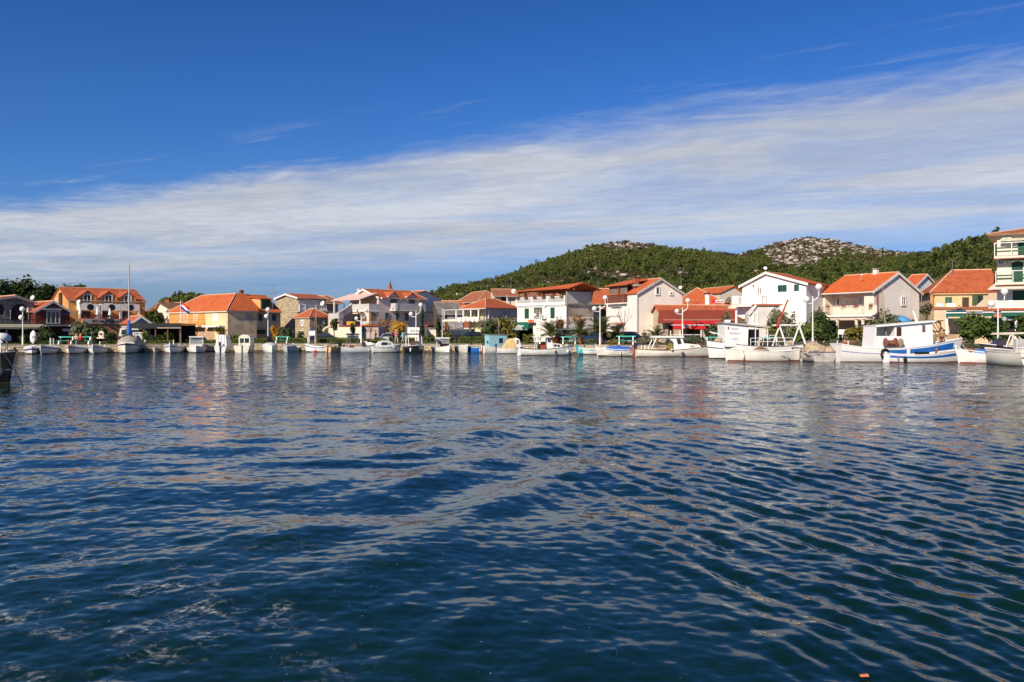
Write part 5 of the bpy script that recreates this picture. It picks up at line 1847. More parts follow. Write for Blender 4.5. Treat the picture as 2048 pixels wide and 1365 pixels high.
# loggia: the upper front is set back behind the balcony
MB().box(0, 0, -1.2, b.W, b.D, ze - 3.0).build('lower_wall', mat('peach_white', (.76, .66, .56), .8, .04), b.e)
yr = b.D / 2
zr = Z(546.5, (b.A + Vector((b.W * math.cos(b.th), b.W * math.sin(b.th))) + Vector((-math.sin(b.th), math.cos(b.th))) * b.D / 2).y) - b.z0
sf = (zr - ze) / yr
MB().prism([(1.7, ze - 2.99), (b.D, ze - 2.99), (b.D, ze - .02), (yr, zr - .16), (1.7, ze + sf * 1.7 - .2)], 'x', 0, b.W).build('wall', mat('grey_white_render', (.84, .80, .75), .85, .05, .6, streak=.06), b.e)
MB().prism([(0, ze - 2.99), (1.69, ze - 2.99), (1.69, ze + sf * 1.69 - .2), (0, ze - .05)], 'x', b.W - 1.3, b.W).build('corner_wall', mat('peach_white', (.76, .66, .56), .8, .04), b.e)
MB().prism([(0, ze - 2.99), (1.69, ze - 2.99), (1.69, ze + sf * 1.69 - .2), (0, ze - .05)], 'x', 0, .3).build('end_wall', mat('peach_white', (.76, .66, .56), .8, .04), b.e)
mb = MB().box(.3, 1.66, ze - 2.99, b.W - 1.3, 1.695, ze - .4)
mb.build('loggia_back', mat('peach_white', (.76, .66, .56), .8, .04), b.e)
r = MB()
oh, ov = .5, .25
r.slab([(-ov, -oh, ze - sf * oh + .1), (b.W + ov, -oh, ze - sf * oh + .1), (b.W + ov, yr, zr + .1), (-ov, yr, zr + .1)], .15)
r.slab([(-ov, b.D + oh, ze - sf * oh + .1), (b.W + ov, b.D + oh, ze - sf * oh + .1), (b.W + ov, yr + .002, zr + .1), (-ov, yr + .002, zr + .1)], .15)
ro = r.build('roof', roof_mat('clay_tiles_bright', (.72, .17, .045), (.58, .12, .035)), b.e)
MB().tube([(-ov, yr, zr + .1), (b.W + ov, yr, zr + .1)], .1, 6).build('ridge_cap', M_RIDGE, ro)
v = MB()
xx = b.W + ov - .03
for (ya, za, yb, zb_) in ((-oh, ze - sf * oh, yr, zr), (b.D + oh, ze - sf * oh, yr + .003, zr)):
	v.hexa([(xx, ya, za - .2), (xx + .06, ya, za - .2), (xx + .06, ya, za + .12), (xx, ya, za + .12)], [(xx, yb, zb_ - .2), (xx + .06, yb, zb_ - .2), (xx + .06, yb, zb_ + .12), (xx, yb, zb_ + .12)])
v.build('bargeboard', M_WHITE, ro)
MB().tube([(-ov, -oh - .05, ze - sf * oh), (b.W + ov, -oh - .05, ze - sf * oh)], .07, 6).build('gutter', M_WPAINT, ro)
b.chimney(b.W * .6, yr, zr - .3, zr + .55, .5, M_WHITE, M_CONC)
wb = Wall(b, (0, 1.66), (1, 0), (0, -1))
b.win(wb, 1674, 597, 1680, 612, pane=M_DARK, frame=M_WPAINT, name='door', bars=0)
b.win(wb, 1690, 596, 1716, 613, pane=mat('cream_blind', (.70, .58, .46), .7), frame=M_WPAINT, bars=1)
b.win(wb, 1718, 596, 1726, 611, pane=mat('grey_pane', (.25, .25, .27), .3), frame=M_WPAINT, bars=2)
z = w.z(630.5, b.W / 2)
zt = w.z(612, b.W / 2)
b.slabbox(w, 0, b.W - .02, z, .35, .2, M_WHITE)
b.rail(w, .05, b.W - 1.25, z, .3, zt - z, mat('beige_rail', (.62, .56, .48), .5), .14, .018, posts=1.4)
b.wbox(w, 'balcony_parapet', 1733, 611.5, 1757, 630, .2, .34, mat('peach_white', (.76, .66, .56), .8, .04))
gf = leaf_mat('balcony_flowers', (.06, .10, .02), (.16, .07, .02), 4)
for px in (1660, 1691.5, 1716, 1746):
	u = w.u(px)
	q = MB().box(u - .22, -.5, zt - .12, u + .22, -.3, zt + .06)
	o = q.build('flower_box', mat('terracotta_pot', (.35, .12, .06), .8), b.e)
	g = MB()
	for _ in range(60):
		c0 = Vector((u + random.gauss(0, .18), -.42 + random.gauss(0, .1), zt + random.uniform(-.4, .22)))
		g.poly([c0, c0 + Vector([random.uniform(-.13, .13) for _ in range(3)]), c0 + Vector([random.uniform(-.13, .13) for _ in range(3)])])
	g.build('leaves', gf, o)
b.win(b.right, 1802, 593.5, 1811, 612, frame=M_WPAINT, fw=.12, bars=1)
b.wbox(b.right, 'drainpipe', 1752.5, 583, 1754.5, 640, 0, .12, mat('brown_pipe', (.30, .14, .10), .6))
# pillared ground floor under the balcony
for px in (1692, 1730, 1743):
	u = w.u(px)
	MB().lathe([(.17, -.8), (.17, z - .9), (.24, z - .7), (.24, z - .55)], 10, (u, -1.6, 0)).build('porch_column', mat('peach_white', (.76, .66, .56), .8, .04), b.e)
MB().box(-.3, -1.9, z - .55, b.W + .3, -.36, z - .4).build('porch_roof', M_CREAM, b.e)
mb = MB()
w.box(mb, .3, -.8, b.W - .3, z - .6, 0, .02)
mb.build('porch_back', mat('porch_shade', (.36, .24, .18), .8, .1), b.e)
dish(1723, 550, 95, .2, 0, 'tiny dish beside the chimney of the orange roofed balcony house')

b = Bld('house', 'small grey white gabled house behind the orange roofed balcony house', 'house', 1831, 117, -55, 1806, dr=1872, group='houses in the second row')
yr = b.D / 2
b.gable_x(mat('grey_white_render', (.84, .80, .75), .85, .05, .6), M_TILEV, b.front.z(571, b.W), Z(557.5, (b.A.y + 4)) - b.z0 + .3, ov=.3, verge=M_WHITE)
b.win(b.right, 1856, 592, 1862, 606, frame=M_CONC, bars=1)
w = Bld('pergola_terrace', 'rustic timber pergola with a terrace wall beside the balcony house', 'pergola', 1788, 86, -14, 1886, depth=4)
z = w.front.z(645.5, 0)
for k in range(4):
	u = .2 + (w.W - .4) * k / 3
	MB().tube([(u, .2, -1), (u, .2, z)], .08, 6).build('post', M_WOOD, w.e)
for k in range(3):
	MB().tube([(-.3, .2 + k * 1.6, z + .08), (w.W + .2, .2 + k * 1.6, z + .2)], .08, 6).build('beam', mat('pale_timber', (.42, .28, .15), .7, .2), w.e)
for k in range(16):
	u = .1 + (w.W - .2) * k / 15
	MB().tube([(u, -.3, z + .2), (u, 3.9, z + .28)], .045, 5).build('batten', M_WOOD, w.e)
MB().box(0, 3.6, -1, w.W, 3.9, z - .2).build('back_wall', mat('warm_shade_wall', (.66, .50, .35), .85, .1), w.e)
w.wbox(w.front, 'white_table_edge', 1812, 653, 1830, 658, .3, .5, M_WPAINT)

# ---- ochre house at the right
M_OCHRE2 = mat('warm_yellow_render', (.66, .47, .27), .8, .06, .6, streak=.1)
b = Bld('ochre_house', 'long yellow house with a big orange roof, green shutters and a terrace', 'house', 1866, 93, -17, 1996, depth=9.5)
w = b.front
ze = w.z(585.5, 0)
yc = (b.A + Vector((-math.sin(b.th), math.cos(b.th))) * b.D / 2).y
zr = Z(541, yc - 1) - b.z0
hx = 3.0
MB().box(0, 0, -1.2, b.W, b.D, ze).build('wall', M_OCHRE2, b.e)
r = MB()
r.slab([(-.4, -.4, ze), (b.W + .4, -.4, ze), (b.W + .4, b.D / 2, zr), (hx, b.D / 2, zr)], .15)
r.slab([(-.4, -.4, ze), (hx, b.D / 2, zr), (-.4, b.D + .4, ze)], .15)
r.slab([(-.4, b.D + .4, ze), (hx, b.D / 2 + .002, zr), (b.W + .4, b.D / 2 + .002, zr), (b.W + .4, b.D + .4, ze)], .15)
ro = r.build('roof', roof_mat('clay_tiles_mixed', (.56, .16, .06), (.34, .075, .04)), b.e)
MB().tube([(-.4, -.4, ze), (hx, b.D / 2, zr)], .12, 6).tube([(hx, b.D / 2, zr), (b.W + .4, b.D / 2, zr)], .12, 6).build('hip_cap', M_RIDGE, ro)
MB().box(-.2, -.3, ze - .25, b.W + .2, -.02, ze - .1).build('eave', M_OCHRE2, ro)
b.win(w, 1890, 594.5, 1904, 607.5, 'shutter', pane=mat('sea_green_shutter', (.03, .13, .10), .5))
b.win(w, 1924, 595, 1938, 622, frame=M_WOOD, pane=mat('open_door_dark', (.05, .04, .04), .5), name='door', bars=0, proud=.03)
b.win(w, 1944, 591.5, 1954, 612, 'shutter', pane=mat('dull_green_shutter', (.06, .10, .06), .5))
b.win(w, 1954, 591.5, 1966, 612, pane=M_DARK, frame=M_GREENSH, bars=0)
MB().lathe([(.2, -1), (.2, ze - .4), (.3, ze - .2)], 8, (-.2, -.4, 0)).build('corner_pipe', mat('terracotta_pipe', (.50, .25, .14), .7), b.e)
# terrace in front with washing line
z = w.z(621, 2)
MB().box(-.5, -3.6, -1.2, b.W, -.02, z).build('terrace', mat('warm_shade_wall', (.66, .50, .35), .85, .1), b.e)
MB().box(-.6, -3.7, z + .002, b.W, -3.45, z + .3).build('terrace_edge', M_TILE2, b.e)
# stair wall
q = MB()
ua, ub = w.u(1939), w.u(1992)
q.prism([(ua, z), (ub, z), (ub, w.z(587, 6)), (w.u(1976), w.z(587, 6))], 'y', -1.2, -.9)
q.build('stair_wall', mat('grey_beige_wall', (.50, .42, .33), .85, .06), b.e)

# washing on a line
wl_ = Wall(b, (0, -2.6), (1, 0), (0, -1))
e = empty('washing_line', (0, 0, 0), 0, 'washing hung on a line across the terrace of the yellow house', 'washing line')
R3 = Matrix.Rotation(b.th, 3, 'Z')
def tow(v): return R3 @ Vector(v) + Vector((b.A.x, b.A.y, b.z0))
zl = wl_.z(606.5, 2)
MB().tube([tow(wl_.pt(wl_.u(1868), zl, 0)), tow(wl_.pt(wl_.u(1912), zl, 0))], .012, 4).build('line', M_METAL, e)
for px in (1868, 1884, 1912):
	MB().tube([tow(wl_.pt(wl_.u(px), z, 0)), tow(wl_.pt(wl_.u(px), zl + .05, 0))], .03, 5).build('line_post', M_METAL, e)
for k, (px, wd, h_) in enumerate(((1873, .5, .35), (1880, .4, .55), (1893, .35, .6), (1899, .3, .5), (1905, .4, .55))):
	u = wl_.u(px)
	q = MB()
	n = 4
	for i in range(n):
		a, c_ = u + wd * i / n, u + wd * (i + 1) / n
		q.hexa([tow(wl_.pt(a, zl - h_, .03 * (i % 2))), tow(wl_.pt(c_, zl - h_, .03 * ((i + 1) % 2))), tow(wl_.pt(c_, zl - h_, .012 + .03 * ((i + 1) % 2))), tow(wl_.pt(a, zl - h_, .012 + .03 * (i % 2)))],
			   [tow(wl_.pt(a, zl, .0)), tow(wl_.pt(c_, zl, .0)), tow(wl_.pt(c_, zl, .012)), tow(wl_.pt(a, zl, .012))])
	q.build('cloth', M_WPAINT if k != 1 else mat('pale_blue_cloth', (.5, .6, .75), .8), e)

# ---- apartment block on the right edge
b = Bld('apartment_block', 'tall cream apartment block with green doors, balconies and striped awnings', 'building', 1994, 84, -33, 2170, depth=11)
w = b.front
ze = w.z(470, 0)
M_APT = mat('cream_apartment', (.72, .63, .52), .8, .05, .6, streak=.08)
b.body(M_APT, ze)
b.hip(M_APT, M_TILE2, ze + .05, w.z(448, 3), oh=.9, body=False)
MB().box(-.8, -.8, ze - .1, b.W + .8, b.D + .8, ze + .03).build('eave_soffit', M_WHITE, b.e)
STR = mat('striped_canvas', (.60, .57, .40), .8, .15, 3.0)
GD = mat('deep_green_door', (.004, .055, .03), .45)
for (yf, yt, xl, xd1, xd2, yd) in ((514, 488, 1989.5, 2036, 2062, 474), (566.5, 544, 1992, 2023.5, 2046, 522)):
	u0 = w.u(xl)
	z = w.z(yf, 1)
	zt = w.z(yt, 1)
	b.slabbox(w, u0, b.W, z, 1.4, .25, M_APT)
	MB().box(*w.pt(u0, z - .25, 1.41)[:2], z - .32, b.W, -1.0, z - .24).build('tile_edge', M_TILE2, b.e)
	q = MB()
	q.tube([w.pt(u0 + .05, zt, 1.35), w.pt(b.W, zt, 1.35)], .05, 6)
	q.tube([w.pt(u0 + .05, zt, 0), w.pt(u0 + .05, zt, 1.35)], .05, 6)
	for k in range(8):
		u = u0 + .05 + k * 1.6
		if u < b.W:
			q.tube([w.pt(u, z, 1.35), w.pt(u, zt, 1.35)], .05, 5)
	q.build('railing', M_WPAINT, b.e)
	q = MB()
	for f in (.36, .62):
		w.box(q, u0 + .1, z + (zt - z) * f - .09, b.W, z + (zt - z) * f + .07, 1.32, 1.36)
	q.build('green_rail', M_GREENSH, b.e)
	u1, z1, u2, z2 = w.rect(xd1, yd, xd2, yf)
	b.win_uz(w, u1, z + .02, u2, z2, pane=GD, frame=GD, name='door', bars=1, proud=.08)
b.win(w, 2025.5, 582, 2050, 603, pane=GD, frame=GD, name='door', bars=1, proud=.08)
for (y1, y2, xa) in ((473, 477.5, 2001), (515, 519.5, 2007)):
	b.awning(w, xa, y1, 2160, y2, .9, STR, .2)
aircon(b, w, 2014, 482, 'white air conditioner above the top balcony of the apartment block')
aircon(b, w, 2004, 524, 'white air conditioner over the middle balcony of the apartment block')
q = MB()
q.slab([w.pt(w.u(1977), w.z(580, 0), 2.0), w.pt(b.W, w.z(580, 0), 2.0), w.pt(b.W, w.z(567, 0), .02), w.pt(w.u(1990), w.z(567, 0), .02)], .08)
q.build('sun_canopy', mat('off_white_canvas', (.66, .62, .54), .8, .04), b.e)

# restaurant under the terrace
t = Bld('terrace_restaurant', 'ground floor restaurant under a white balustraded terrace with green awnings and a name sign', 'building', 1868, 82.5, -29, 2170, depth=5.5)
w = t.front
z = w.z(621.5, t.W * .5)
t.body(mat('warm_shade_wall', (.66, .50, .35), .85, .1), z - .75, y0=1.5)
MB().box(w.u(1893), -.5, z - .35, t.W, t.D, z - .05).build('terrace_floor', mat('blue_grey_edge', (.20, .22, .30), .7), t.e)
MB().box(w.u(1968), -.7, z - .05, t.W, -.2, z + .25).build('tile_edge', M_TILE, t.e)
zb0, zb1 = z + .25, w.z(601.5, t.W * .6)
q = MB()
ua = w.u(1977)
w.box(q, ua, zb1 - .14, t.W, zb1, .25, .5)
w.box(q, ua, zb0, t.W, zb0 + .1, .25, .5)
for k in range(48):
	u = ua + .15 + k * .28
	if u < t.W:
		q.lathe([(.05, zb0 + .1), (.10, zb0 + .3), (.045, zb0 + .62), (.08, zb1 - .2), (.06, zb1 - .14)], 6, w.pt(u, 0, .37))
for px in (1977.5, 2017, 2060):
	u = w.u(px)
	w.box(q, u, zb0, u + .35, zb1 + .04, .22, .53)
q.build('balustrade', M_WPAINT, t.e)
for (x1, x2, y) in ((1893, 1932, 627), (1966, 1986, 626), (2002, 2120, 625)):
	u1, u2 = w.u(x1), w.u(x2)
	q = MB()
	zz = w.z(y, (u1 + u2) / 2)
	q.slab([w.pt(u1, zz + .3, .05), w.pt(u2, zz + .3, .05), w.pt(u2, zz, 2.2), w.pt(u1, zz, 2.2)], .03)
	w.box(q, u1, zz - .42, u2, zz - .02, 2.17, 2.2)
	ao = q.build('awning', M_GREENCAN, t.e)
	MB().tube([w.pt(u1 - .05, zz, 2.25), w.pt(u2 + .05, zz, 2.25)], .07, 6).build('front_bar', M_WPAINT, ao)
for px in (1894.5, 2030.5, 2090):
	u = w.u(px)
	MB().box(u - .11, -1.9, -1, u + .11, -1.7, z - .4).build('post', M_WPAINT, t.e)
q = MB()
w.box(q, w.u(1983), z - 1.25, t.W, z - .4, .3, .4)
q.build('orange_fascia', mat('orange_fascia', (.62, .17, .06), .7), t.e)
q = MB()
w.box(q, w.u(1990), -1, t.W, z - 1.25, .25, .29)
q.build('interior_shade_panel', M_DARK, t.e)  # near-black sheet painting the shade inside the restaurant
u1, zz1, u2, zz2 = w.rect(1997, 635, 2025, 641.5)
q = MB()
w.box(q, u1 - .1, zz1 - .08, u2 + .1, zz2 + .06, 1.55, 1.6)
so = q.build('name_board', mat('black_board', (.02, .008, .01), .6), t.e)
text('KANDELA', (zz2 - zz1) * 1.3, M_WPAINT, 'lettering', so, w.pt((u1 + u2) / 2, (zz1 + zz2) / 2, 1.62), (math.radians(90), 0, 0), (u2 - u1) * .98, .02, .012)
w2 = Bld('stone_wall', 'low honey coloured stone planter wall in front of the terrace restaurant', 'wall', 1895, 79.5, -8, 2100, depth=.5)
w2.body(stone_mat('honey_stone', (.62, .46, .28), (.45, .31, .18), 3.2), w2.front.z(669, 0), x1=w2.front.u(1948))
w2.body(M_CREAM, w2.front.z(668, 3), x0=w2.front.u(2002), name='wall_upper')

# ---- church spire, aerials
e = empty('church_tower', P(780, 582, 210) - Vector((0, 0, 16)), 0, 'distant church tower with a red pyramid spire behind the villa roof', 'church tower')
S_ = 210 / F
MB().box(-2.0, -2.0, 0, 2.0, 2.0, 15.2).build('shaft', M_CREAM, e)
q = MB()
for sx in (-.42, .42):
	for sy in (-.42, .42):
		q.box(sx - .17, sy - .17, 15.2, sx + .17, sy + .17, 16.3)
q.box(-.68, -.68, 16.3, .68, .68, 16.45)
q.build('belfry', mat('tower_stone', (.36, .30, .25), .8), e)
MB().lathe([(.72, 16.45), (.36, 17.5), (.05, 18.6)], 4).build('spire', mat('spire_red', (.32, .13, .09), .8), e)
MB().tube([(0, 0, 18.5), (0, 0, 19.0)], .03, 4).build('cross', M_BLACK, e)
e = empty('aerial', P(545, 603, 126), 0, 'thin television aerial mast above the green shuttered house', 'aerial')
MB().tube([(0, 0, -1), (0, 0, 2.4)], .035, 5).build('mast', M_METAL, e)
q = MB()
for zz, L in ((2.35, .5), (1.25, .7)):
	q.tube([(-L, 0, zz), (L, 0, zz)], .02, 4)
	for k in range(6):
		x_ = -L + 2 * L * k / 5
		q.tube([(x_, -.3, zz), (x_, .3, zz)], .015, 4)
q.build('antenna_rods', M_METAL, e)
dish(1027.5, 583.5, 130, .75, 0, 'large white dish beside the wooden pergola roof of the white shop')
dish(1360.5, 575.5, 104, .45, 5, 'white satellite dish behind the right eave of the tall gabled house')

# ------------------------------------------------------------------ vegetation
def QY(px, off=0.0):
	return float(np.interp(px, [q[0] for q in QUAY], [q[1] for q in QUAY])) + off

def gz(x, y):
	return float(ground_z(np.array([x]), np.array([y]))[0])

def leaf_cloud(blobs, n, size, rng, shell=0.45, up=0.35):
	"""n leaf quads spread through the outer part of some ellipsoids"""
	B = np.array(blobs, dtype=float)
	vol = (B[:, 3] * B[:, 4] * B[:, 5]) ** 0.75
	k = rng.choice(len(B), n, p=vol / vol.sum())
	d = rng.normal(size=(n, 3))
	d /= np.linalg.norm(d, axis=1)[:, None]
	r = rng.uniform(0, 1, n) ** shell * rng.uniform(.86, 1.1, n)
	c = B[k, :3] + d * r[:, None] * B[k, 3:6]
	nrm = d * 1.35 + rng.normal(size=(n, 3)) * .7 + np.array([0, 0, up])
	nrm /= np.linalg.norm(nrm, axis=1)[:, None]
	a = np.cross(nrm, rng.normal(size=(n, 3)))
	a /= np.linalg.norm(a, axis=1)[:, None] + 1e-9
	b = np.cross(nrm, a)
	s = size * rng.uniform(.55, 1.35, n)
	asp = rng.uniform(.5, .95, n)
	V = np.stack([c - a * s[:, None], c - b * (s * asp)[:, None], c + a * s[:, None], c + b * (s * asp)[:, None]], 1).reshape(-1, 3)
	return V, np.arange(n * 4).reshape(n, 4)

LEAF_PINE = leaf_mat('pine_needles', (0.032, 0.060, 0.014), (0.085, 0.125, 0.028), .5)
LEAF_DARK = leaf_mat('dark_leaves', (0.026, 0.050, 0.015), (0.075, 0.105, 0.03), .9)
LEAF_MID = leaf_mat('green_leaves', (0.06, 0.10, 0.02), (0.14, 0.18, 0.045), .9)
LEAF_OLIVE = leaf_mat('olive_leaves', (0.09, 0.11, 0.05), (0.20, 0.21, 0.11), .9)
LEAF_GREY = leaf_mat('grey_green_leaves', (0.10, 0.115, 0.07), (0.19, 0.19, 0.13), 1.2)
LEAF_YEL = leaf_mat('autumn_leaves', (0.36, 0.17, 0.02), (0.55, 0.30, 0.04), .8)
LEAF_YG = leaf_mat('yellow_green_leaves', (0.10, 0.11, 0.02), (0.26, 0.20, 0.04), .8)
LEAF_BROWN = leaf_mat('rust_leaves', (0.20, 0.085, 0.03), (0.36, 0.16, 0.06), .9)
LEAF_HEDGE = leaf_mat('hedge_leaves', (0.07, 0.115, 0.02), (0.16, 0.19, 0.045), 1.2)
LEAF_PALM = leaf_mat('palm_leaves', (0.075, 0.095, 0.03), (0.20, 0.20, 0.075), 1.2)
M_BARK = mat('bark', (0.13, 0.09, 0.06), .9, .25, 3, bump=.4)
M_PALMT = mat('palm_trunk', (0.33, 0.17, 0.075), .9, .25, 4, bump=.5)

def blobs_for(w, d, h, rng, n=7, z0=0.0):
	out = []
	for i in range(n):
		a = rng.uniform(0, 2 * math.pi)
		r = rng.uniform(.30, .86)
		zz = rng.uniform(.2, .78)
		k = 1 - .45 * abs(zz - .45)
		out.append((math.cos(a) * r * w / 2 * k, math.sin(a) * r * d / 2 * k, z0 + zz * h, w * rng.uniform(.24, .36), d * rng.uniform(.24, .36), h * rng.uniform(.19, .30)))
	out.append((0, 0, z0 + h * .48, w * .38, d * .38, h * .50))
	return out

def plant(name, cat, px1, px2, ytop, off, m, label, leaf=.16, dens=1.0, depth=None, trunk=0.0, group=None, ybase=None, Y=None, n=7, shell=.5):
	"""bush or small tree between two columns, its top at a row, standing on the ground set back from the quay"""
	pc = (px1 + px2) / 2
	Y = QY(pc, off) if Y is None else Y
	w = (px2 - px1) / F * Y
	x = X(pc, Y)
	z0 = gz(x, Y) if ybase is None else Z(ybase, Y)
	h = Z(ytop, Y) - z0
	e = empty(name, (x, Y, z0), 0, label, cat, group)
	rng = np.random.default_rng(int(px1 * 31 + ytop * 7) % 99991)
	d = min(w, depth or w)
	th = h * trunk
	B = blobs_for(w, d, h - th, rng, n, th)
	cnt = int(dens * min(6500, max(160, 2.4 * (w * d * (h - th)) ** .75 / leaf ** 2 * 1.05)))
	V, Q = leaf_cloud(B, cnt, leaf, rng, shell)
	V[:, 2] = np.maximum(V[:, 2], 0.03)
	np_obj('crown' if trunk > .12 else 'foliage', V, Q, m, e)
	mb = MB()
	tr = max(.05, h * .022)
	if trunk > .12:
		mb.tube([(0, 0, -.1), (.02 * w, 0, th * .6), (.0, .02, th + (h - th) * .45)], [tr * 1.3, tr, tr * .5], 7)
	for k in range(6):
		a = k * 1.05 + rng.uniform(0, .5)
		z1 = max(th * .9, .02)
		mb.tube([(0, 0, z1 - .05), (math.cos(a) * w * .14, math.sin(a) * d * .14, z1 + (h - z1) * .3), (math.cos(a) * w * .30, math.sin(a) * d * .30, z1 + (h - z1) * .62)], [tr * .6, tr * .4, tr * .15], 5)
	mb.build('trunk' if trunk > .12 else 'stem', M_BARK, e)
	return e

def bush(*a, **k): return plant('bush', 'bush', *a, **k)
def tree(*a, **k): return plant('tree', 'tree', *a, **k)

GT = 'trees behind the stone restaurant'
tree(-31, 22, 556, 0, LEAF_DARK, 'dark tree with reddish leaves at the left edge behind the restaurant', Y=140, leaf=.30, trunk=.1, n=14, dens=3.4, shell=.6, group=GT)
tree(3, 59, 560, 0, LEAF_PINE, 'broad green pine behind the stone restaurant gable', Y=150, leaf=.30, trunk=.1, n=14, dens=3.4, shell=.6, group=GT)
tree(25, 75, 553, 0, LEAF_DARK, 'tallest dark evergreen of the trees behind the stone restaurant', Y=153, leaf=.30, trunk=.1, n=14, dens=3.4, shell=.6, group=GT)
tree(49, 93, 575, 0, LEAF_PINE, 'low green tree just above the leftmost satellite dish', Y=147, leaf=.30, trunk=.1, n=14, dens=3.4, shell=.6, group=GT)
tree(63, 115, 563, 0, LEAF_PINE, 'round pine above the ridge of the red cabin', Y=152, leaf=.30, trunk=.1, n=14, dens=3.4, shell=.6, group=GT)
tree(91, 141, 570, 0, LEAF_PINE, 'pine touching the left gable of the orange guest house', Y=156, leaf=.30, trunk=.1, n=14, dens=3.4, shell=.6, group=GT)
tree(109, 169, 566, 0, LEAF_DARK, 'dark pine crown showing over the left end of the guest house ridge', Y=160, leaf=.30, trunk=.1, n=14, dens=3.4, shell=.6, group=GT)
tree(-69, -1, 570, 0, LEAF_DARK, 'dark tree beyond the left edge behind the restaurant', Y=145, leaf=.30, trunk=.1, n=14, dens=3.4, shell=.6, group=GT)

bush(37, 58, 666, 6.5, LEAF_DARK, 'small dark bush round the foot of the leftmost lamp', dens=1.2)
bush(70, 107, 651, 7.5, LEAF_DARK, 'big dark shrub in front of the red cabin', dens=1.3, leaf=.2)
bush(58, 74, 668, 8.5, LEAF_DARK, 'low dark shrub between the lamp bush and the big shrub')
tree(133, 176, 641, 8, LEAF_OLIVE, 'olive tree below the konoba sign board', leaf=.18, trunk=.22, dens=1.2)
bush(166, 214, 650, 7.6, LEAF_DARK, 'dark shrub mass under the konoba sign right of the olive tree', leaf=.2, dens=1.3)
bush(205, 236, 664, 7.0, LEAF_DARK, 'dark low shrub left of the sailing yacht')
bush(238, 262, 655, 8.5, LEAF_MID, 'green shrub behind the sailing yacht mast')
bush(283, 305, 661, 6.5, LEAF_MID, 'green shrub in front of the pergola right of the yacht')
bush(300, 336, 668, 7.2, LEAF_DARK, 'dark shrub in the shade of the pergola')
bush(332, 352, 659, 6.4, LEAF_MID, 'green shrub at the right end of the pergola')
tree(296, 332, 618, 0, LEAF_MID, 'leafy tree between the pergola kiosk and the pink roofed house', Y=122, leaf=.2, trunk=.4, dens=.8)
bush(382, 396, 666, 9, LEAF_YG, 'thin yellowish shrub at the orange door of the ochre house', dens=.7)
tree(430, 450, 651, 12, LEAF_YG, 'sparse vine tree under the white canopy of the ochre house', trunk=.4, dens=.45, leaf=.14)
bush(398, 416, 673, 8, LEAF_MID, 'small shrub behind the glass cabin boat')
bush(456, 482, 668, 9, LEAF_YG, 'yellow green shrub at the worn side of the ochre house', dens=.8)
bush(541, 567, 647, 9.5, LEAF_YEL, 'orange autumn shrub in front of the stone cottage')
bush(555, 592, 653, 9, LEAF_OLIVE, 'olive brown shrub right of the orange autumn shrub', dens=1.1)
bush(592, 612, 661, 8.5, LEAF_MID, 'green spiky shrub at the stone cottage corner', dens=.7)
tree(616, 648, 645, 9.5, LEAF_OLIVE, 'thin olive tree in front of the stone cottage', trunk=.3, dens=.7, leaf=.16)
tree(658, 678, 635, 8.3, LEAF_DARK, 'small round dark tree on a thin trunk by the garden wall', trunk=.5, leaf=.15, dens=1.3)
tree(700, 714, 641, 8.3, LEAF_DARK, 'narrow dark tree by the yellow sign of the villa wall', trunk=.35, leaf=.15, dens=1.3)
tree(783, 818, 639, 7.5, LEAF_YEL, 'bright yellow autumn tree in front of the pink villa', trunk=.35, leaf=.15, dens=.9)
tree(752, 792, 632, 9.5, LEAF_BROWN, 'nearly bare rust leaved tree left of the yellow autumn tree', trunk=.45, leaf=.10, dens=.16, n=9)
bush(770, 800, 670, 6.8, LEAF_MID, 'small green shrub behind the white canopy boat')
bush(738, 772, 674, 6.2, LEAF_HEDGE, 'clipped green shrub left of the strolling people')
bush(850, 872, 668, 6.5, LEAF_MID, 'green shrub by the black hulled boat', dens=1.0)
bush(884, 908, 663, 7.0, LEAF_YG, 'yellow green shrub beside the second cypress')
bush(884, 900, 643, 12, LEAF_BROWN, 'rust coloured creeper beyond the second cypress', dens=.7)
bush(906, 936, 655, 14, LEAF_OLIVE, 'grey olive shrub below the veranda house')
bush(955, 1000, 639, 11, LEAF_DARK, 'dark garden shrub below the scalloped veranda canvas', leaf=.2, dens=1.2)
bush(985, 1036, 633, 12.5, LEAF_YG, 'large yellow green shrub left of the white shop house', leaf=.2, dens=1.1)
bush(960, 978, 658, 7.5, LEAF_MID, 'leafy shrub on the hedge end beside the pale blue cabin boat')
bush(1045, 1072, 667, 7, LEAF_YG, 'rusty green shrub in front of the shop door', dens=1.1)
bush(1098, 1130, 673, 6.5, leaf_mat('red_flower_leaves', (.22, .02, .02), (.08, .07, .03), 2), 'low red flowered bush behind the cabin boat')
bush(1128, 1176, 624, 13, LEAF_BROWN, 'rust brown vine climbing on the side wall of the shop house', dens=.35, leaf=.16, depth=1.5, ybase=652)
bush(1112, 1132, 638, 12.5, LEAF_BROWN, 'small rust brown vine beside the shop house door', dens=.5, leaf=.16, depth=1.5, ybase=655)
bush(1475, 1482, 612, 24, LEAF_BROWN, 'small dry bush on the white balcony edge', dens=.6)
tree(1446, 1470, 590, 0, LEAF_BROWN, 'dry brown tree in front of the small beige gable', Y=113, trunk=.3, dens=.5, leaf=.16)
tree(1370, 1396, 646, 9.5, LEAF_OLIVE, 'olive bush tree between the red restaurant terrace posts', trunk=.4, leaf=.15, dens=1.2)
tree(1404, 1442, 646, 9, LEAF_OLIVE, 'wide olive bush behind the agave', trunk=.3, leaf=.15)
tree(1440, 1462, 624, 12, LEAF_OLIVE, 'olive tree rising behind the trawler mast', trunk=.3, leaf=.15)
tree(1474, 1510, 633, 11, LEAF_OLIVE, 'olive tree in front of the grey annex pipes', trunk=.3, leaf=.15)
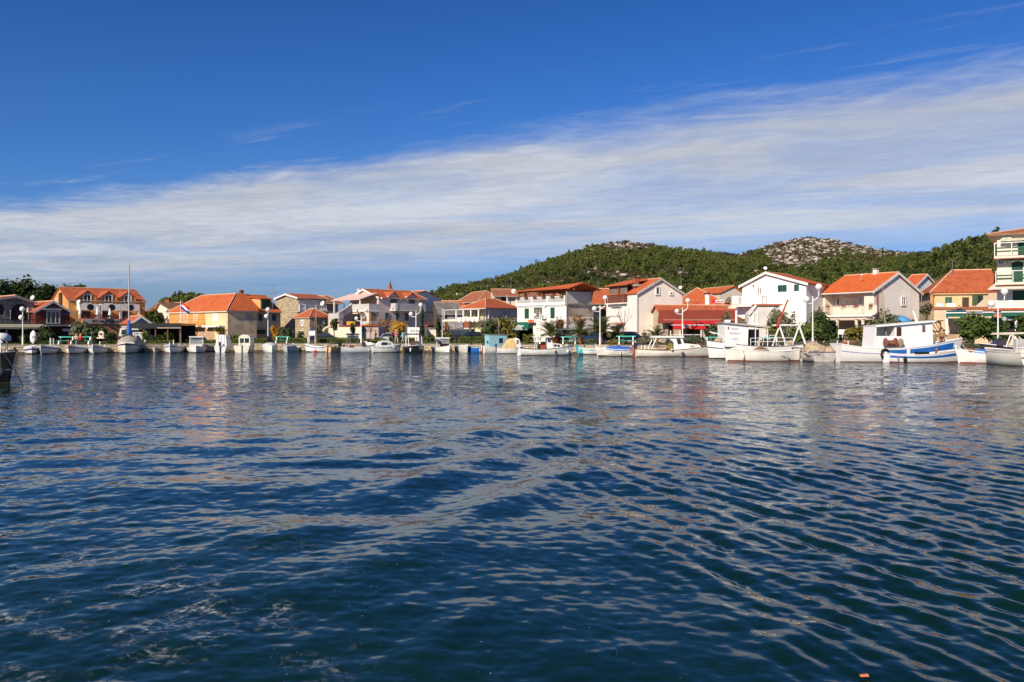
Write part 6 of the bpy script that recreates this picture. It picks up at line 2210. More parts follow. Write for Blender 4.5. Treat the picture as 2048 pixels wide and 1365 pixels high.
tree(1530, 1580, 613, 9.5, LEAF_OLIVE, 'large olive tree behind the red boom of the trawler', trunk=.2, leaf=.17, dens=1.3)
tree(1578, 1594, 619, 10, LEAF_OLIVE, 'sparse thin sapling right of the large olive tree', trunk=.3, leaf=.13, dens=.35)
bush(1530, 1575, 648, 8.6, LEAF_YG, 'yellow green hedge shrub below the large olive tree', dens=1.2)
bush(1572, 1640, 641, 9, LEAF_MID, 'dense green shrub mass left of the tallest white lamp', leaf=.17, dens=1.4)
tree(1618, 1662, 617, 10.5, LEAF_DARK, 'tall dark feathery shrub right of the tallest white lamp', trunk=.1, leaf=.16, dens=1.1)
bush(1636, 1690, 637, 9.2, LEAF_DARK, 'broad dark green shrub below the flowered balcony', leaf=.18, dens=1.4)
bush(1684, 1738, 650, 7.6, LEAF_YG, 'yellow green shrub before the porch columns', dens=1.2)
bush(1716, 1770, 645, 8.4, LEAF_OLIVE, 'olive green shrub behind the cabin of the blue striped boat', dens=1.2)
tree(1744, 1792, 612, 10, LEAF_OLIVE, 'tall feathery olive tree at the corner of the balcony house', trunk=.12, leaf=.16, dens=1.3)
bush(1820, 1845, 640, 9, LEAF_MID, 'green creeper on the timber pergola', depth=1.5, ybase=656)
bush(1838, 1866, 608, 14, LEAF_OLIVE, 'dry olive bush on the terrace left of the washing line', ybase=634)
GR = 'round pines in front of the terrace restaurant'
tree(1919, 1972, 622, 4.5, LEAF_PINE, 'round dark pine in front of the green awning, left of two joined crowns', trunk=.24, leaf=.2, dens=3.4, n=16, shell=.45, group=GR)
tree(1962, 2012, 633, 5.0, LEAF_PINE, 'lower round pine merging with its left neighbour under the lamp', trunk=.2, leaf=.2, dens=3.2, n=14, shell=.45, group=GR)
tree(2033, 2090, 628, 4.5, LEAF_PINE, 'round pine cut by the right edge of the picture', trunk=.2, leaf=.2, dens=3.2, n=14, shell=.45, group=GR)
bush(1928, 1950, 671, 4.6, LEAF_OLIVE, 'small olive shrub against the honey stone wall')
bush(1996, 2018, 668, 4.6, LEAF_OLIVE, 'thin shrub at the end of the cream planter wall', dens=.8)
bush(2000, 2017, 680, 3.6, leaf_mat('yellow_flowers', (.45, .26, .02), (.2, .16, .03), 2), 'low yellow flowering shrub near the transom boat')
for i, (a, b_, y, o_, m_, lab) in enumerate(((1166, 1193, 676.5, 5.2, LEAF_GREY, 'grey green dome shrub left of the middle lamp'), (1215, 1238, 677, 5.2, LEAF_YG, 'olive yellow dome shrub right of the middle lamp'),
											 (1268, 1304, 673, 5.4, LEAF_GREY, 'wide grey green dome shrub by the seated man'), (1336, 1362, 677, 5.4, LEAF_BROWN, 'brownish dome shrub left of the red terrace lamp'),
											 (1356, 1412, 672.5, 5.6, LEAF_GREY, 'long grey green mound in front of the red restaurant terrace'), (1100, 1118, 675, 5.6, LEAF_BROWN, 'brown mound behind the wooden cabin boat'))):
	bush(a, b_, y, o_, m_, lab, leaf=.07, dens=1.6, group='clipped dome shrubs along the promenade', shell=.25, n=4)

def cypress(pc, wpx, ytop, off, label):
	Y = QY(pc, off)
	x = X(pc, Y)
	z0 = gz(x, Y)
	h = Z(ytop, Y) - z0
	w = wpx / F * Y
	e = empty('cypress_tree', (x, Y, z0), 0, label, 'cypress', 'cypresses beside the grey gable')
	rng = np.random.default_rng(int(pc))
	B = [(rng.normal(0, .05), rng.normal(0, .05), h * (.1 + .85 * f), w * .5 * (1 - f) ** .45 * .95 + .05, w * .5 * (1 - f) ** .45 * .95 + .05, h * .12) for f in np.linspace(0, .97, 10)]
	V, Q = leaf_cloud(B, 1300, .13, rng, .35, .8)
	np_obj('crown', V, Q, LEAF_DARK, e)
	MB().tube([(0, 0, -.1), (0, 0, h * .7)], [.12, .04], 6).build('trunk', M_BARK, e)

cypress(844, 11, 613, 6.8, 'taller cypress beside the white double lamp')
cypress(876.5, 9, 634, 7.4, 'shorter cypress at the right corner of the grey gable')
for pc, yt in ((349.5, 589), (358.5, 586)):
	Y = 400
	x = X(pc, Y)
	z0 = gz(x, Y)
	e = empty('cypress_tree', (x, Y, z0), 0, 'distant dark cypress on the far hill, ' + ('left' if pc < 352 else 'right') + ' of the pair', 'cypress')
	h = max(5, Z(yt, Y) - z0)
	V, Q = leaf_cloud([(0, 0, h * f, .9 * (1 - f) ** .5 + .1, .9 * (1 - f) ** .5 + .1, h * .15) for f in (.1, .3, .5, .7, .9)], 300, .35, RNG, .4)
	np_obj('crown', V, Q, LEAF_DARK, e)
	MB().tube([(0, 0, -.5), (0, 0, h * .6)], .2, 5).build('trunk', M_BARK, e)

# bare young tree by the gable house
def bare_tree(pc, ytop, Y, label):
	x = X(pc, Y)
	z0 = gz(x, Y)
	h = Z(ytop, Y) - z0
	e = empty('bare_tree', (x, Y, z0), 0, label, 'tree')
	rng = random.Random(int(pc))
	tk = MB().tube([(0, 0, -.1), (.02, 0, h * .5)], [.07, .04], 6)
	tk.build('trunk', M_BARK, e)
	mb = MB()
	for k in range(11):
		a = rng.uniform(0, 6.28)
		z1 = h * rng.uniform(.42, .52)
		r = h * rng.uniform(.12, .26)
		p1 = Vector((math.cos(a) * r * .5, math.sin(a) * r * .5, z1 + h * rng.uniform(.15, .25)))
		p2 = Vector((math.cos(a) * r, math.sin(a) * r, h * rng.uniform(.75, 1.0)))
		mb.tube([(.02, 0, z1), p1, p2], [.028, .018, .008], 4)
		for _ in range(3):
			q = p1.lerp(p2, rng.uniform(.1, .8))
			mb.tube([q, q + Vector((rng.uniform(-.4, .4), rng.uniform(-.4, .4), rng.uniform(.3, .7)))], [.012, .006], 3)
	mb.build('branches', M_BARK, e)

bare_tree(1247, 613, 100.5, 'bare young tree in front of the tall gabled house')
bare_tree(741, 640, 112, 'thin bare sapling at the villa terrace corner')

# palms
def frond_mesh(L, m):
	mb = MB()
	n = 9
	pts = []
	for k in range(n + 1):
		f = k / n
		pts.append(Vector((L * (f - .12 * f * f), 0, L * (.52 * f - .62 * f * f))))
	mb.tube(pts, .022, 4, r2=.006, caps=False)
	for k in range(1, 2 * n + 1):
		f = k / (2 * n)
		i = min(n - 1, int(f * n))
		p = pts[i].lerp(pts[i + 1], f * n - i)
		t = (pts[i + 1] - pts[i]).normalized()
		ll = L * .26 * math.sin(math.pi * min(1, .12 + f * .92)) ** .6
		for sg in (-1, 1):
			dr = (t * .75 + Vector((0, sg * .8, .18))).normalized()
			q = p + dr * ll
			w_ = t * (L * .022)
			mb.poly([p - w_, q, p + w_])
	return mb.mesh('frond', m)

def palm(pc, ycrown, ytop, Yo, L, label, trunk_r=.2):
	Y = QY(pc, Yo)
	x = X(pc, Y)
	z0 = gz(x, Y)
	zc = Z(ycrown, Y) - z0
	e = empty('palm_tree', (x, Y, z0), 0, label, 'palm', 'palms along the promenade')
	mb = MB()
	prof = []
	k = max(3, int(zc / .14))
	for i in range(k + 1):
		z = -.1 + (zc + .1) * i / k
		prof += [(trunk_r * 1.12, z), (trunk_r * .9, z + .07)]
	prof.append((.02, zc + .12))
	mb.lathe(prof, 9)
	mb.build('trunk', M_PALMT, e)
	rng = random.Random(int(pc))
	me = [frond_mesh(L * s, LEAF_PALM) for s in (.85, 1.0, 1.1)]
	for i in range(46):
		o = bpy.data.objects.new('frond', me[i % 3])
		C.objects.link(o)
		o.parent = e
		el = rng.uniform(-.15, 1.3)
		o.location = (0, 0, zc)
		o.rotation_euler = (rng.uniform(-.2, .2), -el, i * 2.399 + rng.uniform(-.2, .2))

palm(1102, 674, 640, 6.6, 2.7, 'full palm with arching fronds in front of the shop door', .22)
palm(1160, 671, 640, 5.8, 2.2, 'palm with a short orange brown trunk left of the middle lamp', .3)
palm(1203, 668, 630, 7.4, 2.9, 'tall bushy palm behind the middle lamp', .25)
palm(1312, 676, 650, 6.6, 1.9, 'small bushy palm left of the red restaurant', .2)
palm(1232, 674, 660, 8.0, 1.9, 'low palm partly hidden by the parked dark cars', .2)
# agave
e = empty('agave', (X(1421, QY(1421, 5.5)), QY(1421, 5.5), QZ + .05), 0, 'grey green agave with stiff pointed leaves at the restaurant corner', 'agave')
rng_ = random.Random(4)
for k in range(14):
	a = k * 2.4
	el = rng_.uniform(.5, 1.45)
	L = rng_.uniform(.9, 1.3)
	d_ = Vector((math.cos(a) * math.cos(el), math.sin(a) * math.cos(el), math.sin(el)))
	s_ = Vector((-math.sin(a), math.cos(a), 0)) * .09
	mb = MB()
	mb.hexa([s_ * .7, -s_ * .7, Vector((0, 0, -.05))], [d_ * L * .45 + s_, d_ * L * .45 - s_, d_ * L * .45 + Vector((0, 0, -.07))])
	mb.hexa([d_ * L * .45 + s_, d_ * L * .45 - s_, d_ * L * .45 + Vector((0, 0, -.07))], [d_ * L + s_ * .02, d_ * L - s_ * .02, d_ * L + Vector((0, 0, -.005))])
	mb.build('leaf', LEAF_GREY, e)

def hedge(px1, px2, ytop, off, label, m=None, d=.9):
	Y = QY((px1 + px2) / 2, off)
	x1, x2 = X(px1, Y), X(px2, Y)
	ya, yb = QY(px1, off), QY(px2, off)
	z0 = gz((x1 + x2) / 2, Y)
	h = Z(ytop, Y) - z0
	L = x2 - x1
	e = empty('hedge', ((x1 + x2) / 2, (ya + yb) / 2, z0), math.atan2(yb - ya, L), label, 'hedge', 'clipped hedges along the promenade')
	rng = np.random.default_rng(int(px1))
	n = int(L * h * 380)
	V, Q = leaf_cloud([(0, 0, h / 2, .5, .5, .5)], n, .085, rng)
	c = np.stack([rng.uniform(-L / 2, L / 2, n), rng.uniform(-d / 2, d / 2, n), rng.uniform(0, h, n)], 1)
	face = rng.integers(0, 3, n)
	c[face == 0, 1] = -d / 2 + rng.normal(0, .04, (face == 0).sum())
	c[face == 1, 2] = h + rng.normal(0, .045, (face == 1).sum())
	V = V.reshape(-1, 4, 3)
	V = (V - V.mean(1, keepdims=True)) + c[:, None, :]
	np_obj('foliage', V.reshape(-1, 3), np.arange(n * 4).reshape(n, 4), m or LEAF_HEDGE, e)
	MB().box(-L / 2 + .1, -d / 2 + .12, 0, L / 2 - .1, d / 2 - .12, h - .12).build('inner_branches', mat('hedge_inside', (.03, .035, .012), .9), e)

for k, (a, b_, yt, lab) in enumerate(((84, 134, 683, 'low dark hedge behind the moored boats at the far left'), (224, 340, 682, 'long low hedge in front of the dark pergola'), (372, 398, 681, 'short hedge left of the glass cabin boat'), (404, 452, 681, 'hedge behind the tarpaulin boat'), (468, 534, 678, 'hedge behind the round topped cabin boat'),
									  (572, 614, 677, 'hedge right of the green bench by the autumn shrubs'), (632, 704, 677, 'long hedge in front of the white garden wall'), (846, 866, 676, 'short hedge by the black hulled boat'), (918, 976, 675, 'thick hedge left of the pale blue cabin boat'), (812, 834, 677, 'short hedge right of the strolling people'), (700, 742, 679, 'low hedge by the villa annex'))):
	hedge(a, b_, yt, 6.2, lab, d=1.1)

def ground_cover(name, boxes, m, label, leaf=.09, seed=3):
	rng = np.random.default_rng(seed)
	Vs = []
	for (px1, px2, off0, off1, hmax, n) in boxes:
		px = rng.uniform(px1, px2, n)
		off = rng.uniform(off0, off1, n)
		y = np.interp(px, [q[0] for q in QUAY], [q[1] for q in QUAY]) + off
		x = (px - 1024) / F * y
		bump = np.clip(fbm(x / 1.3, y / 1.3, 5, 3) + .55, 0.05, 1.1)
		z = QZ + rng.uniform(0.0, 1.0, n) ** .6 * hmax * bump + .03
		V, _ = leaf_cloud([(0, 0, 0, .01, .01, .01)], n, leaf, rng)
		V = V.reshape(-1, 4, 3) + np.stack([x, y, z], 1)[:, None, :]
		Vs.append(V.reshape(-1, 3))
	V = np.concatenate(Vs)
	o = np_obj(name, V, np.arange(len(V)).reshape(-1, 4), m)
	tag(o, label, None, None, 'stuff')

ground_cover('ground_cover', ((1635, 1765, 2.2, 5.5, .75, 9000), (1888, 2010, 1.6, 4.4, .55, 9000), (1400, 1460, 5, 8, .5, 2500), (1480, 1640, 5, 8.5, .55, 6000), (1060, 1340, 6, 9, .35, 6000)), LEAF_GREY, 'grey green ground cover along the planted quay edge')
ground_cover('grass', ((-40, 700, 5.3, 9, .16, 14000), (700, 1060, 5.3, 9, .2, 9000), (2000, 2140, 1.6, 5, .3, 3000)), LEAF_HEDGE, 'short rough grass in the garden strip', .06, 9)

# ---- the wooded hill: 300 pines one by one, the rest and the scrub as masses
def hill_trees():
	rng = np.random.default_rng(21)
	N = 60000
	px = rng.uniform(760, 2120, N)
	s = rng.uniform(0.04, 1.02, N) ** .92
	yr = np.interp(px, RIDGE[:, 0], RIDGE[:, 2])
	y = 172 + (yr - 172) * s
	x = (px - 1024) / F * y
	z = ground_z(x, y)
	py = HOR - (z - HC) / y * F
	rk = rock_mask(px, py)
	nz = fbm(x / 16, y / 16, 12, 4)
	keep = rk * 1.25 + nz * .75 < .30
	keep &= (z > 3.2)
	r = rng.uniform(0.95, 2.15, N) * (0.8 + .25 * (1 - s)) * np.where(px > 1800, 1.25, 1.0)
	# left far hill
	M_ = 3000
	px2 = rng.uniform(318, 470, M_)
	yr2 = np.interp(px2, RIDGE[:, 0], RIDGE[:, 2])
	y2 = 180 + (yr2 - 180) * rng.uniform(.45, 1.02, M_)
	x2 = (px2 - 1024) / F * y2
	z2 = ground_z(x2, y2)
	px, y, x, z, r = [np.concatenate([a, b]) for a, b in ((px, px2), (y, y2), (x, x2), (z, z2), (r, rng.uniform(1.6, 2.5, M_)))]
	keep = np.concatenate([keep, (z2 > 8) & (rng.uniform(0, 1, M_) > .2)])
	s = np.concatenate([s, np.ones(M_)])
	grid = {}
	chosen = []
	for i in np.flatnonzero(keep):
		c = (int(x[i] // 3.6), int(y[i] // 3.6))
		ok = True
		for dx in (-1, 0, 1):
			for dy in (-1, 0, 1):
				for j in grid.get((c[0] + dx, c[1] + dy), ()):
					if (x[i] - x[j]) ** 2 + (y[i] - y[j]) ** 2 < (0.74 * (r[i] + r[j])) ** 2:
						ok = False
						break
				if not ok: break
			if not ok: break
		if ok:
			grid.setdefault(c, []).append(i)
			chosen.append(i)
	chosen = np.array(chosen)
	m = leaf_mat('hill_pine_needles', (0.026, 0.046, 0.010), (0.115, 0.138, 0.032), .25)
	protos = []
	for k in range(7):
		rg = np.random.default_rng(100 + k)
		B = [(0, 0, .62, .62, .62, .5)]
		for q in range(6):
			a = rg.uniform(0, 6.28)
			B.append((math.cos(a) * rg.uniform(.25, .6), math.sin(a) * rg.uniform(.25, .6), rg.uniform(.45, 1.15), rg.uniform(.28, .45), rg.uniform(.28, .45), rg.uniform(.2, .36)))
		V, Q = leaf_cloud(B, 110, .185, rg, .35, .5)
		V[:, 2] = np.maximum(V[:, 2], .0)
		protos.append(V)
	hh = rng.uniform(1.05, 1.45, len(x))
	# the 300 that show largest and are not behind the town
	pyc = HOR - (z + r - HC) / y * F
	roof = np.interp(px, [860, 900, 1000, 1030, 1180, 1260, 1320, 1365, 1480, 1535, 1660, 1690, 1800, 1870, 1990, 2000, 2048], [582, 585, 575, 565, 572, 560, 548, 572, 570, 540, 560, 545, 545, 560, 535, 470, 450])
	vis = (pyc < roof) & (px > 850) & (px < 2040)
	ci = chosen[np.argsort(-(r[chosen] / y[chosen]) * vis[chosen])][:300]
	rest = np.setdiff1d(chosen, ci)
	meshes = []
	for V in protos:
		o = np_obj('pine_tree', V, np.arange(len(V)).reshape(-1, 4), m)
		meshes.append(o.data)
		bpy.data.objects.remove(o)
	for i in ci:
		o = bpy.data.objects.new('pine_tree', meshes[i % 7])
		C.objects.link(o)
		o.location = (x[i], y[i], z[i] - .15)
		o.scale = (r[i], r[i], r[i] * hh[i])
		o.rotation_euler = (0, 0, rng.uniform(0, 6.28))
		tag(o, 'dark green pine among many on the wooded hillside', 'pine tree', 'pines on the wooded hillside')
	Vs = []
	for i in rest:
		V = protos[i % 7]
		a = rng.uniform(0, 6.28)
		ca, sa = math.cos(a), math.sin(a)
		W = np.stack([(V[:, 0] * ca - V[:, 1] * sa) * r[i] + x[i], (V[:, 0] * sa + V[:, 1] * ca) * r[i] + y[i], V[:, 2] * r[i] * hh[i] + z[i] - .15], 1)
		Vs.append(W)
	V = np.concatenate(Vs)
	o = np_obj('forest', V, np.arange(len(V)).reshape(-1, 4), m)
	tag(o, 'pine and maquis forest covering the hills behind the town', None, None, 'stuff')
	# low scrub among the rocks
	n = 13000
	px = rng.uniform(860, 2010, n)
	yr = np.interp(px, RIDGE[:, 0], RIDGE[:, 2])
	y = 172 + (yr - 172) * rng.uniform(.2, 1.01, n)
	x = (px - 1024) / F * y
	z = ground_z(x, y)
	py = HOR - (z - HC) / y * F
	k = (rock_mask(px, py) + fbm(x / 9, y / 9, 14, 3) * .5 > .12)
	x, y, z = x[k], y[k], z[k]
	for nm, mm, sel in (('scrub', leaf_mat('scrub_leaves', (.045, .055, .018), (.11, .11, .045), .3), 0), ('dry_scrub', leaf_mat('dry_scrub_leaves', (.11, .06, .03), (.17, .11, .06), .3), 1)):
		Vs = []
		for i in range(len(x)):
			if (i % 3 == 0) != bool(sel):
				continue
			V = protos[i % 7][: 4 * 46]
			rr = rng.uniform(.4, 1.6)
			Vs.append(np.stack([V[:, 0] * rr * 1.15 + x[i], V[:, 1] * rr + y[i], V[:, 2] * rr * .7 + z[i] - .1], 1))
		V = np.concatenate(Vs)
		o = np_obj(nm, V, np.arange(len(V)).reshape(-1, 4), mm)
		tag(o, 'low scrub between the limestone outcrops' if not sel else 'dry brown scrub between the limestone outcrops', None, None, 'stuff')
	# limestone outcrops
	n = 5200
	px = rng.uniform(870, 1900, n)
	yr = np.interp(px, RIDGE[:, 0], RIDGE[:, 2])
	y = 172 + (yr - 172) * rng.uniform(.2, 1.0, n)
	x = (px - 1024) / F * y
	z = ground_z(x, y)
	py = HOR - (z - HC) / y * F
	k = rock_mask(px, py) + fbm(x / 7, y / 7, 15, 3) * .7 > .52
	x, y, z = x[k], y[k], z[k]
	Vs, Fs = [], []
	base = np.array([(-1, -1, 0), (1, -1, 0), (1, 1, 0), (-1, 1, 0), (-.7, -.6, 1), (.6, -.7, 1), (.7, .6, 1), (-.6, .7, 1)], float)
	fq = np.array([(4, 5, 6, 7), (0, 1, 5, 4), (1, 2, 6, 5), (2, 3, 7, 6), (3, 0, 4, 7)])
	for i in range(len(x)):
		a = rng.uniform(0, 6.28)
		w_, d_, h_ = rng.uniform(.5, 2.2), rng.uniform(.4, 1.2), rng.uniform(.25, .9)
		V = base + rng.normal(0, .16, base.shape)
		V = V * np.array([w_, d_, h_])
		Vs.append(np.stack([V[:, 0] * math.cos(a) - V[:, 1] * math.sin(a) + x[i], V[:, 0] * math.sin(a) + V[:, 1] * math.cos(a) + y[i], V[:, 2] + z[i] - .12], 1))
		Fs.append(fq + 8 * (len(Vs) - 1))
	o = np_obj('rocks', np.concatenate(Vs), np.concatenate(Fs), mat('limestone', (.47, .42, .36), .9, .25, .6, bump=.5))
	tag(o, 'weathered limestone outcrops on the bare hill tops', None, None, 'stuff')

hill_trees()

# ------------------------------------------------------------------ boats
def sm(t): return t * t * (3 - 2 * t)

class Boat:
	"""hull lofted from sections; bow at +x, waterline at z = 0"""
	def __init__(s, name, label, px, py, ang, L, beam, fb=.55, bow=.35, stern=.12, hull=None, stripe=None, boot=None, trim=None, trans=.8, draft=.3, cat='boat', deck=.22, fore=.28, group='boats moored along the quay', sheer_stripe=None, full=2.2, inside=None, rake=.35, dy=0.0, k=1.0, kz=1.0):
		Y = F * HC / (py - HOR) + dy
		s.e = empty(name, (X(px, Y), Y, 0), math.radians(ang), label, cat, group)
		s.e.scale = (k, k, kz)
		s.Y, s.L, s.B = Y, L, beam
		s.fb, s.bow, s.st = fb, bow, stern
		hull = hull or M_BOATW
		n = 15
		s.n = n
		xs = [-L / 2 + L * k / n for k in range(n + 1)]

		def half(t):
			return beam / 2 * (trans + (1 - trans) * sm(min(1, t / .35))) * (1 if t < .4 else max(0.0, 1 - ((t - .4) / .6) ** full) ** .85)
		s.half = half

		def sheer(t):
			return fb + bow * max(0, (t - .35) / .65) ** 2 + stern * max(0, (.35 - t) / .35) ** 2
		s.sheer = sheer
		secs = []
		for k in range(n + 1):
			t = k / n
			x, b, z = xs[k], half(t), sheer(t)
			keel = -draft * (1 - max(0, (t - .75) / .25) ** 2 * .9)
			xr = rake * max(0, (t - .8) / .2) ** 2
			b = max(b, .015)
			secs.append([(x + xr, b, z), (x + xr * .75, b * .985, z * .72), (x + xr * .5, b * .93, z * .40), (x + xr * .25, b * .80, .04), (x, b * .5, keel * .7), (x, 0, keel)])
		s.secs = secs

		def loft(rows, mirror=True, flip=False):
			mb = MB()
			mb.smooth = True
			for sg in (1, -1):
				i0 = len(mb.v)
				m = len(rows[0])
				for r in rows:
					mb.v += [(p[0], sg * p[1], p[2]) for p in r]
				for a in range(len(rows) - 1):
					for c in range(m - 1):
						mb.f.append((i0 + a * m + c, i0 + (a + 1) * m + c, i0 + (a + 1) * m + c + 1, i0 + a * m + c + 1))
			return mb
		h = loft(secs)
		# transom
		r0 = secs[0]
		h.poly([p for p in r0] + [(p[0], -p[1], p[2]) for p in reversed(r0)])
		s.hull = h.build('hull', hull, s.e)
		if boot:      # painted bottom showing at the waterline
			mb = loft([[(r[3][0], r[3][1] + .012, .09), (r[3][0], r[3][1] * .97 + .012, -.02), (r[4][0], r[4][1] + .012, -.12)] for r in secs])
			mb.build('bottom_paint', boot, s.hull)
		if stripe:
			def at(r, z):
				for a, b in zip(r[:-1], r[1:]):
					if a[2] >= z >= b[2]:
						f = (a[2] - z) / max(1e-6, a[2] - b[2])
						return (a[0] + (b[0] - a[0]) * f, a[1] + (b[1] - a[1]) * f + .014, z)
				return (r[3][0], r[3][1] + .014, r[3][2])
			z0, z1 = sheer_stripe or (.72, .86)
			mb = loft([[at(r, r[0][2] * z1), at(r, r[0][2] * (z0 + z1) / 2), at(r, r[0][2] * z0)] for r in secs])
			mb.build('stripe', stripe, s.hull)
		# gunwale
		g = MB()
		pts = [(r[0][0], r[0][1], r[0][2] + .01) for r in secs]
		ring = pts + [(p[0], -p[1], p[2]) for p in reversed(pts)]
		g.tube(ring + [ring[0]], .038, 6, caps=False)
		g.build('gunwale', trim or M_BOATW, s.e)
		# sole and fore deck
		d = MB()
		for k in range(n):
			a, b = secs[k], secs[k + 1]
			t = k / n
			off = deck if t < 1 - fore else .03
			za, zb = a[0][2] - off, b[0][2] - off
			d.poly([(a[0][0], a[0][1] * .97, za), (b[0][0], b[0][1] * .97, zb), (b[0][0], -b[0][1] * .97, zb), (a[0][0], -a[0][1] * .97, za)])
		kf = int(n * (1 - fore))
		a = secs[kf]
		d.poly([(a[0][0], a[0][1] * .96, a[0][2] - deck), (a[0][0], -a[0][1] * .96, a[0][2] - deck), (a[0][0], -a[0][1] * .96, a[0][2] - .03), (a[0][0], a[0][1] * .96, a[0][2] - .03)])
		d.build('deck', inside or mat('boat_deck', (.50, .47, .42), .7, .15, 2), s.e)
		s.z = fb - deck

	def zs(s, x): return s.sheer((x + s.L / 2) / s.L)

	def thwarts(s, xs, m=None):
		for x in xs:
			b = s.half((x + s.L / 2) / s.L) * .95
			MB().box(x - .13, -b, s.zs(x) - .10, x + .13, b, s.zs(x) - .05).build('thwart', m or M_BOATW, s.e)

	def prof(s, name, pts, y0, y1, m, taper=1.0):
		"""side profile (x, z) swept across the boat"""
		cx = sum(p[0] for p in pts) / len(pts)
		zmin = min(p[1] for p in pts)
		zmax = max(p[1] for p in pts)
		def yy(y, z):
			f = (z - zmin) / max(.01, zmax - zmin)
			return y * (1 - (1 - taper) * f)
		return MB().hexa([(p[0], yy(y0, p[1]), p[1]) for p in pts], [(p[0], yy(y1, p[1]), p[1]) for p in pts]).build(name, m, s.e)

	def box(s, name, x0, y0, z0, x1, y1, z1, m, parent=None):
		return MB().box(x0, y0, z0, x1, y1, z1).build(name, m, parent or s.e)

	def tube(s, name, pts, r, m, n=6, parent=None, r2=None):
		return MB().tube(pts, r, n, r2=r2).build(name, m, parent or s.e)

	def pane(s, x0, z0, x1, z1, y, m=None, name='window', parent=None, slant=0.0):
		"""pane set on both cabin sides"""
		for sg in (-1, 1):
			MB().hexa([(x0, sg * y, z0), (x1, sg * y, z0), (x1 + slant, sg * y, z1), (x0 + slant, sg * y, z1)], [(x0, sg * (y + .02), z0), (x1, sg * (y + .02), z0), (x1 + slant, sg * (y + .02), z1), (x0 + slant, sg * (y + .02), z1)]).build(name, m or M_GLASS, parent or s.e)

	def outboard(s, x=None, m=None, y=0, s_=1.0, tilt=0.0):
		x = -s.L / 2 - .12 if x is None else x
		z = s.sheer(0)
		mb = MB()
		mb.hexa([(x - .22 * s_ - tilt, y - .15 * s_, z + .08), (x + .18 * s_ - tilt, y - .15 * s_, z + .08), (x + .18 * s_ - tilt, y + .15 * s_, z + .08), (x - .22 * s_ - tilt, y + .15 * s_, z + .08)],
				[(x - .26 * s_ - tilt * 1.6, y - .12 * s_, z + .50 * s_), (x + .14 * s_ - tilt * 1.6, y - .12 * s_, z + .55 * s_), (x + .14 * s_ - tilt * 1.6, y + .12 * s_, z + .55 * s_), (x - .26 * s_ - tilt * 1.6, y + .12 * s_, z + .50 * s_)])
		o = mb.build('outboard_motor', m or M_BLACK, s.e)
		MB().box(x - .08, y - .05, -.45, x + .06, y + .05, z + .08).box(x - .25, y - .1, -.2, x + .06, y + .1, -.16).build('motor_leg', m or M_BLACK, o)

	def stem(s, m, h=.2):
		r = s.secs[-1]
		MB().tube([(r[0][0] + .02, 0, r[0][2] + h), (r[1][0] + .03, 0, r[1][2]), (r[3][0] + .02, 0, r[3][2]), (r[5][0], 0, r[5][2])], .06, 6).build('stem_post', m, s.e)

	def rudder(s, m):
		x = -s.L / 2
		MB().hexa([(x - .02, -.03, s.sheer(0) + .12), (x - .14, -.03, s.sheer(0) + .12), (x - .42, -.03, -.3), (x - .02, -.03, -.3)], [(x - .02, .03, s.sheer(0) + .12), (x - .14, .03, s.sheer(0) + .12), (x - .42, .03, -.3), (x - .02, .03, -.3)]).build('rudder', m, s.e)

	def fender(s, x, m=None, side=-1, r=.11, h=.42, z=None):
		y = side * (s.half((x + s.L / 2) / s.L) + r * .9)
		zz = (s.zs(x) * .45) if z is None else z
		mb = MB()
		mb.smooth = True
		mb.lathe([(.01, -h / 2), (r * .8, -h * .42), (r, -h * .2), (r, h * .2), (r * .8, h * .42), (.01, h / 2)], 10, (x, y, zz))
		o = mb.build('fender', m or M_WPAINT, s.e)
		MB().tube([(x, y, zz + h / 2), (x, y * .95, s.zs(x))], .012, 4).build('fender_line', M_BLACK, o)

	def posts(s, xs, h=.22, m=None):
		"""mooring bitts"""
		for x in xs:
			b = s.half((x + s.L / 2) / s.L) * .9
			for sg in (-1, 1):
				MB().tube([(x, sg * b, s.zs(x) - .02), (x, sg * b, s.zs(x) + h)], .045, 6).build('bitt', m or M_WPAINT, s.e)

	def name_on(s, body, x, z, y, w, size=.16, m=None, side=-1):
		return text(body, size, m or mat('dark_lettering', (.05, .06, .12), .5), 'lettering', s.hull, (x, side * y, z), (math.radians(90), 0, 0 if side < 0 else math.pi), w, .006, .008)

def cover(bt, x0, x1, h, m, name='cover', ridge=.0):
	"""canvas stretched over the open part of a boat"""
	mb = MB()
	mb.smooth = True
	rows = []
	n = 8
	for k in range(n + 1):
		x = x0 + (x1 - x0) * k / n
		t = (x + bt.L / 2) / bt.L
		b = bt.half(t) + .03
		z = bt.zs(x)
		up = h * math.sin(math.pi * min(1, max(0, (k + .35) / (n + .7)))) ** .6
		rows.append([(x, b * math.cos(a), z - .10 + (up + .10) * math.sin(a) ** .8 + .02 * math.sin(k * 2.3 + a * 3)) for a in np.linspace(0, math.pi, 9)])
	m_ = len(rows[0])
	for r in rows:
		mb.v += r
	for a in range(n):
		for c in range(m_ - 1):
			mb.f.append((a * m_ + c, (a + 1) * m_ + c, (a + 1) * m_ + c + 1, a * m_ + c + 1))
	mb.poly(rows[0]).poly(list(reversed(rows[-1])))
	return mb.build(name, m, bt.e)

M_CANVASW = mat('white_tarpaulin', (.72, .73, .74), .7, .08, 2)
M_CANVASG = mat('grey_beige_canvas', (.42, .36, .29), .8, .12, 2)
M_GREYB = mat('grey_boat', (.48, .50, .50), .5, .1)
BS = mat('navy_stripe', (.03, .07, .28), .5)

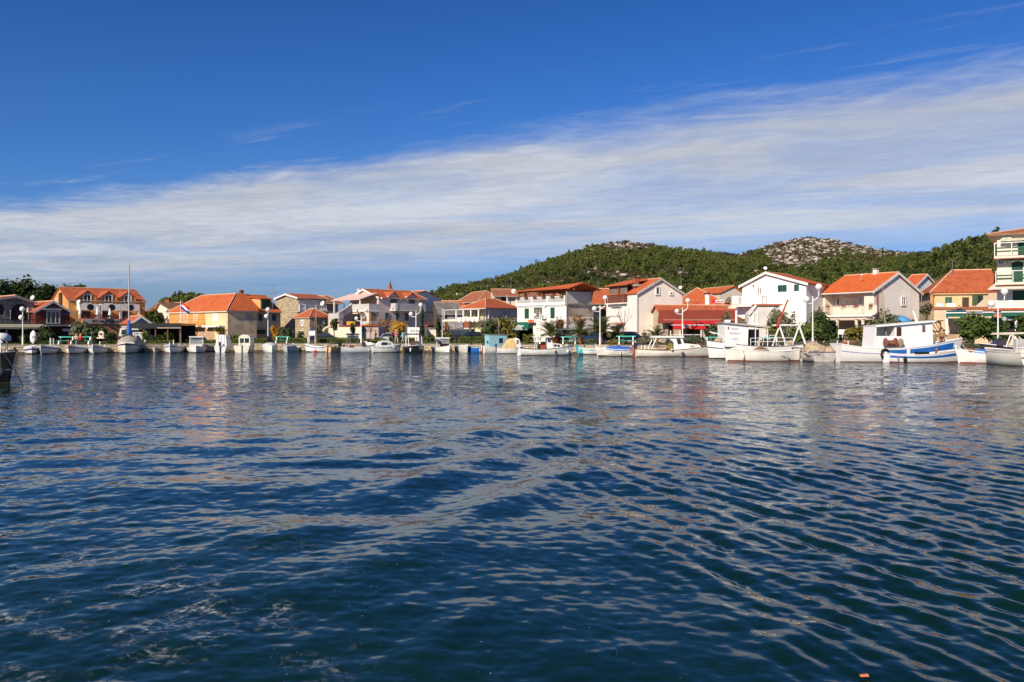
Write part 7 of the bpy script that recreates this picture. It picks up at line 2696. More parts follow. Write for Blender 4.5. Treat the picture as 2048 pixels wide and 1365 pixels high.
# left row: small open boats with their bows to the harbour
b = Boat('rowing_boat', 'small white boat with a domed white cover, leftmost along the quay', 66, 707, -62, 5.0, 1.8, .5, .3, hull=M_BOATW, stripe=BS, boot=mat('dark_bottom', (.03, .03, .04), .6), sheer_stripe=(.55, .8), k=1.12, kz=1)
cover(b, -2.2, 1.4, .45, M_CANVASW)
b = Boat('rowing_boat', 'white wooden boat with blue sheer line, second from the left edge of the quay', 104, 706.5, -80, 5.4, 2.15, .55, .38, stripe=BS, boot=M_REDBOOT, k=1.16, kz=1)
cover(b, -2.0, 1.6, .35, M_CANVASW); b.stem(M_WPAINT, .1); b.posts([-2.2], .35)
b = Boat('rowing_boat', 'white boat with an orange red stem foot in front of the person in red', 154, 706.5, -78, 5.4, 2.2, .55, .38, stripe=BS, boot=M_REDBOOT, k=1.05, kz=1)
cover(b, -1.6, 1.7, .28, M_CANVASW); b.stem(mat('orange_stem', (.6, .12, .03), .6), .7); b.posts([-2.0], .3)
b = Boat('rowing_boat', 'white boat with two white end posts just left of the sailing yacht', 199, 706, -76, 5.4, 2.2, .58, .36, stripe=mat('pale_blue_line', (.16, .25, .45), .5), boot=mat('dark_bottom', (.03, .03, .04), .6), k=1.10, kz=1)
b.thwarts([-1.2, .3]); b.stem(M_WPAINT, .15); b.box('engine_box', -1.0, -.4, .3, .2, .4, .75, M_WPAINT)
b.tube('mast_stub', [(-.2, 0, .5), (-.2, 0, 1.35)], .06, M_WPAINT); b.posts([-2.1, 1.2], .3)

# the yacht
b = Boat('sailing_yacht', 'white sailing yacht with a tall bare mast, blue sail cover and beige cockpit tent', 259, 705.5, -72, 7.2, 2.75, .95, .22, .0, hull=mat('yacht_cream', (.70, .67, .58), .35, .06), stripe=M_NAVY, boot=mat('dark_bottom', (.03, .03, .04), .6), sheer_stripe=(.82, .95), draft=.5, fore=.5, k=0.99, kz=1)
cover(b, -2.8, 2.3, 1.05, M_CANVASG, 'cockpit_tent')
b.box('coachroof', .2, -.8, .9, 2.4, .8, 1.25, M_BOATW)
zt = Z(529, b.Y)
b.tube('mast', [(.6, 0, .9), (.6, 0, zt)], .075, mat('mast_grey', (.55, .56, .57), .35, .05, metal=.3), 8)
b.tube('masthead', [(.6, 0, zt), (.6, 0, zt + .12), (.25, 0, zt + .16)], .02, M_METAL)
mb = MB().lathe([(.16, 2.1), (.26, 2.3), (.2, 3.0), (.11, 3.8), (.09, 3.9)], 8, (.6, 0, 0))
mb.build('sail_cover', M_BLUECAN, b.e)
for p in ((3.4, 0, 1.2), (-3.4, .3, 1.0)):
	b.tube('stay', [(.6, 0, zt - .1), p], .008, M_METAL, 4)
for sg in (-1, 1):
	b.tube('shroud', [(.6, 0, zt * .8), (.5, sg * 1.3, 1.0)], .008, M_METAL, 4)
b.tube('spreader', [(.6, -.6, zt * .55), (.6, .6, zt * .55)], .02, M_METAL, 5)

b = Boat('dinghy', 'tiny pale dinghy right of the sailing yacht', 313, 704.8, -75, 3.6, 1.5, .45, .2, hull=M_GREYB, trim=M_WPAINT, k=0.7, kz=1)
cover(b, -1.4, 1.0, .35, M_CANVASW)
b = Boat('dinghy', 'low dark dinghy in the shade between the yacht and the tiny dinghy', 296, 705, -80, 3.8, 1.5, .42, .15, hull=mat('dark_blue_grey', (.06, .07, .10), .6), trim=M_GREYB, k=0.8, kz=1)
b.thwarts([-.8, .4])
b = Boat('fishing_boat', 'white boat with a blue stripe, red boot top and gear on deck below the flagpole', 348, 705.2, -76, 5.8, 2.3, .62, .42, stripe=BS, boot=M_REDBOOT, k=1.02, kz=1)
b.stem(M_WPAINT, .25); b.box('engine_box', -1.2, -.5, .35, .2, .5, .85, M_WPAINT); b.tube('mast_stub', [(.4, 0, .5), (.4, 0, 1.5)], .06, M_WPAINT); b.posts([-2.3, 1.4], .35)
b.tube('oar', [(-2.2, .9, .8), (.8, 1.0, .95)], .03, M_CREAM)
b = Boat('motor_boat', 'white boat with a glazed wheelhouse frame left of the tarpaulin boat', 393, 705, -70, 5.0, 2.1, .6, .3, boot=mat('dark_bottom', (.03, .03, .04), .6), k=1.09, kz=0.92)
q = MB()
for x, y in ((-1.3, .75), (-1.3, -.75), (.4, .7), (.4, -.7)):
	q.tube([(x, y, .5), (x + .12, y * .9, 2.0)], .05, 5)
o = q.build('wheelhouse_frame', M_WPAINT, b.e)
b.prof('wheelhouse_roof', [(-1.5, 1.98), (.75, 1.98), (.7, 2.08), (-1.3, 2.12)], -.78, .78, M_BOATW)
MB().hexa([(.45, -.66, 1.05), (.45, .66, 1.05), (.5, .62, 1.95), (.5, -.62, 1.95)], [(.47, -.66, 1.05), (.47, .66, 1.05), (.52, .62, 1.95), (.52, -.62, 1.95)]).build('windscreen', mat('grey_screen', (.30, .32, .32), .15, .2), o)
b.prof('cuddy', [(.4, .55), (1.7, .7), (1.3, 1.0), (.5, 1.1)], -.7, .7, M_BOATW, .8)
b = Boat('motor_boat', 'white boat under a tall white tarpaulin with a black outboard towards the water', 448.5, 704.6, 94, 4.9, 2.0, .6, .3, trans=.92, boot=mat('dark_bottom', (.03, .03, .04), .6), k=.74)
mb = MB().hexa([(-2.0, -.95, .62), (1.3, -.9, .62), (1.3, .9, .62), (-2.0, .95, .62)], [(-1.7, -.72, 2.12), (.9, -.66, 2.12), (.9, .66, 2.12), (-1.7, .72, 2.12)])
o = mb.build('tarpaulin', M_CANVASW, b.e)
q = MB()
for y in (-.45, .0, .45):
	q.tube([(-2.02, y * 1.2, .64), (-1.74, y, 2.1)], .03, 4)
q.build('tarpaulin_fold', M_CANVASW, o)
b.outboard()
b = Boat('cabin_boat', 'cream cabin boat with a round topped wheelhouse and two square windows', 492, 704.6, 95, 5.6, 2.4, .68, .3, trans=.9, hull=mat('ivory_boat', (.74, .70, .58), .4, .06), boot=mat('grey_bottom', (.2, .22, .22), .6), k=.84)
prof = [(-.82, .6), (.82, .6), (.82, 1.7)] + [(.82 * math.cos(a), 1.75 + .42 * math.sin(a)) for a in np.linspace(.25, math.pi - .25, 8)] + [(-.82, 1.7)]
mb = MB().prism(prof, 'x', -1.0, 1.6)
o = mb.build('wheelhouse', mat('ivory_boat', (.74, .70, .58), .4, .06), b.e)
for y in (-.36, .36):
	MB().box(-1.03, y - .28, 1.15, -1.01, y + .28, 1.7).build('window', M_GLASS, o)
MB().box(-1.05, -.05, .7, -1.03, .05, 1.75).build('mullion', M_WPAINT, o)
b.outboard(m=M_GREYB, s_=.6)
b = Boat('rowing_boat', 'white boat wrapped in a pale grey cover left of the outboard skiff', 540, 704.2, -68, 4.8, 2.0, .55, .3, hull=M_BOATW, k=0.95, kz=1)
cover(b, -2.2, 1.7, .6, mat('pale_grey_cover', (.55, .60, .62), .7, .1, 2))
b = Boat('skiff', 'small grey white skiff with raised motor between the covered boat and the little mast boat', 581, 704, -84, 4.2, 1.9, .5, .25, hull=mat('pale_blue_grey', (.52, .58, .62), .5, .08), k=1.06, kz=1)
b.thwarts([-.6, .5], M_GREYB); b.outboard(m=M_GREYB, s_=.8); cover(b, .2, 1.6, .4, mat('grey_clutter', (.33, .33, .33), .8, .3, 4))
b = Boat('sailing_boat', 'little white sailing boat with a blue wavy stripe and a bare wooden mast', 634, 703.8, 172, 5.4, 1.9, .62, .35, stripe=mat('wave_blue', (.04, .16, .38), .5), boot=mat('dark_bottom', (.03, .03, .04), .6), trans=.55, k=0.52, kz=1)
b.thwarts([-1, .3]); zt = Z(622, b.Y)
b.tube('mast', [(.2, 0, .4), (.2, 0, zt)], .06, mat('mast_wood', (.40, .28, .17), .6, .15), 6)
b.tube('yard', [(.9, 0, zt * .5), (.2, 0, zt * .97)], .025, M_CREAM, 5)
b.tube('forestay', [(.2, 0, zt), (2.5, 0, .9)], .01, M_METAL, 4)

# middle: motor boats
b = Boat('motor_boat', 'white motor boat with a navy sun canopy and a big black outboard', 722, 705.2, 14, 6.6, 2.4, .62, .50, hull=mat('grey_white_gel', (.62, .65, .68), .3, .06), trans=.9, k=0.72, kz=0.88)
b.outboard(s_=1.5)
q = MB()
for sg in (-1, 1):
	q.tube([(-2.3, sg * .9, .8), (-2.2, sg * .85, 2.5)], .03, 5)
	q.tube([(-.6, sg * .9, .9), (-.5, sg * .85, 2.5)], .03, 5)
	q.tube([(-1.6, sg * .9, .85), (-2.1, sg * .85, 2.5)], .025, 5)
q.build('canopy_frame', M_METAL, b.e)
mb = MB()
mb.prism([(-2.6, 2.42), (-2.4, 2.58), (-1.4, 2.66), (-.4, 2.58), (-.2, 2.42)], 'y', -.95, .95)
mb.build('sun_canopy', M_NAVY, b.e)
b.prof('windscreen', [(.1, .85), (.9, .95), (.5, 1.5), (.2, 1.55)], -.85, .85, mat('tinted_screen', (.06, .05, .06), .1), .8)
b.prof('cuddy', [(.6, .9), (2.3, 1.15), (1.6, 1.4), (.7, 1.35)], -.8, .8, M_BOATW, .7)
b.box('console', .2, -.6, .6, 1.0, .6, 1.55, M_BOATW)
b.box('locker', -1.9, -.9, .55, -1.2, .9, .95, mat('maroon_seat', (.20, .03, .03), .6))
b.fender(1.2, M_CREAM)
b = Boat('sailing_dinghy', 'stern of an old wooden boat with a red rudder beside the big outboard', 672, 704.6, 60, 4.0, 1.7, .55, .3, hull=mat('buff_boat', (.60, .44, .28), .6, .12), trim=M_WOOD, k=0.7, kz=1)
b.rudder(mat('red_rudder', (.34, .06, .03), .6)); b.thwarts([-.8, .4], M_WOOD)
b.tube('boom', [(-1.9, 0, 1.0), (1.5, .2, 1.05)], .05, M_NAVY)
b = Boat('cabin_boat', 'white cruiser with a domed white canopy, dark window and green trim', 772, 705, 22, 6.0, 2.3, .75, .4, boot=M_BLACK, stripe=M_BLACK, sheer_stripe=(.78, .84), trim=mat('sea_green_trim', (.12, .38, .28), .5), k=0.56, kz=0.82)
q = MB()
q.smooth = True
prof = [(-2.4, .7), (-2.1, 1.25), (-1.5, 1.62), (-.6, 1.75), (.5, 1.72), (1.2, 1.45), (1.7, .85), (1.7, .7)]
o = b.prof('canopy', prof, -.95, .95, M_CANVASW, .72)
b.pane(-1.3, .95, .0, 1.5, .84, mat('green_dark_window', (.02, .045, .035), .2), slant=.15)
b.pane(.15, .95, 1.0, 1.45, .84, mat('pale_window', (.30, .36, .36), .15), slant=-.15)
b.rudder(M_WPAINT)
b = Boat('motor_boat', 'black hulled open motor boat with a white frame and dark roof', 829, 706, -74, 6.2, 2.5, .95, .25, hull=mat('black_hull', (.010, .013, .016), .25), trim=M_WPAINT, trans=.9, boot=M_BLACK, k=0.92, kz=0.8)
q = MB()
for sg in (-1, 1):
	q.tube([(-1.0, sg * .95, .85), (-.9, sg * .95, 2.5), (-.5, sg * .9, 2.75)], .07, 6)
	q.tube([(.7, sg * .85, .95), (.35, sg * .88, 2.7)], .05, 6)
o = q.build('frame', M_WPAINT, b.e)
b.prof('roof', [(-1.1, 2.68), (.7, 2.72), (.8, 2.8), (-1.0, 2.86)], -1.0, 1.0, M_NAVY)
b.box('seat', .0, -.5, .8, .35, .5, 1.75, mat('maroon_seat', (.20, .03, .03), .6))
b.box('console', .8, -.4, .8, 1.3, .5, 1.6, mat('grey_console', (.10, .11, .11), .4))
b.fender(-2.2, side=1); b.fender(2.0, side=-1, h=.6)
b.tube('whip_aerial', [(.3, .6, 2.7), (.25, .7, 4.9)], .02, M_METAL, 4)
b = Boat('fishing_boat', 'white fishing boat with an open wheelhouse, a green table top roof and a white mast', 886, 705.2, -64, 5.2, 2.3, .72, .3, trans=.9, boot=mat('grey_bottom', (.2, .22, .22), .6), k=0.76, kz=0.8)
q = MB()
for sg in (-1, 1):
	q.tube([(-.7, sg * .85, .7), (-.6, sg * .8, 2.1)], .07, 5)
	q.tube([(.8, sg * .85, .8), (.5, sg * .8, 2.1)], .06, 5)
o = q.build('wheelhouse_frame', M_WPAINT, b.e)
b.prof('wheelhouse_roof', [(-.9, 2.08), (.75, 2.08), (.65, 2.28), (-.7, 2.28)], -.9, .9, M_BOATW)
b.prof('windscreen', [(.5, 1.3), (.78, 1.3), (.62, 2.05), (.5, 2.05)], -.8, .8, mat('grey_screen', (.30, .32, .32), .15, .2))
b.box('bulkhead', .3, -.85, .6, .45, .85, 1.3, mat('red_brown_panel', (.17, .05, .03), .6))
b.tube('mast', [(-.3, 0, 2.2), (-.35, 0, Z(594, b.Y))], .06, M_WPAINT, 6, r2=.035)
b.fender(1.2, M_BLACK, side=1)
b = Boat('rowing_boat', 'plain pale grey open boat right of the fishing boat with the green top', 925, 704.6, -60, 4.2, 1.7, .68, .25, hull=mat('pale_grey_boat', (.58, .57, .52), .5, .1), trim=M_WPAINT, k=0.62, kz=1)
b.thwarts([-.9, .3]); b.fender(-1.6, mat('rust_fender', (.25, .08, .04), .7), side=-1)
b = Boat('dinghy', 'bright blue dinghy with a dark outboard', 950, 704.8, 172, 3.2, 1.4, .52, .25, hull=M_BLUE, trim=mat('light_blue_trim', (.15, .32, .65), .5), k=0.6, kz=1)
b.outboard(s_=.85); b.thwarts([-.3, .6], M_BLUE)
b.fender(-1.2, M_CREAM, side=1, r=.16)
b = Boat('cabin_boat', 'white boat with a tall pale blue plank cabin and a red rudder', 992, 706, 25, 5.6, 2.3, .7, .35, trans=.9, k=0.60, kz=1)
PB = mat('pale_blue_boards', (.30, .56, .64), .6, .10, 2, streak=.12)
o = b.prof('cabin', [(-1.9, .6), (1.9, .6), (2.0, 2.08), (-2.0, 2.15)], -1.05, 1.05, PB)
b.prof('cabin_roof', [(-2.15, 2.15), (2.25, 2.08), (2.25, 2.14), (-2.15, 2.22)], -1.15, 1.15, mat('grey_roof_felt', (.25, .26, .27), .8))
b.pane(.2, 1.15, 1.0, 1.75, 1.055, name='window', parent=o)
MB().box(-2.03, -.75, 1.1, -1.99, -.2, 1.45).build('window', M_GLASS, o)
q = MB()
for k in range(11):
	x = -1.85 + k * .36
	for sg in (-1, 1):
		q.box(x - .012, sg * 1.055 - .006, .62, x + .012, sg * 1.055 + .006, 2.08)
q.build('board_joint', mat('board_joint', (.20, .40, .47), .7), o)
b.rudder(mat('red_rudder', (.34, .06, .03), .6))
b.tube('aerial', [(.6, 0, 2.1), (.6, 0, Z(640, b.Y))], .02, M_WPAINT, 4)
b = Boat('motor_boat', 'white boat half covered by a yellow canvas tent with a grey outboard', 1020, 707.2, 8, 5.6, 2.1, .62, .3, trans=.9, boot=M_BLACK, k=0.55, kz=0.86)
mb = MB().hexa([(-1.9, -.98, .62), (1.3, -.95, .68), (1.3, .95, .68), (-1.9, .98, .62)], [(-.5, -.3, 1.95), (1.1, -.5, 2.05), (1.1, .5, 2.05), (-.5, .3, 1.95)])
mb.build('canvas_tent', mat('yellow_canvas', (.62, .46, .20), .75, .12, 2), b.e)
b.prof('wheelhouse', [(1.0, .7), (2.3, .9), (1.9, 1.9), (1.2, 2.1), (1.0, 2.1)], -.8, .8, M_BOATW, .8)
b.pane(1.25, 1.25, 1.75, 1.8, .74, M_METAL)
b.outboard(m=mat('dark_grey_motor', (.05, .055, .06), .4))

b = Boat('cabin_boat', 'white wooden cabin boat with an open wheelhouse, navy trim and small front windows', 1091, 710.4, 6, 6.0, 2.4, .72, .42, hull=M_BOATW, trim=mat('navy_trim', (.02, .035, .09), .5), boot=M_BLACK, trans=.85, fore=.2, k=0.92, kz=0.88)
q = MB()
o = b.prof('wheelhouse', [(.1, .65), (.75, .7), (.75, 1.5), (.35, 2.15), (.1, 2.15)], -.82, .82, M_BOATW, .92)
b.pane(.16, 1.55, .52, 2.05, .775, parent=o, slant=-.05)
b.prof('roof', [(-1.5, 2.15), (.55, 2.15), (.5, 2.24), (-1.6, 2.30)], -.95, .95, M_BOATW)
q = MB()
for sg in (-1, 1):
	q.tube([(-1.15, sg * .8, .7), (-1.05, sg * .8, 2.15)], .05, 5)
q.build('roof_post', M_WPAINT, b.e)
b.box('cabin_shade_panel', -1.1, .6, .6, .1, .7, 1.35, mat('cabin_shade', (.03, .025, .02), .6))  # near-black panel painting the shade inside the wheelhouse
b.box('red_seat', -.6, -.3, .5, -.05, .3, 1.25, mat('rust_seat', (.28, .06, .03), .6))
o = b.prof('front_cabin', [(.75, .75), (2.0, .85), (1.7, 1.35), (.75, 1.45)], -.75, .75, M_BOATW, .88)
b.pane(.9, 1.0, 1.2, 1.32, .70, parent=o)
b.pane(1.3, 1.0, 1.62, 1.28, .70, parent=o, slant=-.06)
b.rudder(M_WPAINT); b.fender(.9, mat('sand_fender', (.60, .50, .36), .6), r=.12, h=.35, z=.55); b.fender(2.6, M_WPAINT)
b.posts([2.5], .3)
b.tube('whip_aerial', [(.2, 0, 2.2), (.2, 0, 3.2)], .015, M_METAL, 4)

b = Boat('rowing_boat', 'white boat with a turquoise stern and stripe behind the blue tarpaulin boat', 1192, 708.6, 4, 5.2, 1.9, .58, .3, stripe=mat('turquoise_stripe', (.05, .48, .52), .5), boot=M_BLACK, trans=.6, k=0.78, kz=1)
mb = MB().hexa([(-2.75, -.5, .15), (-2.05, -.75, .1), (-2.05, .75, .1), (-2.75, .5, .15)], [(-2.85, -.45, 1.0), (-2.2, -.6, .8), (-2.2, .6, .8), (-2.85, .45, 1.0)])
mb.build('stern_cover', mat('turquoise_cover', (.02, .40, .46), .6, .12, 2), b.e)
b.thwarts([-.5, .8]); b.tube('oar', [(-1.6, -.6, .9), (1.6, -.4, 1.0)], .03, M_CREAM)
b = Boat('rowing_boat', 'white clinker boat with a bright blue tarpaulin stretched over it', 1232, 712.2, 176, 5.1, 2.0, .72, .28, hull=M_BOATW2, boot=M_BLACK, trans=.6, k=0.72, kz=0.9)
cover(b, -2.3, 1.5, .42, M_BLUECAN)
b.stem(M_WPAINT, .4); b.fender(-.6, M_CREAM, side=1, r=.1, h=.5)
q = MB()
for z in (.2, .36, .52):
	for sg in (-1, 1):
		q.tube([(r[0][0], sg * (r[1][1] + .015) * (.9 + .1 * z / .6), z * r[0][2] / .72) for r in b.secs], .012, 4, caps=False)
q.build('strake', mat('strake_shade', (.55, .52, .46), .6), b.hull)

b = Boat('cabin_boat', 'white wooden boat with a curved open cabin, brown trim and brown stem', 1345, 713.4, 3, 7.6, 2.6, .72, .55, hull=mat('warm_white_hull', (.78, .74, .66), .4, .06, streak=.1), trim=mat('mahogany', (.17, .06, .03), .45), boot=M_REDBOOT, trans=.55, fore=.16, deck=.15, k=1, kz=0.9)
W_ = mat('boat_white_bright', (.82, .81, .78), .4, .03)
for sg in (-1, 1):
	y0, y1 = sg * .86, sg * .80
	MB().hexa([(-.1, y0, .75), (1.2, y0, .85), (.75, y0 * .9, 2.15), (-2.0, y0 * .9, 2.15), (-2.0, y0 * .9, 2.05), (-.5, y0 * .9, 2.0), (-.08, y0 * .92, 1.6)], [(-.1, y1, .75), (1.2, y1, .85), (.75, y1 * .9, 2.15), (-2.0, y1 * .9, 2.15), (-2.0, y1 * .9, 2.05), (-.5, y1 * .9, 2.0), (-.08, y1 * .92, 1.6)]).build('cabin_side', W_, b.e)
b.prof('cabin_roof', [(-2.2, 2.12), (1.0, 2.12), (.9, 2.28), (-1.9, 2.32)], -.92, .92, W_)
for sg in (-1, 1):
	b.tube('cabin_post', [(-2.35, sg * .85, .85), (-1.8, sg * .8, 2.12)], .06, W_)
b.pane(.35, 1.35, .75, 2.0, .80, slant=-.16)
b.prof('front_cabin', [(1.1, .85), (2.75, .98), (2.55, 1.32), (1.0, 1.5)], -.78, .78, W_, .85)
b.pane(1.55, 1.05, 2.05, 1.28, .76, mat('beige_port', (.45, .43, .36), .3))
b.box('rolled_sail', -2.2, -.35, 1.0, -.4, .2, 1.22, mat('old_canvas', (.30, .25, .19), .8, .25, 3))
b.box('mustard_cushion', -.5, -.6, .75, -.15, .5, 1.5, mat('mustard', (.26, .20, .05), .7))
b.fender(.6, mat('sand_fender', (.68, .55, .38), .6), r=.15, h=.3, z=.55); b.fender(-.4, mat('sand_fender2', (.68, .52, .32), .6), r=.12, h=.25, z=.8)
b.posts([-3.0, -2.6], .5); b.stem(mat('mahogany', (.17, .06, .03), .45), .35); b.rudder(mat('brown_rudder', (.20, .065, .03), .7))
b.box('wooden_crate', 2.5, -.3, 1.05, 2.95, .3, 1.5, M_WOOD)

# the trawler
b = Boat('trawler', 'white fishing trawler with a lettered wheelhouse, flat grey roof and white stern gantry', 1508, 717.5, 184, 9.4, 3.5, 1.2, .60, .25, hull=mat('trawler_white', (.76, .74, .69), .45, .08, streak=.22), trim=mat('dark_grey_trim', (.12, .13, .17), .5), stripe=mat('navy_line', (.03, .05, .16), .5), sheer_stripe=(.60, .66), boot=M_BLACK, trans=.8, deck=.3, fore=.2, draft=.5, rake=.4, full=1.8, k=0.89, kz=0.94)
o = b.prof('wheelhouse', [(1.1, 1.2), (3.5, 1.2), (3.55, 3.55), (1.0, 3.3)], -1.2, 1.2, mat('wheelhouse_white', (.80, .79, .76), .45, .05, streak=.08), .95)
MB().box(1.06, -.9, 1.3, 1.09, .9, 3.2).build('rear_panel', mat('varnished_panel', (.22, .085, .045), .5), o)
b.prof('flat_roof', [(3.75, 3.62), (3.7, 3.5), (-1.2, 3.02), (-1.25, 3.14), (.4, 3.35)], -1.4, 1.4, mat('grey_roof_felt2', (.48, .45, .42), .7, .12))
for z, w_, bd in ((2.95, .85, 'TISNICA'), (2.5, 1.15, 'MAVRICA'), (1.95, .6, '323 B')):
	t_ = text(bd, .26, mat('faded_blue_letters', (.38, .40, .58), .6), 'lettering', o, (2.45, 1.205 - .02 * (z - 1.2), z), (math.radians(90), 0, math.pi), w_, .004, .01)
MB().box(3.1, 1.17, 2.9, 3.2, 1.2, 3.15).build('port_light', M_DARK, o)
b.box('dark_shelter', -.9, -1.1, 1.1, 1.0, -.95, 2.9, mat('blue_grey_shelter', (.16, .17, .19), .7))
b.pane(.0, 2.1, .45, 2.8, .94, mat('black_pane', (.015, .018, .016), .15))
for x in (-1.0, .3):
	b.tube('roof_post', [(x, 1.2, 1.2), (x, 1.25, 3.1)], .05, M_WPAINT)
q = MB().box(2.6, -.3, 3.6, 3.1, .3, 3.85)
q.build('roof_hatch', M_WPAINT, b.e)
b.box('raft_case', -.4, -.3, 3.25, .6, .3, 3.5, M_WPAINT)
b.tube('mast', [(1.9, 0, 3.45), (1.9, 0, Z(606, b.Y))], .11, M_WPAINT, 8)
b.box('radar', 2.0, -.3, 4.95, 2.7, .3, 5.2, mat('radar_cream', (.75, .70, .55), .5))
b.tube('mast_stay', [(1.9, 0, 5.0), (3.2, .9, 3.6)], .02, M_METAL, 4)
b.tube('cross_tree', [(1.5, 0, 6.1), (2.4, 0, 6.1)], .04, M_WPAINT)
q = MB()
for x in np.linspace(-3.6, .9, 6):
	q.tube([(x, 1.5, b.zs(x)), (x, 1.5, b.zs(x) + .75)], .035, 5)
for h in (.4, .75):
	q.tube([(-3.6, 1.5, b.zs(-3.6) + h), (.9, 1.5, b.zs(.9) + h)], .03, 5)
q.build('side_rail', M_WPAINT, b.e)
q = MB()
q.tube([(3.3, 1.1, b.zs(3.3)), (3.9, .9, b.zs(3.9) + .75), (4.7, .3, b.zs(4.6) + .85), (4.7, -.3, b.zs(4.6) + .85), (3.9, -.9, b.zs(3.9) + .75)], .05, 6)
q.build('bow_rail', M_WPAINT, b.e)
# deck machinery, heaps of net
MG = mat('dark_machinery', (.07, .05, .04), .6, .3, 3)
MB().tube([(-.8, .2, 1.9), (-3.0, .6, 1.35)], .14, 8).tube([(-1.2, -.4, 2.0), (-2.4, -.2, 1.5)], .1, 6).box(-1.6, -.6, 1.1, -.6, .5, 1.8).build('deck_winch', MG, b.e)
MB().tube([(-.6, .9, 1.3), (-.7, .95, 2.3), (-2.0, .95, 2.3), (-2.3, .95, 1.35)], .04, 5).build('winch_guard', M_WPAINT, b.e)
netm = mat('pale_net', (.46, .36, .24), .9, .25, 5, bump=.6, bscale=14)
def heap(parent, name, c, r, m, seed=1):
	"""a heap of net: one lumpy skin"""
	rg = np.random.default_rng(seed)
	mb = MB()
	mb.smooth = True
	prof = [(math.cos(a) * r[0], math.sin(a) * r[2]) for a in np.linspace(-.1, math.pi / 2, 8)]
	mb.lathe([(max(.01, p[0]), p[1]) for p in prof], 16)
	for k, v in enumerate(mb.v):
		f = 1 + rg.normal(0, .11)
		mb.v[k] = (c[0] + v[0] * f, c[1] + v[1] * f * r[1] / r[0], c[2] + v[2] * (1 + rg.normal(0, .12)))
	return mb.build(name, m, parent)
for k, (c, r) in enumerate((((-.1, .9, 1.0), (.35, .35, .75)), ((-3.6, .6, 1.2), (.7, .8, .55)), ((3.9, 0, 1.7), (.4, .5, .35)))):
	heap(b.e, 'net_heap', c, r, netm, 5 + k)
# gantry: two splayed A legs, top bar and the red boom
q = MB()
for (xa) in (-2.2, -4.3):
	q.tube([(xa - .1, 1.1, 3.25), (xa - .75, 1.35, 1.25)], .10, 7)
	q.tube([(xa - .1, 1.1, 3.25), (xa + .45, .6, 1.25)], .09, 7)
q.build('gantry_leg', M_WPAINT, b.e)
b.tube('gantry_beam', [(-1.6, 1.1, 3.3), (-4.6, 1.1, 3.3)], .09, M_WPAINT)
xt, zt = -3.05, Z(593, b.Y)
b.tube('red_boom', [(-2.05, 1.1, 3.2), (-3.2, 1.1, zt)], .13, mat('boom_red', (.38, .035, .02), .5), 8, r2=.08)
b.tube('white_boom', [(-4.35, 1.1, 3.3), (-4.0, 1.1, zt)], .11, M_WPAINT, 8, r2=.08)
b.tube('top_bar', [(-3.15, 1.1, zt), (-4.1, 1.1, zt)], .08, M_WPAINT)
q = MB()
for xa, xb_ in ((-3.3, -2.2), (-3.4, -3.0), (-3.7, -3.6), (-3.6, -2.6)):
	q.tube([(xa, 1.1, zt), (xb_, 1.0, 1.5)], .012, 3)
q.build('rigging', M_METAL, b.e)
MB().ball((-2.1, 1.1, 3.25), .22, 10).build('boom_hinge', mat('boom_red', (.38, .035, .02), .5), b.e)

b = Boat('longboat', 'long plain white open boat lying in front of the trawler', 1526, 722.2, 182, 6.1, 2.0, .82, .18, .12, hull=mat('longboat_white', (.76, .72, .64), .5, .07, streak=.18), boot=M_REDBOOT, trans=.35, trim=M_BOATW)
e_ = b.e
b.rudder(M_BOATW2); b.stem(M_BOATW, .15); b.thwarts([-1.2, .3, 1.6])
heap(e_, 'net_heap', (.2, 0, .75), (.75, .5, .4), mat('brown_net', (.22, .11, .06), .9, .3, 6, bump=.6), 9)
b.tube('oar', [(-1.5, .5, .95), (1.6, .55, .95)], .03, M_CREAM)
b.name_on('122 ŠB', -1.5, .5, 1.0, .7, .16, side=1, m=mat('grey_letters2', (.45, .45, .45), .6))
b.fender(1.9, mat('yellow_white_fender', (.70, .60, .40), .6), side=1, r=.09, h=.5)

b = Boat('net_boat', 'grey boat with a blue rim and a heap of pale nets, stern outward', 1618, 721.5, 98, 5.2, 2.4, .78, .3, .0, hull=mat('dirty_white_stern', (.50, .47, .44), .6, .2, streak=.3), trim=mat('navy_trim', (.02, .035, .09), .5), boot=M_BLACK, trans=.92)
for k, (c, r) in enumerate((((-1.6, .2, .75), (.85, 1.0, .75)), ((-.2, -.3, .8), (.8, .9, .8)), ((-2.0, -.7, .75), (.5, .5, .5)))):
	heap(b.e, 'net_heap', c, r, netm, 31 + k)
heap(b.e, 'grey_net', (-2.0, .5, .55), (.6, .8, .45), mat('grey_net', (.20, .20, .22), .9, .3, 6, bump=.5), 40)

# blue and white boats at the right
b = Boat('fishing_boat', 'large white fishing boat with a blue band and a long white deckhouse', 1792, 723.2, 3, 10.4, 3.0, 1.0, .75, .35, hull=mat('big_boat_white', (.78, .77, .74), .4, .05, streak=.12), boot=M_REDBOOT, trim=M_WPAINT, trans=.72, fore=.14, stripe=M_BLUE, sheer_stripe=(.60, .635), draft=.5, rake=.6, k=1, kz=1.1)
mb = MB()
rows = []
for k, r in enumerate(b.secs):
	if 5 <= k <= 14:
		z0, z1 = r[0][2] * .64, r[0][2] * .90
		rows.append((r, z0, z1))
for sg in (-1, 1):
	i0 = len(mb.v)
	for r, z0, z1 in rows:
		mb.v += [(r[0][0], sg * (r[0][1] + .018), z1), (r[1][0], sg * (r[1][1] + .018), z0)]
	for k in range(len(rows) - 1):
		mb.f.append((i0 + 2 * k, i0 + 2 * k + 2, i0 + 2 * k + 3, i0 + 2 * k + 1))
mb.build('blue_band', M_BLUE, b.hull)
DW = mat('deckhouse_white', (.80, .80, .80), .45, .03)
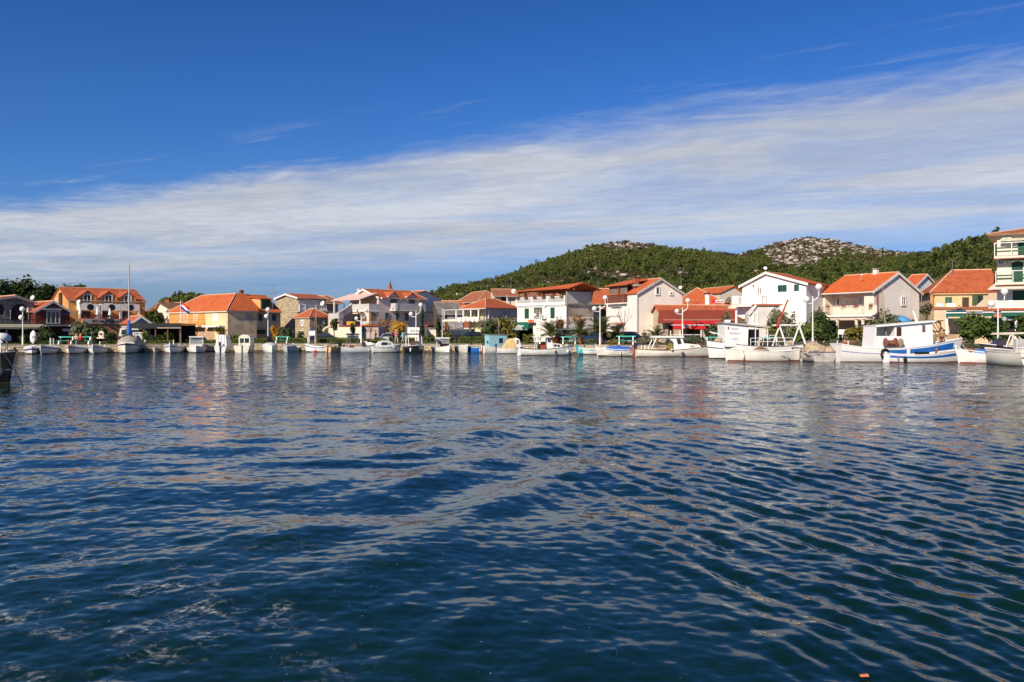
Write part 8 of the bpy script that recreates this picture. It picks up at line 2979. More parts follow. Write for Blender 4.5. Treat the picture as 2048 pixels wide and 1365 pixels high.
o = b.prof('deckhouse', [(-.6, 1.05), (2.7, 1.15), (2.62, 3.0), (-.6, 2.75)], -.95, .95, DW, .97)
b.prof('deckhouse_roof', [(-2.3, 2.62), (2.85, 3.02), (2.85, 3.14), (-2.35, 2.74)], -1.15, 1.15, M_WPAINT)
b.prof('aft_wall', [(-2.45, 1.0), (-2.3, 1.0), (-2.2, 2.66), (-2.3, 2.66)], -1.05, 1.05, DW)
b.box('far_side', -2.3, .8, 1.0, -.6, .9, 2.7, DW)
b.box('low_side', -2.3, -.98, .95, -.6, -.93, 1.95, DW)
MB().box(-.45, -.97, 1.95, -.05, -.935, 2.62).build('window', mat('brown_dark_pane', (.07, .03, .015), .3), o)
MB().box(1.75, -.965, 2.25, 2.0, -.93, 2.78).build('window', mat('mauve_pane', (.16, .10, .11), .3), o)
b.tube('funnel', [(1.8, 0, 3.05), (1.65, 0, 3.5), (1.45, 0, 3.9)], .1, M_WPAINT, 8, r2=.05)
b.tube('whip_mast', [(-1.15, -.6, 1.9), (-1.5, -.55, Z(575, b.Y))], .045, mat('mast_wood', (.40, .28, .17), .6, .15), 5, r2=.02)
mb = MB().tube([(-1.55, -1.35, 1.45), (-.75, -1.35, 1.45)], .20, 10)
for x in (-1.6, -.75):
	mb.tube([(x - .05, -1.35, 1.45), (x + .05, -1.35, 1.45)], .36, 12)
mb.build('net_hauler', mat('rust_machinery', (.24, .09, .06), .7, .3, 4), b.e)
mb = MB().tube([(-.35, -1.3, 1.45), (-.2, -1.3, 1.45)], .33, 14)
mb.build('hauler_wheel', mat('pale_rust', (.42, .33, .25), .7, .3, 4), b.e)
b.posts([-4.6, 4.0], .35)
heap(b.e, 'rope_heap', (-4.2, .2, 1.0), (.5, .6, .3), mat('orange_rope', (.42, .12, .04), .9, .3, 6, bump=.6), 50)
b.tube('tiller', [(-4.9, .3, 1.35), (-3.3, .3, 1.5)], .06, mat('rust_bar', (.30, .09, .04), .7))
mb = MB()
pts = [(-1.75 + .30 * math.cos(a), -1.56, .62 + .32 * math.sin(a)) for a in np.linspace(0, 2 * math.pi, 17)]
mb.tube(pts, .10, 7, caps=False)
mb.build('tyre_fender', M_BLACK, b.hull)

b = Boat('rowing_boat', 'white boat with a broad blue stripe lying in front of the big blue banded boat', 1844, 724.8, 3, 5.9, 2.0, .62, .42, hull=mat('big_boat_white', (.78, .77, .74), .4, .05), stripe=M_BLUE, sheer_stripe=(.55, .80), boot=M_REDBOOT, trans=.5, fore=.2)
b.thwarts([-1.0, .6]); b.rudder(M_WPAINT)
b.box('engine_box', -.4, -.4, .4, .4, .4, .85, M_BLACK)
b.tube('white_bollard', [(-1.3, -.3, .5), (-1.3, -.3, 1.1)], .13, M_WPAINT)
b.tube('hauler', [(1.0, -.3, .6), (1.1, -.3, 1.2)], .1, mat('rust_machinery', (.24, .09, .06), .7, .3, 4))
b.name_on('Š', -2.5, .4, .85, .2, .2, m=mat('rust_letters', (.4, .2, .12), .6))
b.fender(-1.9, M_BLACK, r=.14, h=.4)
b = Boat('rowing_boat', 'white boat with light blue cover and crossed oars left of the transom boat', 1974, 726.4, 186, 4.6, 2.1, .78, .35, hull=M_BOATW, boot=M_REDBOOT, trans=.6)
cover(b, -2.0, 1.6, .30, mat('bright_blue_cover', (.03, .22, .62), .6, .12, 2))
b.stem(M_WPAINT, .3)
for k in (-1, 1):
	b.tube('oar', [(1.6, .1 * k, .8), (2.4, .5 * k, 1.45)], .035, M_WPAINT, 5)
heap(b.e, 'net_heap', (1.6, 0, .95), (.5, .6, .25), mat('brown_net', (.22, .11, .06), .9, .3, 6, bump=.6), 60)
b = Boat('dinghy', 'little blue dinghy in the shade between the blue boats', 1926, 718, 60, 3.0, 1.3, .45, .2, hull=mat('teal_dinghy', (.02, .12, .14), .5), trim=M_BLUE)
b.thwarts([-.5, .5], M_BLUE)

b = Boat('motor_boat', 'cream motor boat seen from its wide lettered transom at the right edge', 2024, 730.4, 92, 6.0, 2.75, .98, .25, .0, hull=mat('cream_gelcoat', (.80, .76, .66), .4, .05, streak=.08), trim=M_BOATW, boot=mat('brown_bottom', (.20, .10, .05), .7), trans=.96, deck=.15)
x0 = -b.L / 2 - .012
MB().box(x0 - .02, -1.28, .56, x0, 1.28, .68).build('grey_band', mat('grey_band', (.25, .25, .25), .6), b.hull)
tz = (math.radians(90), 0, math.radians(-90))
text('META', .22, mat('dark_letters', (.07, .06, .05), .7), 'lettering', b.hull, (x0 - .025, -.0, .52), tz, .7, .01, .01)
text('Jezera', .15, mat('dark_letters', (.07, .06, .05), .7), 'lettering', b.hull, (x0 - .015, .0, .34), tz, .62, .004, .01)
for y in (-.95, .95):
	MB().box(x0 - .12, y - .05, .0, x0 - .001, y + .05, .72).build('trim_bracket', M_WPAINT, b.hull)
MB().lathe([(.05, 0), (.05, .02)], 10).build('drain', M_DARK, b.hull).location = (x0 - .01, .5, .2)
b.box('stern_coaming', -2.9, -1.2, .98, -2.2, 1.2, 1.22, mat('cream_gelcoat', (.80, .76, .66), .4, .05))
b.box('console', -1.5, -.35, 1.0, -.9, .5, 1.95, mat('grey_console2', (.45, .44, .45), .5))
q = MB()
for y in (1.05, .25):
	q.tube([(-2.2, y, 1.2), (-2.2, y, 2.05)], .03, 5)
q.tube([(-2.2, 1.05, 1.35), (-2.2, .25, 1.35)], .02, 5)
q.build('rail', M_WPAINT, b.e)

b = Boat('motor_boat', 'dark motor boat with white roof and steering wheel behind the cream transom boat', 2040, 722, 175, 6.0, 2.3, 1.1, .4, hull=mat('black_hull2', (.03, .03, .035), .4), trim=M_WPAINT, trans=.85)
b.prof('roof', [(2.0, 2.25), (-2.2, 2.4), (-2.2, 2.5), (1.8, 2.42)], -1.0, 1.0, M_CREAM)
for sg in (-1, 1):
	b.tube('roof_post', [(1.6, sg * .95, 1.2), (1.2, sg * .9, 2.3)], .05, M_WPAINT)
mb = MB()
pts = [(.4 + .12 * math.sin(a), .9 + .30 * math.cos(a) * .6, 1.75 + .30 * math.sin(a)) for a in np.linspace(0, 2 * math.pi, 17)]
mb.tube(pts, .04, 6, caps=False)
mb.build('steering_wheel', M_CREAM, b.e)
b.prof('windscreen', [(1.5, 1.25), (2.3, 1.3), (1.6, 1.9), (1.4, 1.9)], -.8, .8, mat('tinted_screen', (.06, .05, .06), .1), .8)

# the dark boat cut by the left edge
YB = 40.5
b = Boat('excursion_boat', 'dark bowed boat cut by the left edge with a round fender and white rails', -72, F * HC / YB + HOR, -14, 5.2, 2.3, 1.15, .40, hull=mat('slate_hull', (.008, .009, .012), .35, .1), trim=mat('slate_trim', (.12, .13, .17), .5), stripe=mat('pale_grey_line', (.07, .075, .09), .5), sheer_stripe=(.42, .47), boot=M_BLACK, trans=.9, full=2.6, rake=.45, draft=.4)
MB().ball((2.75, -.55, .55), .22, 14, 1.15).build('ball_fender', mat('dark_grey_fender', (.05, .05, .065), .5), b.e)
b.tube('fender_line', [(2.75, -.55, .8), (2.45, -.3, 1.6)], .02, M_BLACK, 4)
b.tube('mooring_line', [(2.6, -.2, 1.45), (3.6, -.6, .7), (4.9, -1.4, -.05)], .022, M_BLACK, 5)
q = MB()
for x, y in ((1.5, -.7), (2.0, -.55), (2.5, -.3), (1.5, .7), (2.0, .55)):
	q.tube([(x, y, 1.4), (x, y, 2.1)], .035, 5)
q.tube([(1.2, -.75, 2.1), (2.0, -.55, 2.1), (2.6, -.3, 2.0)], .03, 5)
q.tube([(1.2, -.75, 1.78), (2.0, -.55, 1.78), (2.6, -.3, 1.75)], .025, 5)
q.build('bow_rail', M_WPAINT, b.e)
mb = MB()
mb.smooth = True
mb.lathe([(.01, 2.45), (.25, 2.42), (.42, 2.3), (.45, 2.05), (.01, 2.05)], 12, (2.0, .2, 0))
mb.build('white_drum', M_WPAINT, b.e)
b.tube('cross_stay', [(.4, 0, 2.65), (1.3, 0, 2.45), (1.9, 0, 1.9)], .03, M_BLACK)

# ------------------------------------------------------------------ lamps, benches, cars, flag
M_GLOBE = mat('opal_globe', (.82, .80, .76), .25, .03, spec=.5)
M_LAMPP = mat('lamp_white', (.80, .80, .79), .4, .04)

def arc_lamp(pb, yb, yt, label, gr=.285, flip=1, Y=None, off=3.0, pole=M_LAMPP):
	"""white post, a short bracket with a low globe on one side and a curved arm with a high globe on the other"""
	Y = QY(pb, off) if Y is None else Y
	x = X(pb, Y)
	z0 = gz(x, Y) + .02
	h = Z(yt, Y) - z0
	e = empty('street_lamp', (x, Y, z0), 0, label, 'street lamp', 'white globe lamps along the promenade')
	e.scale = (1, 1, 1)
	hp = h * .80
	MB().lathe([(.11, -.1), (.11, .9), (.075, 1.0), (.05, hp)], 10).build('post', pole, e)
	R = .62
	pts = [(0, 0, hp - .55)] + [(flip * (R * math.sin(a)), 0, hp - .55 + .15 + R * (1 - math.cos(a))) for a in np.linspace(.2, math.pi / 2, 6)] + [(flip * R, 0, h - gr * 2)]
	MB().tube(pts, .05, 7).build('curved_arm', pole, e)
	MB().tube([(0, 0, hp - .75), (-flip * .65, 0, hp - .75), (-flip * .65, 0, hp - .68)], .045, 7).build('bracket', pole, e)
	for cx, cz in ((flip * R, h - gr), (-flip * .65, hp - .68 + gr)):
		mb = MB()
		mb.smooth = True
		mb.ball((cx, 0, cz), gr, 16)
		o = mb.build('globe', M_GLOBE, e)
		MB().lathe([(gr * .5, cz - gr * .98), (gr * .55, cz - gr * .85)], 10, (cx, 0, 0)).build('globe_collar', pole, o)
	return e

arc_lamp(722.5, 668, 617, 'white double globe lamp in front of the villa terrace arches', Y=112, gr=.26)
arc_lamp(832, 682, 606, 'white double globe lamp between the yellow tree and the cypress', gr=.29)
arc_lamp(1080, 684, 608, 'thin double globe lamp in front of the white shop house', Y=105, gr=.25)
arc_lamp(1200, 687, 591, 'white double globe lamp between the two tall palms', off=2.0)
arc_lamp(1365, 677, 597, 'white double globe lamp in front of the red awnings', Y=QY(1365, 5.0), gr=.27)
arc_lamp(1625.5, 683, 567.5, 'tallest white double globe lamp, above the net boat', Y=QY(1625, 1.5), gr=.35)
arc_lamp(1996, 680, 577, 'white double globe lamp in front of the terrace balustrade at the right', Y=QY(1996, 3.2), gr=.33)

def stacked_lamp(pb, y1, y2, label, dx1=0.0, dx2=.12, base=None, off=3.0, Y=None, gr=.30):
	"""post seen along its arm: two globes almost above each other"""
	Y = QY(pb, off) if Y is None else Y
	x = X(pb, Y)
	z0 = gz(x, Y) + .02
	h1, h2 = Z(y1, Y) - z0, Z(y2, Y) - z0
	e = empty('street_lamp', (x, Y, z0), 0, label, 'street lamp', 'white globe lamps along the promenade')
	MB().lathe([(.10, -.1), (.10, .9), (.06, 1.0), (.045, h1 - gr)], 10).build('post', M_LAMPP, e)
	if base:
		MB().lathe([(.15, 0), (.15, .95), (.12, 1.0)], 10).build('base', base, e)
	MB().tube([(0, 0, h2 - gr - .1), (dx2, -.5, h2 - gr)], .045, 6).build('bracket', M_LAMPP, e)
	for cx, cy, cz in ((dx1, 0, h1), (dx2, -.5, h2)):
		mb = MB()
		mb.smooth = True
		mb.ball((cx, cy, cz), gr, 16)
		mb.build('globe', M_GLOBE, e)

stacked_lamp(45.5, 618.5, 635.5, 'leftmost white lamp with two stacked globes before the dark stone arch', dx1=-.05, off=3)
stacked_lamp(333.5, 621, 635.5, 'lamp with two small stacked globes behind the pergola near the flagpole', Y=118, gr=.26)
stacked_lamp(536, 619.5, 633, 'stacked globe lamp with a black foot beside the green shuttered house', base=M_BLACK, off=3, dx2=-.05)

def bench_at(px, off, label, L=2.1, rz=0.0):
	Y = QY(px, off)
	x = X(px, Y)
	return (x, Y, QZ + .04), rz, label

def make_bench():
	e = empty('bench', (0, 0, 0))
	for sx in (-.75, .75):
		MB().hexa([(sx - .06, -.28, 0), (sx + .06, -.28, 0), (sx + .06, .25, 0), (sx - .06, .25, 0)], [(sx - .05, -.12, .42), (sx + .05, -.12, .42), (sx + .05, .2, .42), (sx - .05, .2, .42)]).hexa([(sx - .05, .14, .42), (sx + .05, .14, .42), (sx + .05, .22, .42), (sx - .05, .22, .42)], [(sx - .05, .26, .9), (sx + .05, .26, .9), (sx + .05, .33, .9), (sx - .05, .33, .9)]).build('leg', M_WPAINT, e)
	for k in range(3):
		MB().box(-1.05, -.22 + k * .15, .42, 1.05, -.10 + k * .15, .46).build('seat_slat', M_TURQ, e)
	for k in range(1):
		MB().box(-1.05, .25, .80, 1.05, .29, .92).build('back_slat', M_TURQ, e)
	return e

proto = make_bench()
first = True
for (px, off, lab, rz, sc) in ((131, 4.6, 'green slatted bench left of the person in red', 0, 1.0), (166, 4.6, 'green slatted bench behind the person in red', 0, 1.0), (563, 3.6, 'green slatted bench right of the black footed lamp', 0, .95),
							   (1138, 4.6, 'green topped bench behind the wooden cabin boat', -.1, 1.0), (1252, 4.4, 'green slatted bench in front of the dark parked cars', -.15, 1.1), (1428, 4.5, 'green bench hidden by the trawler bow', -.1, 1.0), (1540, 5.0, 'green bench glimpsed between the trawler gantry legs', -.1, 1.0)):
	o = proto if first else copy_tree(proto)
	first = False
	loc_, _, _ = bench_at(px, off, lab)
	o.location = loc_
	o.rotation_euler = (0, 0, math.pi * 0 + rz)
	o.scale = (sc, sc, sc * 1.05)
	tag(o, lab, 'bench', 'green benches along the promenade')

def wheel_mesh():
	t = MB().tube([(0, -.1, 0), (0, .1, 0)], .32, 16)
	r = MB().tube([(0, -.115, 0), (0, .115, 0)], .19, 12)
	return t.mesh('wheel', M_BLACK), r.mesh('rim', M_METAL)

WM, RM = wheel_mesh()

def car(px, off, col, label, rz=0.0, van=False, L=4.1, dark=None, Y=None):
	Y = QY(px, off) if Y is None else Y
	x = X(px, Y)
	e = empty('parked_car', (x, Y, gz(x, Y) + (.17 if off > 9 else .06)), rz, label, 'car', 'cars parked behind the promenade')
	m = mat('car_' + label.split()[0] + str(int(px)), col, .25, .03, spec=.5)
	h = L / 2
	if van:
		low = [(-h, .35), (h, .35), (h, .85), (h - .5, 1.0), (-h, 1.0)]
		top = [(-h + .02, 1.0), (h - .55, 1.0), (h - 1.1, 1.75), (-h + .1, 1.78)]
	else:
		low = [(-h, .4), (-h + .1, .3), (h - .1, .3), (h, .45), (h - .05, .68), (h - .9, .86), (-h + .35, .9), (-h, .8)]
		top = [(-h + .3, .88), (h - 1.0, .86), (h - 1.65, 1.38), (-h + 1.0, 1.42), (-h + .55, 1.2)]
	body = MB().prism(low, 'y', -.84, .84).build('body', m, e)
	c = sum(p[0] for p in top) / len(top)
	MB().hexa([(p[0], -.80 + .16 * (p[1] - .86), p[1]) for p in top], [(p[0], .80 - .16 * (p[1] - .86), p[1]) for p in top]).build('cabin', m, e)
	for sg in (-1, 1):
		w_ = [(c + (p[0] - c) * .86, sg * (.815 - .16 * (.93 - 0) * (p[1] - .86)), .90 + (p[1] - .88) * .82) for p in top]
		MB().hexa(w_, [(p[0], p[1] + sg * .015, p[2]) for p in w_]).build('side_window', M_GLASS, e)
	ws = [top[1], top[2]]
	MB().hexa([(ws[0][0] + .01, -.68, ws[0][1] + .05), (ws[0][0] + .01, .68, ws[0][1] + .05), (ws[1][0] + .02, .6, ws[1][1] - .06), (ws[1][0] + .02, -.6, ws[1][1] - .06)], [(ws[0][0] + .04, -.68, ws[0][1] + .06), (ws[0][0] + .04, .68, ws[0][1] + .06), (ws[1][0] + .05, .6, ws[1][1] - .05), (ws[1][0] + .05, -.6, ws[1][1] - .05)]).build('windscreen', M_GLASS, e)
	for sx in (-h + .75, h - .8):
		for sy in (-.76, .76):
			o = bpy.data.objects.new('wheel', WM)
			C.objects.link(o)
			o.parent = e
			o.location = (sx, sy, .32)
			r = bpy.data.objects.new('rim', RM)
			C.objects.link(r)
			r.parent = o
	for sy in (-.6, .6):
		MB().box(h - .04, sy - .14, .55, h + .01, sy + .14, .68).build('headlight', M_WPAINT, e)
		MB().box(-h - .01, sy - .14, .62, -h + .04, sy + .14, .76).build('tail_light', mat('tail_red', (.4, .01, .01), .3), e)
	return e

car(652, 8.6, (.012, .018, .035), 'dark blue parked car in front of the garden gate arch', .1, Y=114)
car(788, 8.2, (.42, .45, .47), 'silver parked car behind the strolling people', .0)
car(917, 9.6, (.02, .022, .026), 'black van parked behind the hedge below the veranda house', math.pi * .9, True, 4.4)
car(951, 9.6, (.012, .02, .03), 'dark car by the brick gate pillar', .6, L=3.9)
car(1143, 10.2, (.45, .45, .44), 'pale grey jeep parked left of the orange trunk palm', .45, True, 3.9)
car(1176, 11.0, (.03, .07, .16), 'blue parked car glimpsed behind the palms', .3)
car(1229, 9.8, (.01, .012, .02), 'black parked car left of the bench by the gable house', .0)
car(1262, 10.2, (.012, .018, .05), 'navy parked car behind the bench by the gable house', .0)
car(275, 9.6, (.72, .73, .72), 'white van parked in the shade of the dark pergola', .2, True, 4.2)
# scooter
Y = QY(1284, 8.5)
e = empty('scooter', (X(1284, Y), Y, gz(X(1284, Y), Y) + .03), .3, 'dark scooter parked right of the navy car', 'scooter')
for sx in (-.6, .6):
	MB().tube([(sx, -.05, .25), (sx, .05, .25)], .25, 14).build('wheel', M_BLACK, e)
MB().hexa([(-.75, -.14, .35), (.1, -.14, .3), (.1, .14, .3), (-.75, .14, .35)], [(-.8, -.1, .75), (-.1, -.1, .72), (-.1, .1, .72), (-.8, .1, .75)]).build('body', M_NAVY, e)
MB().box(-.7, -.13, .75, -.05, .13, .84).build('seat', M_BLACK, e)
MB().hexa([(.35, -.2, .3), (.45, -.2, .3), (.45, .2, .3), (.35, .2, .3)], [(.42, -.16, .95), (.5, -.16, .95), (.5, .16, .95), (.42, .16, .95)]).box(.0, -.14, .24, .4, .14, .3).build('leg_shield', M_NAVY, e)
MB().tube([(.45, 0, .9), (.40, 0, 1.05)], .03, 5).tube([(.38, -.3, 1.05), (.38, .3, 1.05)], .02, 5).build('handlebar', M_METAL, e)

# flag
Y = QY(361, 6.0)
x = X(361.3, Y)
e = empty('flagpole', (x, Y, gz(x, Y)), 0, 'white flagpole with a red, white and blue flag in front of the ochre house', 'flagpole')
h = Z(603, Y) - gz(x, Y)
MB().lathe([(.07, -.1), (.05, h * .6), (.03, h), (.05, h + .02), (.05, h + .08), (.005, h + .11)], 10).build('pole', M_WPAINT, e)
for k, (m_, nm) in enumerate(((mat('flag_red', (.55, .02, .02), .8), 'red_stripe'), (mat('flag_white', (.75, .75, .75), .8), 'white_stripe'), (mat('flag_blue', (.01, .06, .32), .8), 'blue_stripe'))):
	mb = MB()
	mb.smooth = True
	n = 10
	top = []
	for i in range(n + 1):
		f = i / n
		xx = .05 + 1.1 * f
		sag = -.75 * f ** 1.2
		yy = .12 * math.sin(f * 7)
		for r_ in (0, 1):
			top.append((xx, yy, h - .1 - (k + r_) * .3 + sag + .04 * math.sin(f * 6 + k)))
	mb.v = top
	for i in range(n):
		mb.f.append((2 * i, 2 * i + 2, 2 * i + 3, 2 * i + 1))
	mb.build('flag_' + nm, m_, e)

# small posts, bins and ornaments on the promenade
def post(px, off, h, m, label, name='bollard', r=.07):
	Y = QY(px, off)
	x = X(px, Y)
	e = empty(name, (x, Y, QZ + .02), 0, label, name.replace('_', ' '), None)
	MB().lathe([(r * 1.4, 0), (r * 1.4, .06), (r, .1), (r, h - .08), (r * 1.25, h - .05), (r * .4, h)], 8).build('shaft', m, e)
	return e

post(101, 1.2, .85, M_WPAINT, 'white mooring post left of the second boat', 'mooring_post')
post(107, 1.2, .8, M_GREYB, 'grey mooring post beside the white one at the second boat', 'mooring_post')
post(616, 1.2, .8, M_WPAINT, 'white mooring post left of the little mast boat', 'mooring_post')
post(290, 1.4, .6, M_WPAINT, 'short white mooring post right of the yacht', 'mooring_post')
post(943, 1.0, .9, M_BLACK, 'dark iron mooring post behind the blue dinghy', 'mooring_post')
# white plaque on a stand
Y = QY(624, 4)
e = empty('information_board', (X(624, Y), Y, QZ + .03), 0, 'small white board with a blue top on posts behind the little mast boat', 'board')
MB().box(-.42, -.03, 1.05, .42, .03, 1.65).build('panel', M_WPAINT, e)
MB().box(-.42, -.035, 1.66, .42, .035, 1.78).build('header', mat('header_blue', (.12, .12, .4), .5), e)
for sx in (-.4, .4):
	MB().tube([(sx, .06, 0), (sx, .06, 1.8)], .04, 6).build('leg', M_WPAINT, e)
# white standing tube fountain ornament near the yacht
Y = QY(203, 5.5)
e = empty('stone_ring', (X(203, Y), Y, Z(676, Y)), 0, 'pale round stone ornament with a hole standing among the dark shrubs', 'ornament')
pts = [(.26 * math.cos(a), 0, .42 + .30 * math.sin(a)) for a in np.linspace(0, 2 * math.pi, 17)]
MB().tube(pts, .15, 8, caps=False).build('ring', M_CREAM, e)
MB().box(-.5, -.2, -.1, .4, .2, .08).build('plinth', M_CREAM, e)
Y = QY(66, 5.6)
e = empty('tilted_dinghy', (X(66, Y), Y, QZ + .1), .4, 'small white plastic dinghy propped upright against a shrub at the far left', 'dinghy')
mb = MB()
mb.smooth = True
mb.lathe([(.02, 0), (.28, .3), (.36, .8), (.28, 1.35), (.05, 1.65)], 12)
mb.v = [(v[0], v[1] * .45 + v[2] * .25, v[2]) for v in mb.v]
mb.build('shell', M_WPAINT, e)
MB().box(-.15, .02, .5, .15, .16, 1.0).build('seat', M_GREYB, e)

# white steps, chairs and a table below the balcony house
def chair(px, off, label):
	Y = QY(px, off)
	x = X(px, Y)
	e = empty('plastic_chair', (x, Y, gz(x, Y) + .9), random.uniform(-.6, .6), label, 'chair', 'white plastic chairs below the balcony house')
	MB().box(-.25, -.25, .40, .25, .25, .45).build('seat', M_WPAINT, e)
	MB().hexa([(-.25, .22, .45), (.25, .22, .45), (.25, .26, .45), (-.25, .26, .45)], [(-.22, .34, .92), (.22, .34, .92), (.22, .38, .92), (-.22, .38, .92)]).build('backrest', M_WPAINT, e)
	for sx in (-.22, .22):
		for sy in (-.22, .22):
			MB().tube([(sx, sy, 0), (sx * .95, sy * .95, .42)], .03, 5).build('leg', M_WPAINT, e)
	return e

chair(1681, 7.0, 'white plastic chair among the shrubs left of the porch column')
chair(1690, 7.0, 'white plastic chair next to the porch column')
# blue parasol
Y = 90.5
e = empty('parasol', (X(1797, Y), Y, Z(646, Y)), 0, 'open light blue parasol on the timber pergola terrace', 'parasol')
mb = MB()
mb.smooth = True
mb.lathe([(.02, .85), (.5, .74), (1.0, .48), (1.35, .18), (1.33, .1)], 12)
mb.build('canopy', mat('light_blue_canvas', (.10, .34, .66), .7, .1, 2), e)
MB().tube([(0, 0, -1), (0, 0, .85)], .03, 6).build('pole', M_METAL, e)
# slender poles
for px, yt, yb, off, lab in ((1843, 571, 640, 22, 'thin grey pole in front of the small grey gable'),):
	Y = QY(px, off)
	e = empty('pole', P(px, yb, Y), 0, lab, 'pole')
	MB().tube([(0, 0, -2), (0, 0, (yb - yt) / F * Y)], .035, 6).build('shaft', M_METAL, e)
	MB().tube([(-.3, 0, (yb - yt) / F * Y - .1), (.3, 0, (yb - yt) / F * Y - .1)], .02, 4).build('crossbar', M_METAL, e)
Y = QY(2008, 4.5)
e = empty('garden_lamp', (X(2008.5, Y), Y, QZ + .3), 0, 'slim white garden lamp with a glass head under the name sign', 'lamp')
hh_ = Z(644, Y) - QZ - .3
MB().tube([(0, 0, 0), (0, 0, hh_)], .07, 8).build('post', M_WPAINT, e)
MB().lathe([(.08, hh_), (.2, hh_ + .15), (.22, hh_ + .4), (.05, hh_ + .5)], 8).build('lantern', mat('pale_glass', (.45, .5, .48), .2), e)
# floating scrap
e = empty('floating_scrap', (X(1728, 5.99), 5.99, .015), .1, 'small orange scrap floating on the water at the bottom edge', 'litter')
MB().hexa([(-.03, -.012, 0), (.03, -.015, 0), (.03, .010, 0), (-.028, .014, 0)], [(-.028, -.01, .012), (.028, -.012, .016), (.03, .01, .014), (-.025, .012, .01)]).build('scrap', mat('orange_scrap', (.65, .22, .08), .6), e)
# red buoy
e = empty('buoy', (X(630.5, 107.5 - 4), 103.5, 0), 0, 'small red buoy in front of the little mast boat', 'buoy')
mb = MB()
mb.smooth = True
mb.ball((0, 0, .05), .19, 12).build('float', mat('buoy_red', (.6, .05, .04), .5), e)
MB().lathe([(.05, .2), (.05, .32)], 8).build('eye', M_METAL, e)

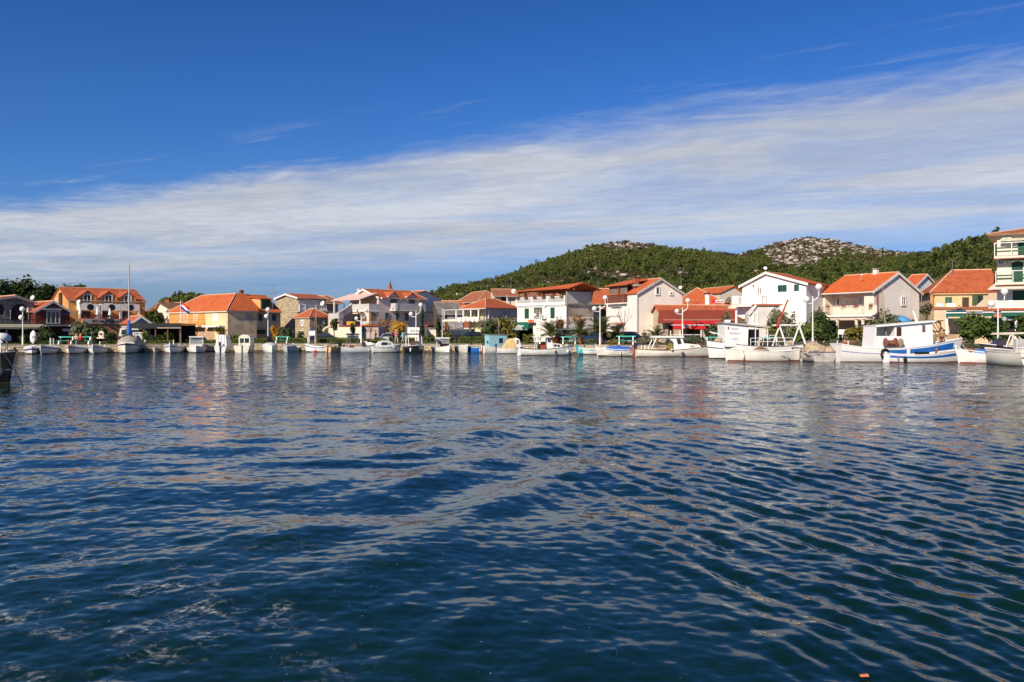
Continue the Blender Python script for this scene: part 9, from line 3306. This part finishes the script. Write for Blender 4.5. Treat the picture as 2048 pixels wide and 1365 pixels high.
# ------------------------------------------------------------------ people
def person(loc, rz, label, shirt, trousers, pose='stand', hair=None, scale=1.0, hat=None):
	J = {'pelvis': (0, 0, .95), 'spine': (0, -.01, 1.15), 'chest': (0, 0, 1.34), 'neck': (0, 0, 1.48), 'head': (0, .03, 1.56), 'crown': (0, .03, 1.72)}
	for s_, n in ((-1, 'l'), (1, 'r')):
		J['hip' + n] = (s_ * .10, 0, .92)
		J['knee' + n] = (s_ * .11, .02, .50)
		J['ankle' + n] = (s_ * .12, -.02, .09)
		J['toe' + n] = (s_ * .14, .15, .04)
		J['sh' + n] = (s_ * .19, 0, 1.40)
		J['el' + n] = (s_ * .25, -.03, 1.12)
		J['wr' + n] = (s_ * .24, .08, .88)
		J['hand' + n] = (s_ * .23, .11, .79)
	if pose == 'sit':
		for k in J:
			if k[:-1] not in ('knee', 'ankle', 'toe', 'hip'):
				J[k] = (J[k][0], J[k][1], J[k][2] - .45)
		for s_, n in ((-1, 'l'), (1, 'r')):
			J['hip' + n] = (s_ * .10, .04, .47)
			J['knee' + n] = (s_ * .14, .46, .50)
			J['ankle' + n] = (s_ * .14, .48, .09)
			J['toe' + n] = (s_ * .15, .64, .04)
			J['wr' + n] = (s_ * .16, .28, .58)
			J['hand' + n] = (s_ * .13, .36, .56)
	elif pose == 'walk':
		J['kneel'] = (-.11, .16, .52); J['anklel'] = (-.11, .24, .10); J['toel'] = (-.12, .40, .06)
		J['kneer'] = (.11, -.02, .50); J['ankler'] = (.11, -.28, .14); J['toer'] = (.12, -.14, .05)
		J['wrl'] = (-.26, -.12, .90); J['handl'] = (-.26, -.12, .80)
		J['wrr'] = (.26, .22, .95); J['handr'] = (.25, .28, .87)
	elif pose == 'bend':
		for k, (y, z) in {'spine': (.12, 1.10), 'chest': (.30, 1.18), 'neck': (.44, 1.18), 'head': (.52, 1.16), 'crown': (.66, 1.20), 'shl': (.34, 1.20), 'shr': (.34, 1.20), 'ell': (.42, .95), 'elr': (.42, .95), 'wrl': (.50, .74), 'wrr': (.50, .74), 'handl': (.52, .66), 'handr': (.52, .66)}.items():
			J[k] = (J[k][0], y, z)
	R_ = {'pelvis': .15, 'spine': .135, 'chest': .155, 'neck': .062, 'head': .092, 'crown': .075, 'hip': .095, 'knee': .062, 'ankle': .045, 'toe': .035, 'sh': .075, 'el': .046, 'wr': .034, 'hand': .040}
	E = [('pelvis', 'spine'), ('spine', 'chest'), ('chest', 'neck'), ('neck', 'head'), ('head', 'crown')]
	for n in 'lr':
		E += [('pelvis', 'hip' + n), ('hip' + n, 'knee' + n), ('knee' + n, 'ankle' + n), ('ankle' + n, 'toe' + n), ('chest', 'sh' + n), ('sh' + n, 'el' + n), ('el' + n, 'wr' + n), ('wr' + n, 'hand' + n)]
	names = list(J)
	me = bpy.data.meshes.new('body')
	me.from_pydata([J[k] for k in names], [(names.index(a), names.index(b_)) for a, b_ in E], [])
	o = bpy.data.objects.new('body', me)
	C.objects.link(o)
	o.modifiers.new('skin', 'SKIN')
	sub = o.modifiers.new('sub', 'SUBSURF')
	sub.levels = 1
	if not me.skin_vertices:
		bpy.context.view_layer.objects.active = o
		import bmesh
		bm = bmesh.new(); bm.from_mesh(me); bm.verts.layers.skin.verify(); bm.to_mesh(me); bm.free()
	for i, k in enumerate(names):
		r = R_.get(k, R_.get(k[:-1]))
		me.skin_vertices[0].data[i].radius = (r, r * (.8 if k in ('chest', 'spine', 'pelvis') else 1))
		me.skin_vertices[0].data[i].use_root = (k == 'pelvis')
	bpy.context.view_layer.update()
	dg = bpy.context.evaluated_depsgraph_get()
	m2 = bpy.data.meshes.new_from_object(o.evaluated_get(dg))
	C.objects.unlink(o)
	bpy.data.objects.remove(o)
	m2.materials.clear()
	for m_ in (M_SKIN, shirt, trousers, M_BLACK):
		m2.materials.append(m_)
	key = {'pelvis': 2, 'spine': 1, 'chest': 1, 'neck': 0, 'head': 0, 'crown': 0, 'hip': 2, 'knee': 2, 'ankle': 2, 'toe': 3, 'sh': 1, 'el': 1, 'wr': 1, 'hand': 0}
	jv = np.array([J[k] for k in names])
	for p in m2.polygons:
		c = np.array(p.center)
		k = names[int(np.argmin(((jv - c) ** 2).sum(1)))]
		p.material_index = key.get(k, key.get(k[:-1], 1))
		p.use_smooth = True
	e = empty('person', loc, rz, label, 'person', 'people on the waterfront')
	e.scale = (scale,) * 3
	b_ = bpy.data.objects.new('body', m2)
	C.objects.link(b_)
	b_.parent = e
	hd = Vector(J['head']).lerp(Vector(J['crown']), .55)
	mb = MB()
	mb.smooth = True
	mb.ball((hd.x, hd.y - .02, hd.z + .025), .108, 12)
	mb.v = [(v[0], v[1] if v[1] < hd.y + .04 else hd.y + .04, max(v[2], hd.z - .05 + (v[1] - hd.y) * .8)) for v in mb.v]
	mb.build('hair', hair or M_HAIR, e)
	f = MB()
	f.ball((hd.x - .035, hd.y + .088, hd.z - .03), .012, 6)
	f.ball((hd.x + .035, hd.y + .088, hd.z - .03), .012, 6)
	f.build('eyes', M_BLACK, e)
	MB().hexa([(hd.x - .015, hd.y + .08, hd.z - .075), (hd.x + .015, hd.y + .08, hd.z - .075), (hd.x, hd.y + .08, hd.z - .03)], [(hd.x - .008, hd.y + .115, hd.z - .07), (hd.x + .008, hd.y + .115, hd.z - .07), (hd.x, hd.y + .095, hd.z - .035)]).build('nose', M_SKIN, e)
	if hat:
		MB().lathe([(.19, hd.z + .05), (.12, hd.z + .06), (.11, hd.z + .14), (.01, hd.z + .16)], 12, (hd.x, hd.y, 0)).build('hat', hat, e)
	return e

def fab(n, c): return mat('cloth_' + n, c, .85, .15, 4)

def pp(px, off, dz=0.0):
	Y = QY(px, off)
	return (X(px, Y), Y, QZ + .04 + dz)

person(pp(161, 4.25, .02), math.pi, 'person in a red top sitting on the second green bench', fab('red', (.5, .03, .04)), fab('dark', (.03, .03, .04)), 'sit', mat('fair_hair', (.45, .32, .16), .7))
person(pp(152, 4.25, .02), math.pi * .95, 'fair haired person in a beige top sitting beside the person in red', fab('beige', (.50, .36, .2)), fab('dark', (.03, .03, .04)), 'sit', mat('fair_hair', (.45, .32, .16), .7))
person(pp(184, 3.0), math.pi * .6, 'person in dark clothes standing near the boat with two white posts', fab('slate', (.05, .06, .08)), fab('grey', (.16, .16, .17)), 'stand', scale=.95)
person(pp(793, 3.4), .6, 'walking person in a pink shirt and pale trousers in front of the silver car', fab('pink', (.62, .26, .22)), fab('pale', (.5, .48, .45)), 'walk', hat=M_WPAINT)
person(pp(787, 4.2), .9, 'person in a dark red coat walking beside the one in pink', fab('maroon', (.20, .02, .03)), fab('dark', (.03, .03, .04)), 'walk')
person(pp(805, 6.8), -.9, 'person in a turquoise and white top partly hidden by the hedge', fab('turq', (.12, .5, .55)), fab('pale', (.5, .48, .45)), 'walk')
person(pp(751, 6.8), 1.2, 'person in an orange top with a white bag behind the low shrub', fab('orange', (.60, .22, .08)), fab('pale', (.5, .48, .45)), 'stand')
person(pp(1288.5, 5.0), math.pi, 'person in a dark brown jacket standing behind the wide dome shrub', fab('brown', (.05, .035, .025)), fab('dark', (.03, .03, .04)), 'stand')
person(pp(1358, 12.0), math.pi * .9, 'person in black seated under the red awning', fab('black', (.012, .012, .015)), fab('black', (.012, .012, .015)), 'stand', scale=.9)
Yn = F * HC / (713.0 - HOR)
person((X(1271, Yn), Yn - .1, .36), 2.0, 'man in a navy top sitting on the stern of the white boat with brown trim', fab('navy', (.012, .022, .07)), fab('rust', (.20, .06, .035)), 'sit', scale=1.05)
Yn = F * HC / (705.2 - HOR)
person((X(881, Yn), Yn - .8, .42), 2.2, 'man in a blue shirt bending over in the fishing boat with the green top', fab('denim', (.10, .14, .25)), fab('dark', (.03, .03, .04)), 'bend', scale=.9)
Yn = F * HC / (723.2 - HOR)
person((X(1884, Yn), Yn, 1.05), math.pi * .75, 'man in a tan jacket standing on the fore deck of the blue banded boat', fab('tan', (.30, .19, .09)), fab('wine', (.12, .04, .04)), 'stand', scale=1.0)
Yn = 95.5
person((X(1919, Yn), Yn, Z(634, Yn)), math.pi, 'person with dark red hair at a blue table on the terrace of the yellow house', fab('black', (.012, .012, .015)), fab('dark', (.03, .03, .04)), 'sit', mat('red_hair', (.12, .03, .015), .7))
e = empty('table', (X(1917, Yn - .8), Yn - .8, Z(634, Yn)), 0, 'small table with a blue cloth on the terrace of the yellow house', 'table')
MB().box(-.6, -.4, .70, .6, .4, .74).build('blue_cloth', mat('cloth_blue', (.06, .10, .5), .8), e)
for sx in (-.5, .5):
	for sy in (-.3, .3):
		MB().tube([(sx, sy, 0), (sx, sy, .7)], .03, 5).build('leg', M_WPAINT, e)

for px, py, Y, h_, lab in ((1196, 583, 119, 1.6, 'thin aerial on the wedged red roof beside the tall gable'), (1362, 570, 120, 1.5, 'thin aerial behind the dish of the tall gabled house'), (1022, 575, 150, 1.8, 'tall aerial behind the wooden pergola roof'),
						   (1905, 545, 104, 1.5, 'thin aerial on the ridge of the yellow house'), (240, 582, 124, 1.4, 'thin aerial on the guest house ridge')):
	e = empty('aerial', P(px, py, Y), 0, lab, 'aerial', 'aerials on the roofs')
	MB().tube([(0, 0, -1.2), (0, 0, h_)], .03, 5).build('mast', M_METAL, e)
	q = MB().tube([(-.45, 0, h_ - .05), (.45, 0, h_ - .05)], .018, 4)
	for k in range(5):
		q.tube([(-.45 + .22 * k, -.3, h_ - .05), (-.45 + .22 * k, .3, h_ - .05)], .012, 3)
	q.build('antenna_rods', M_METAL, e)
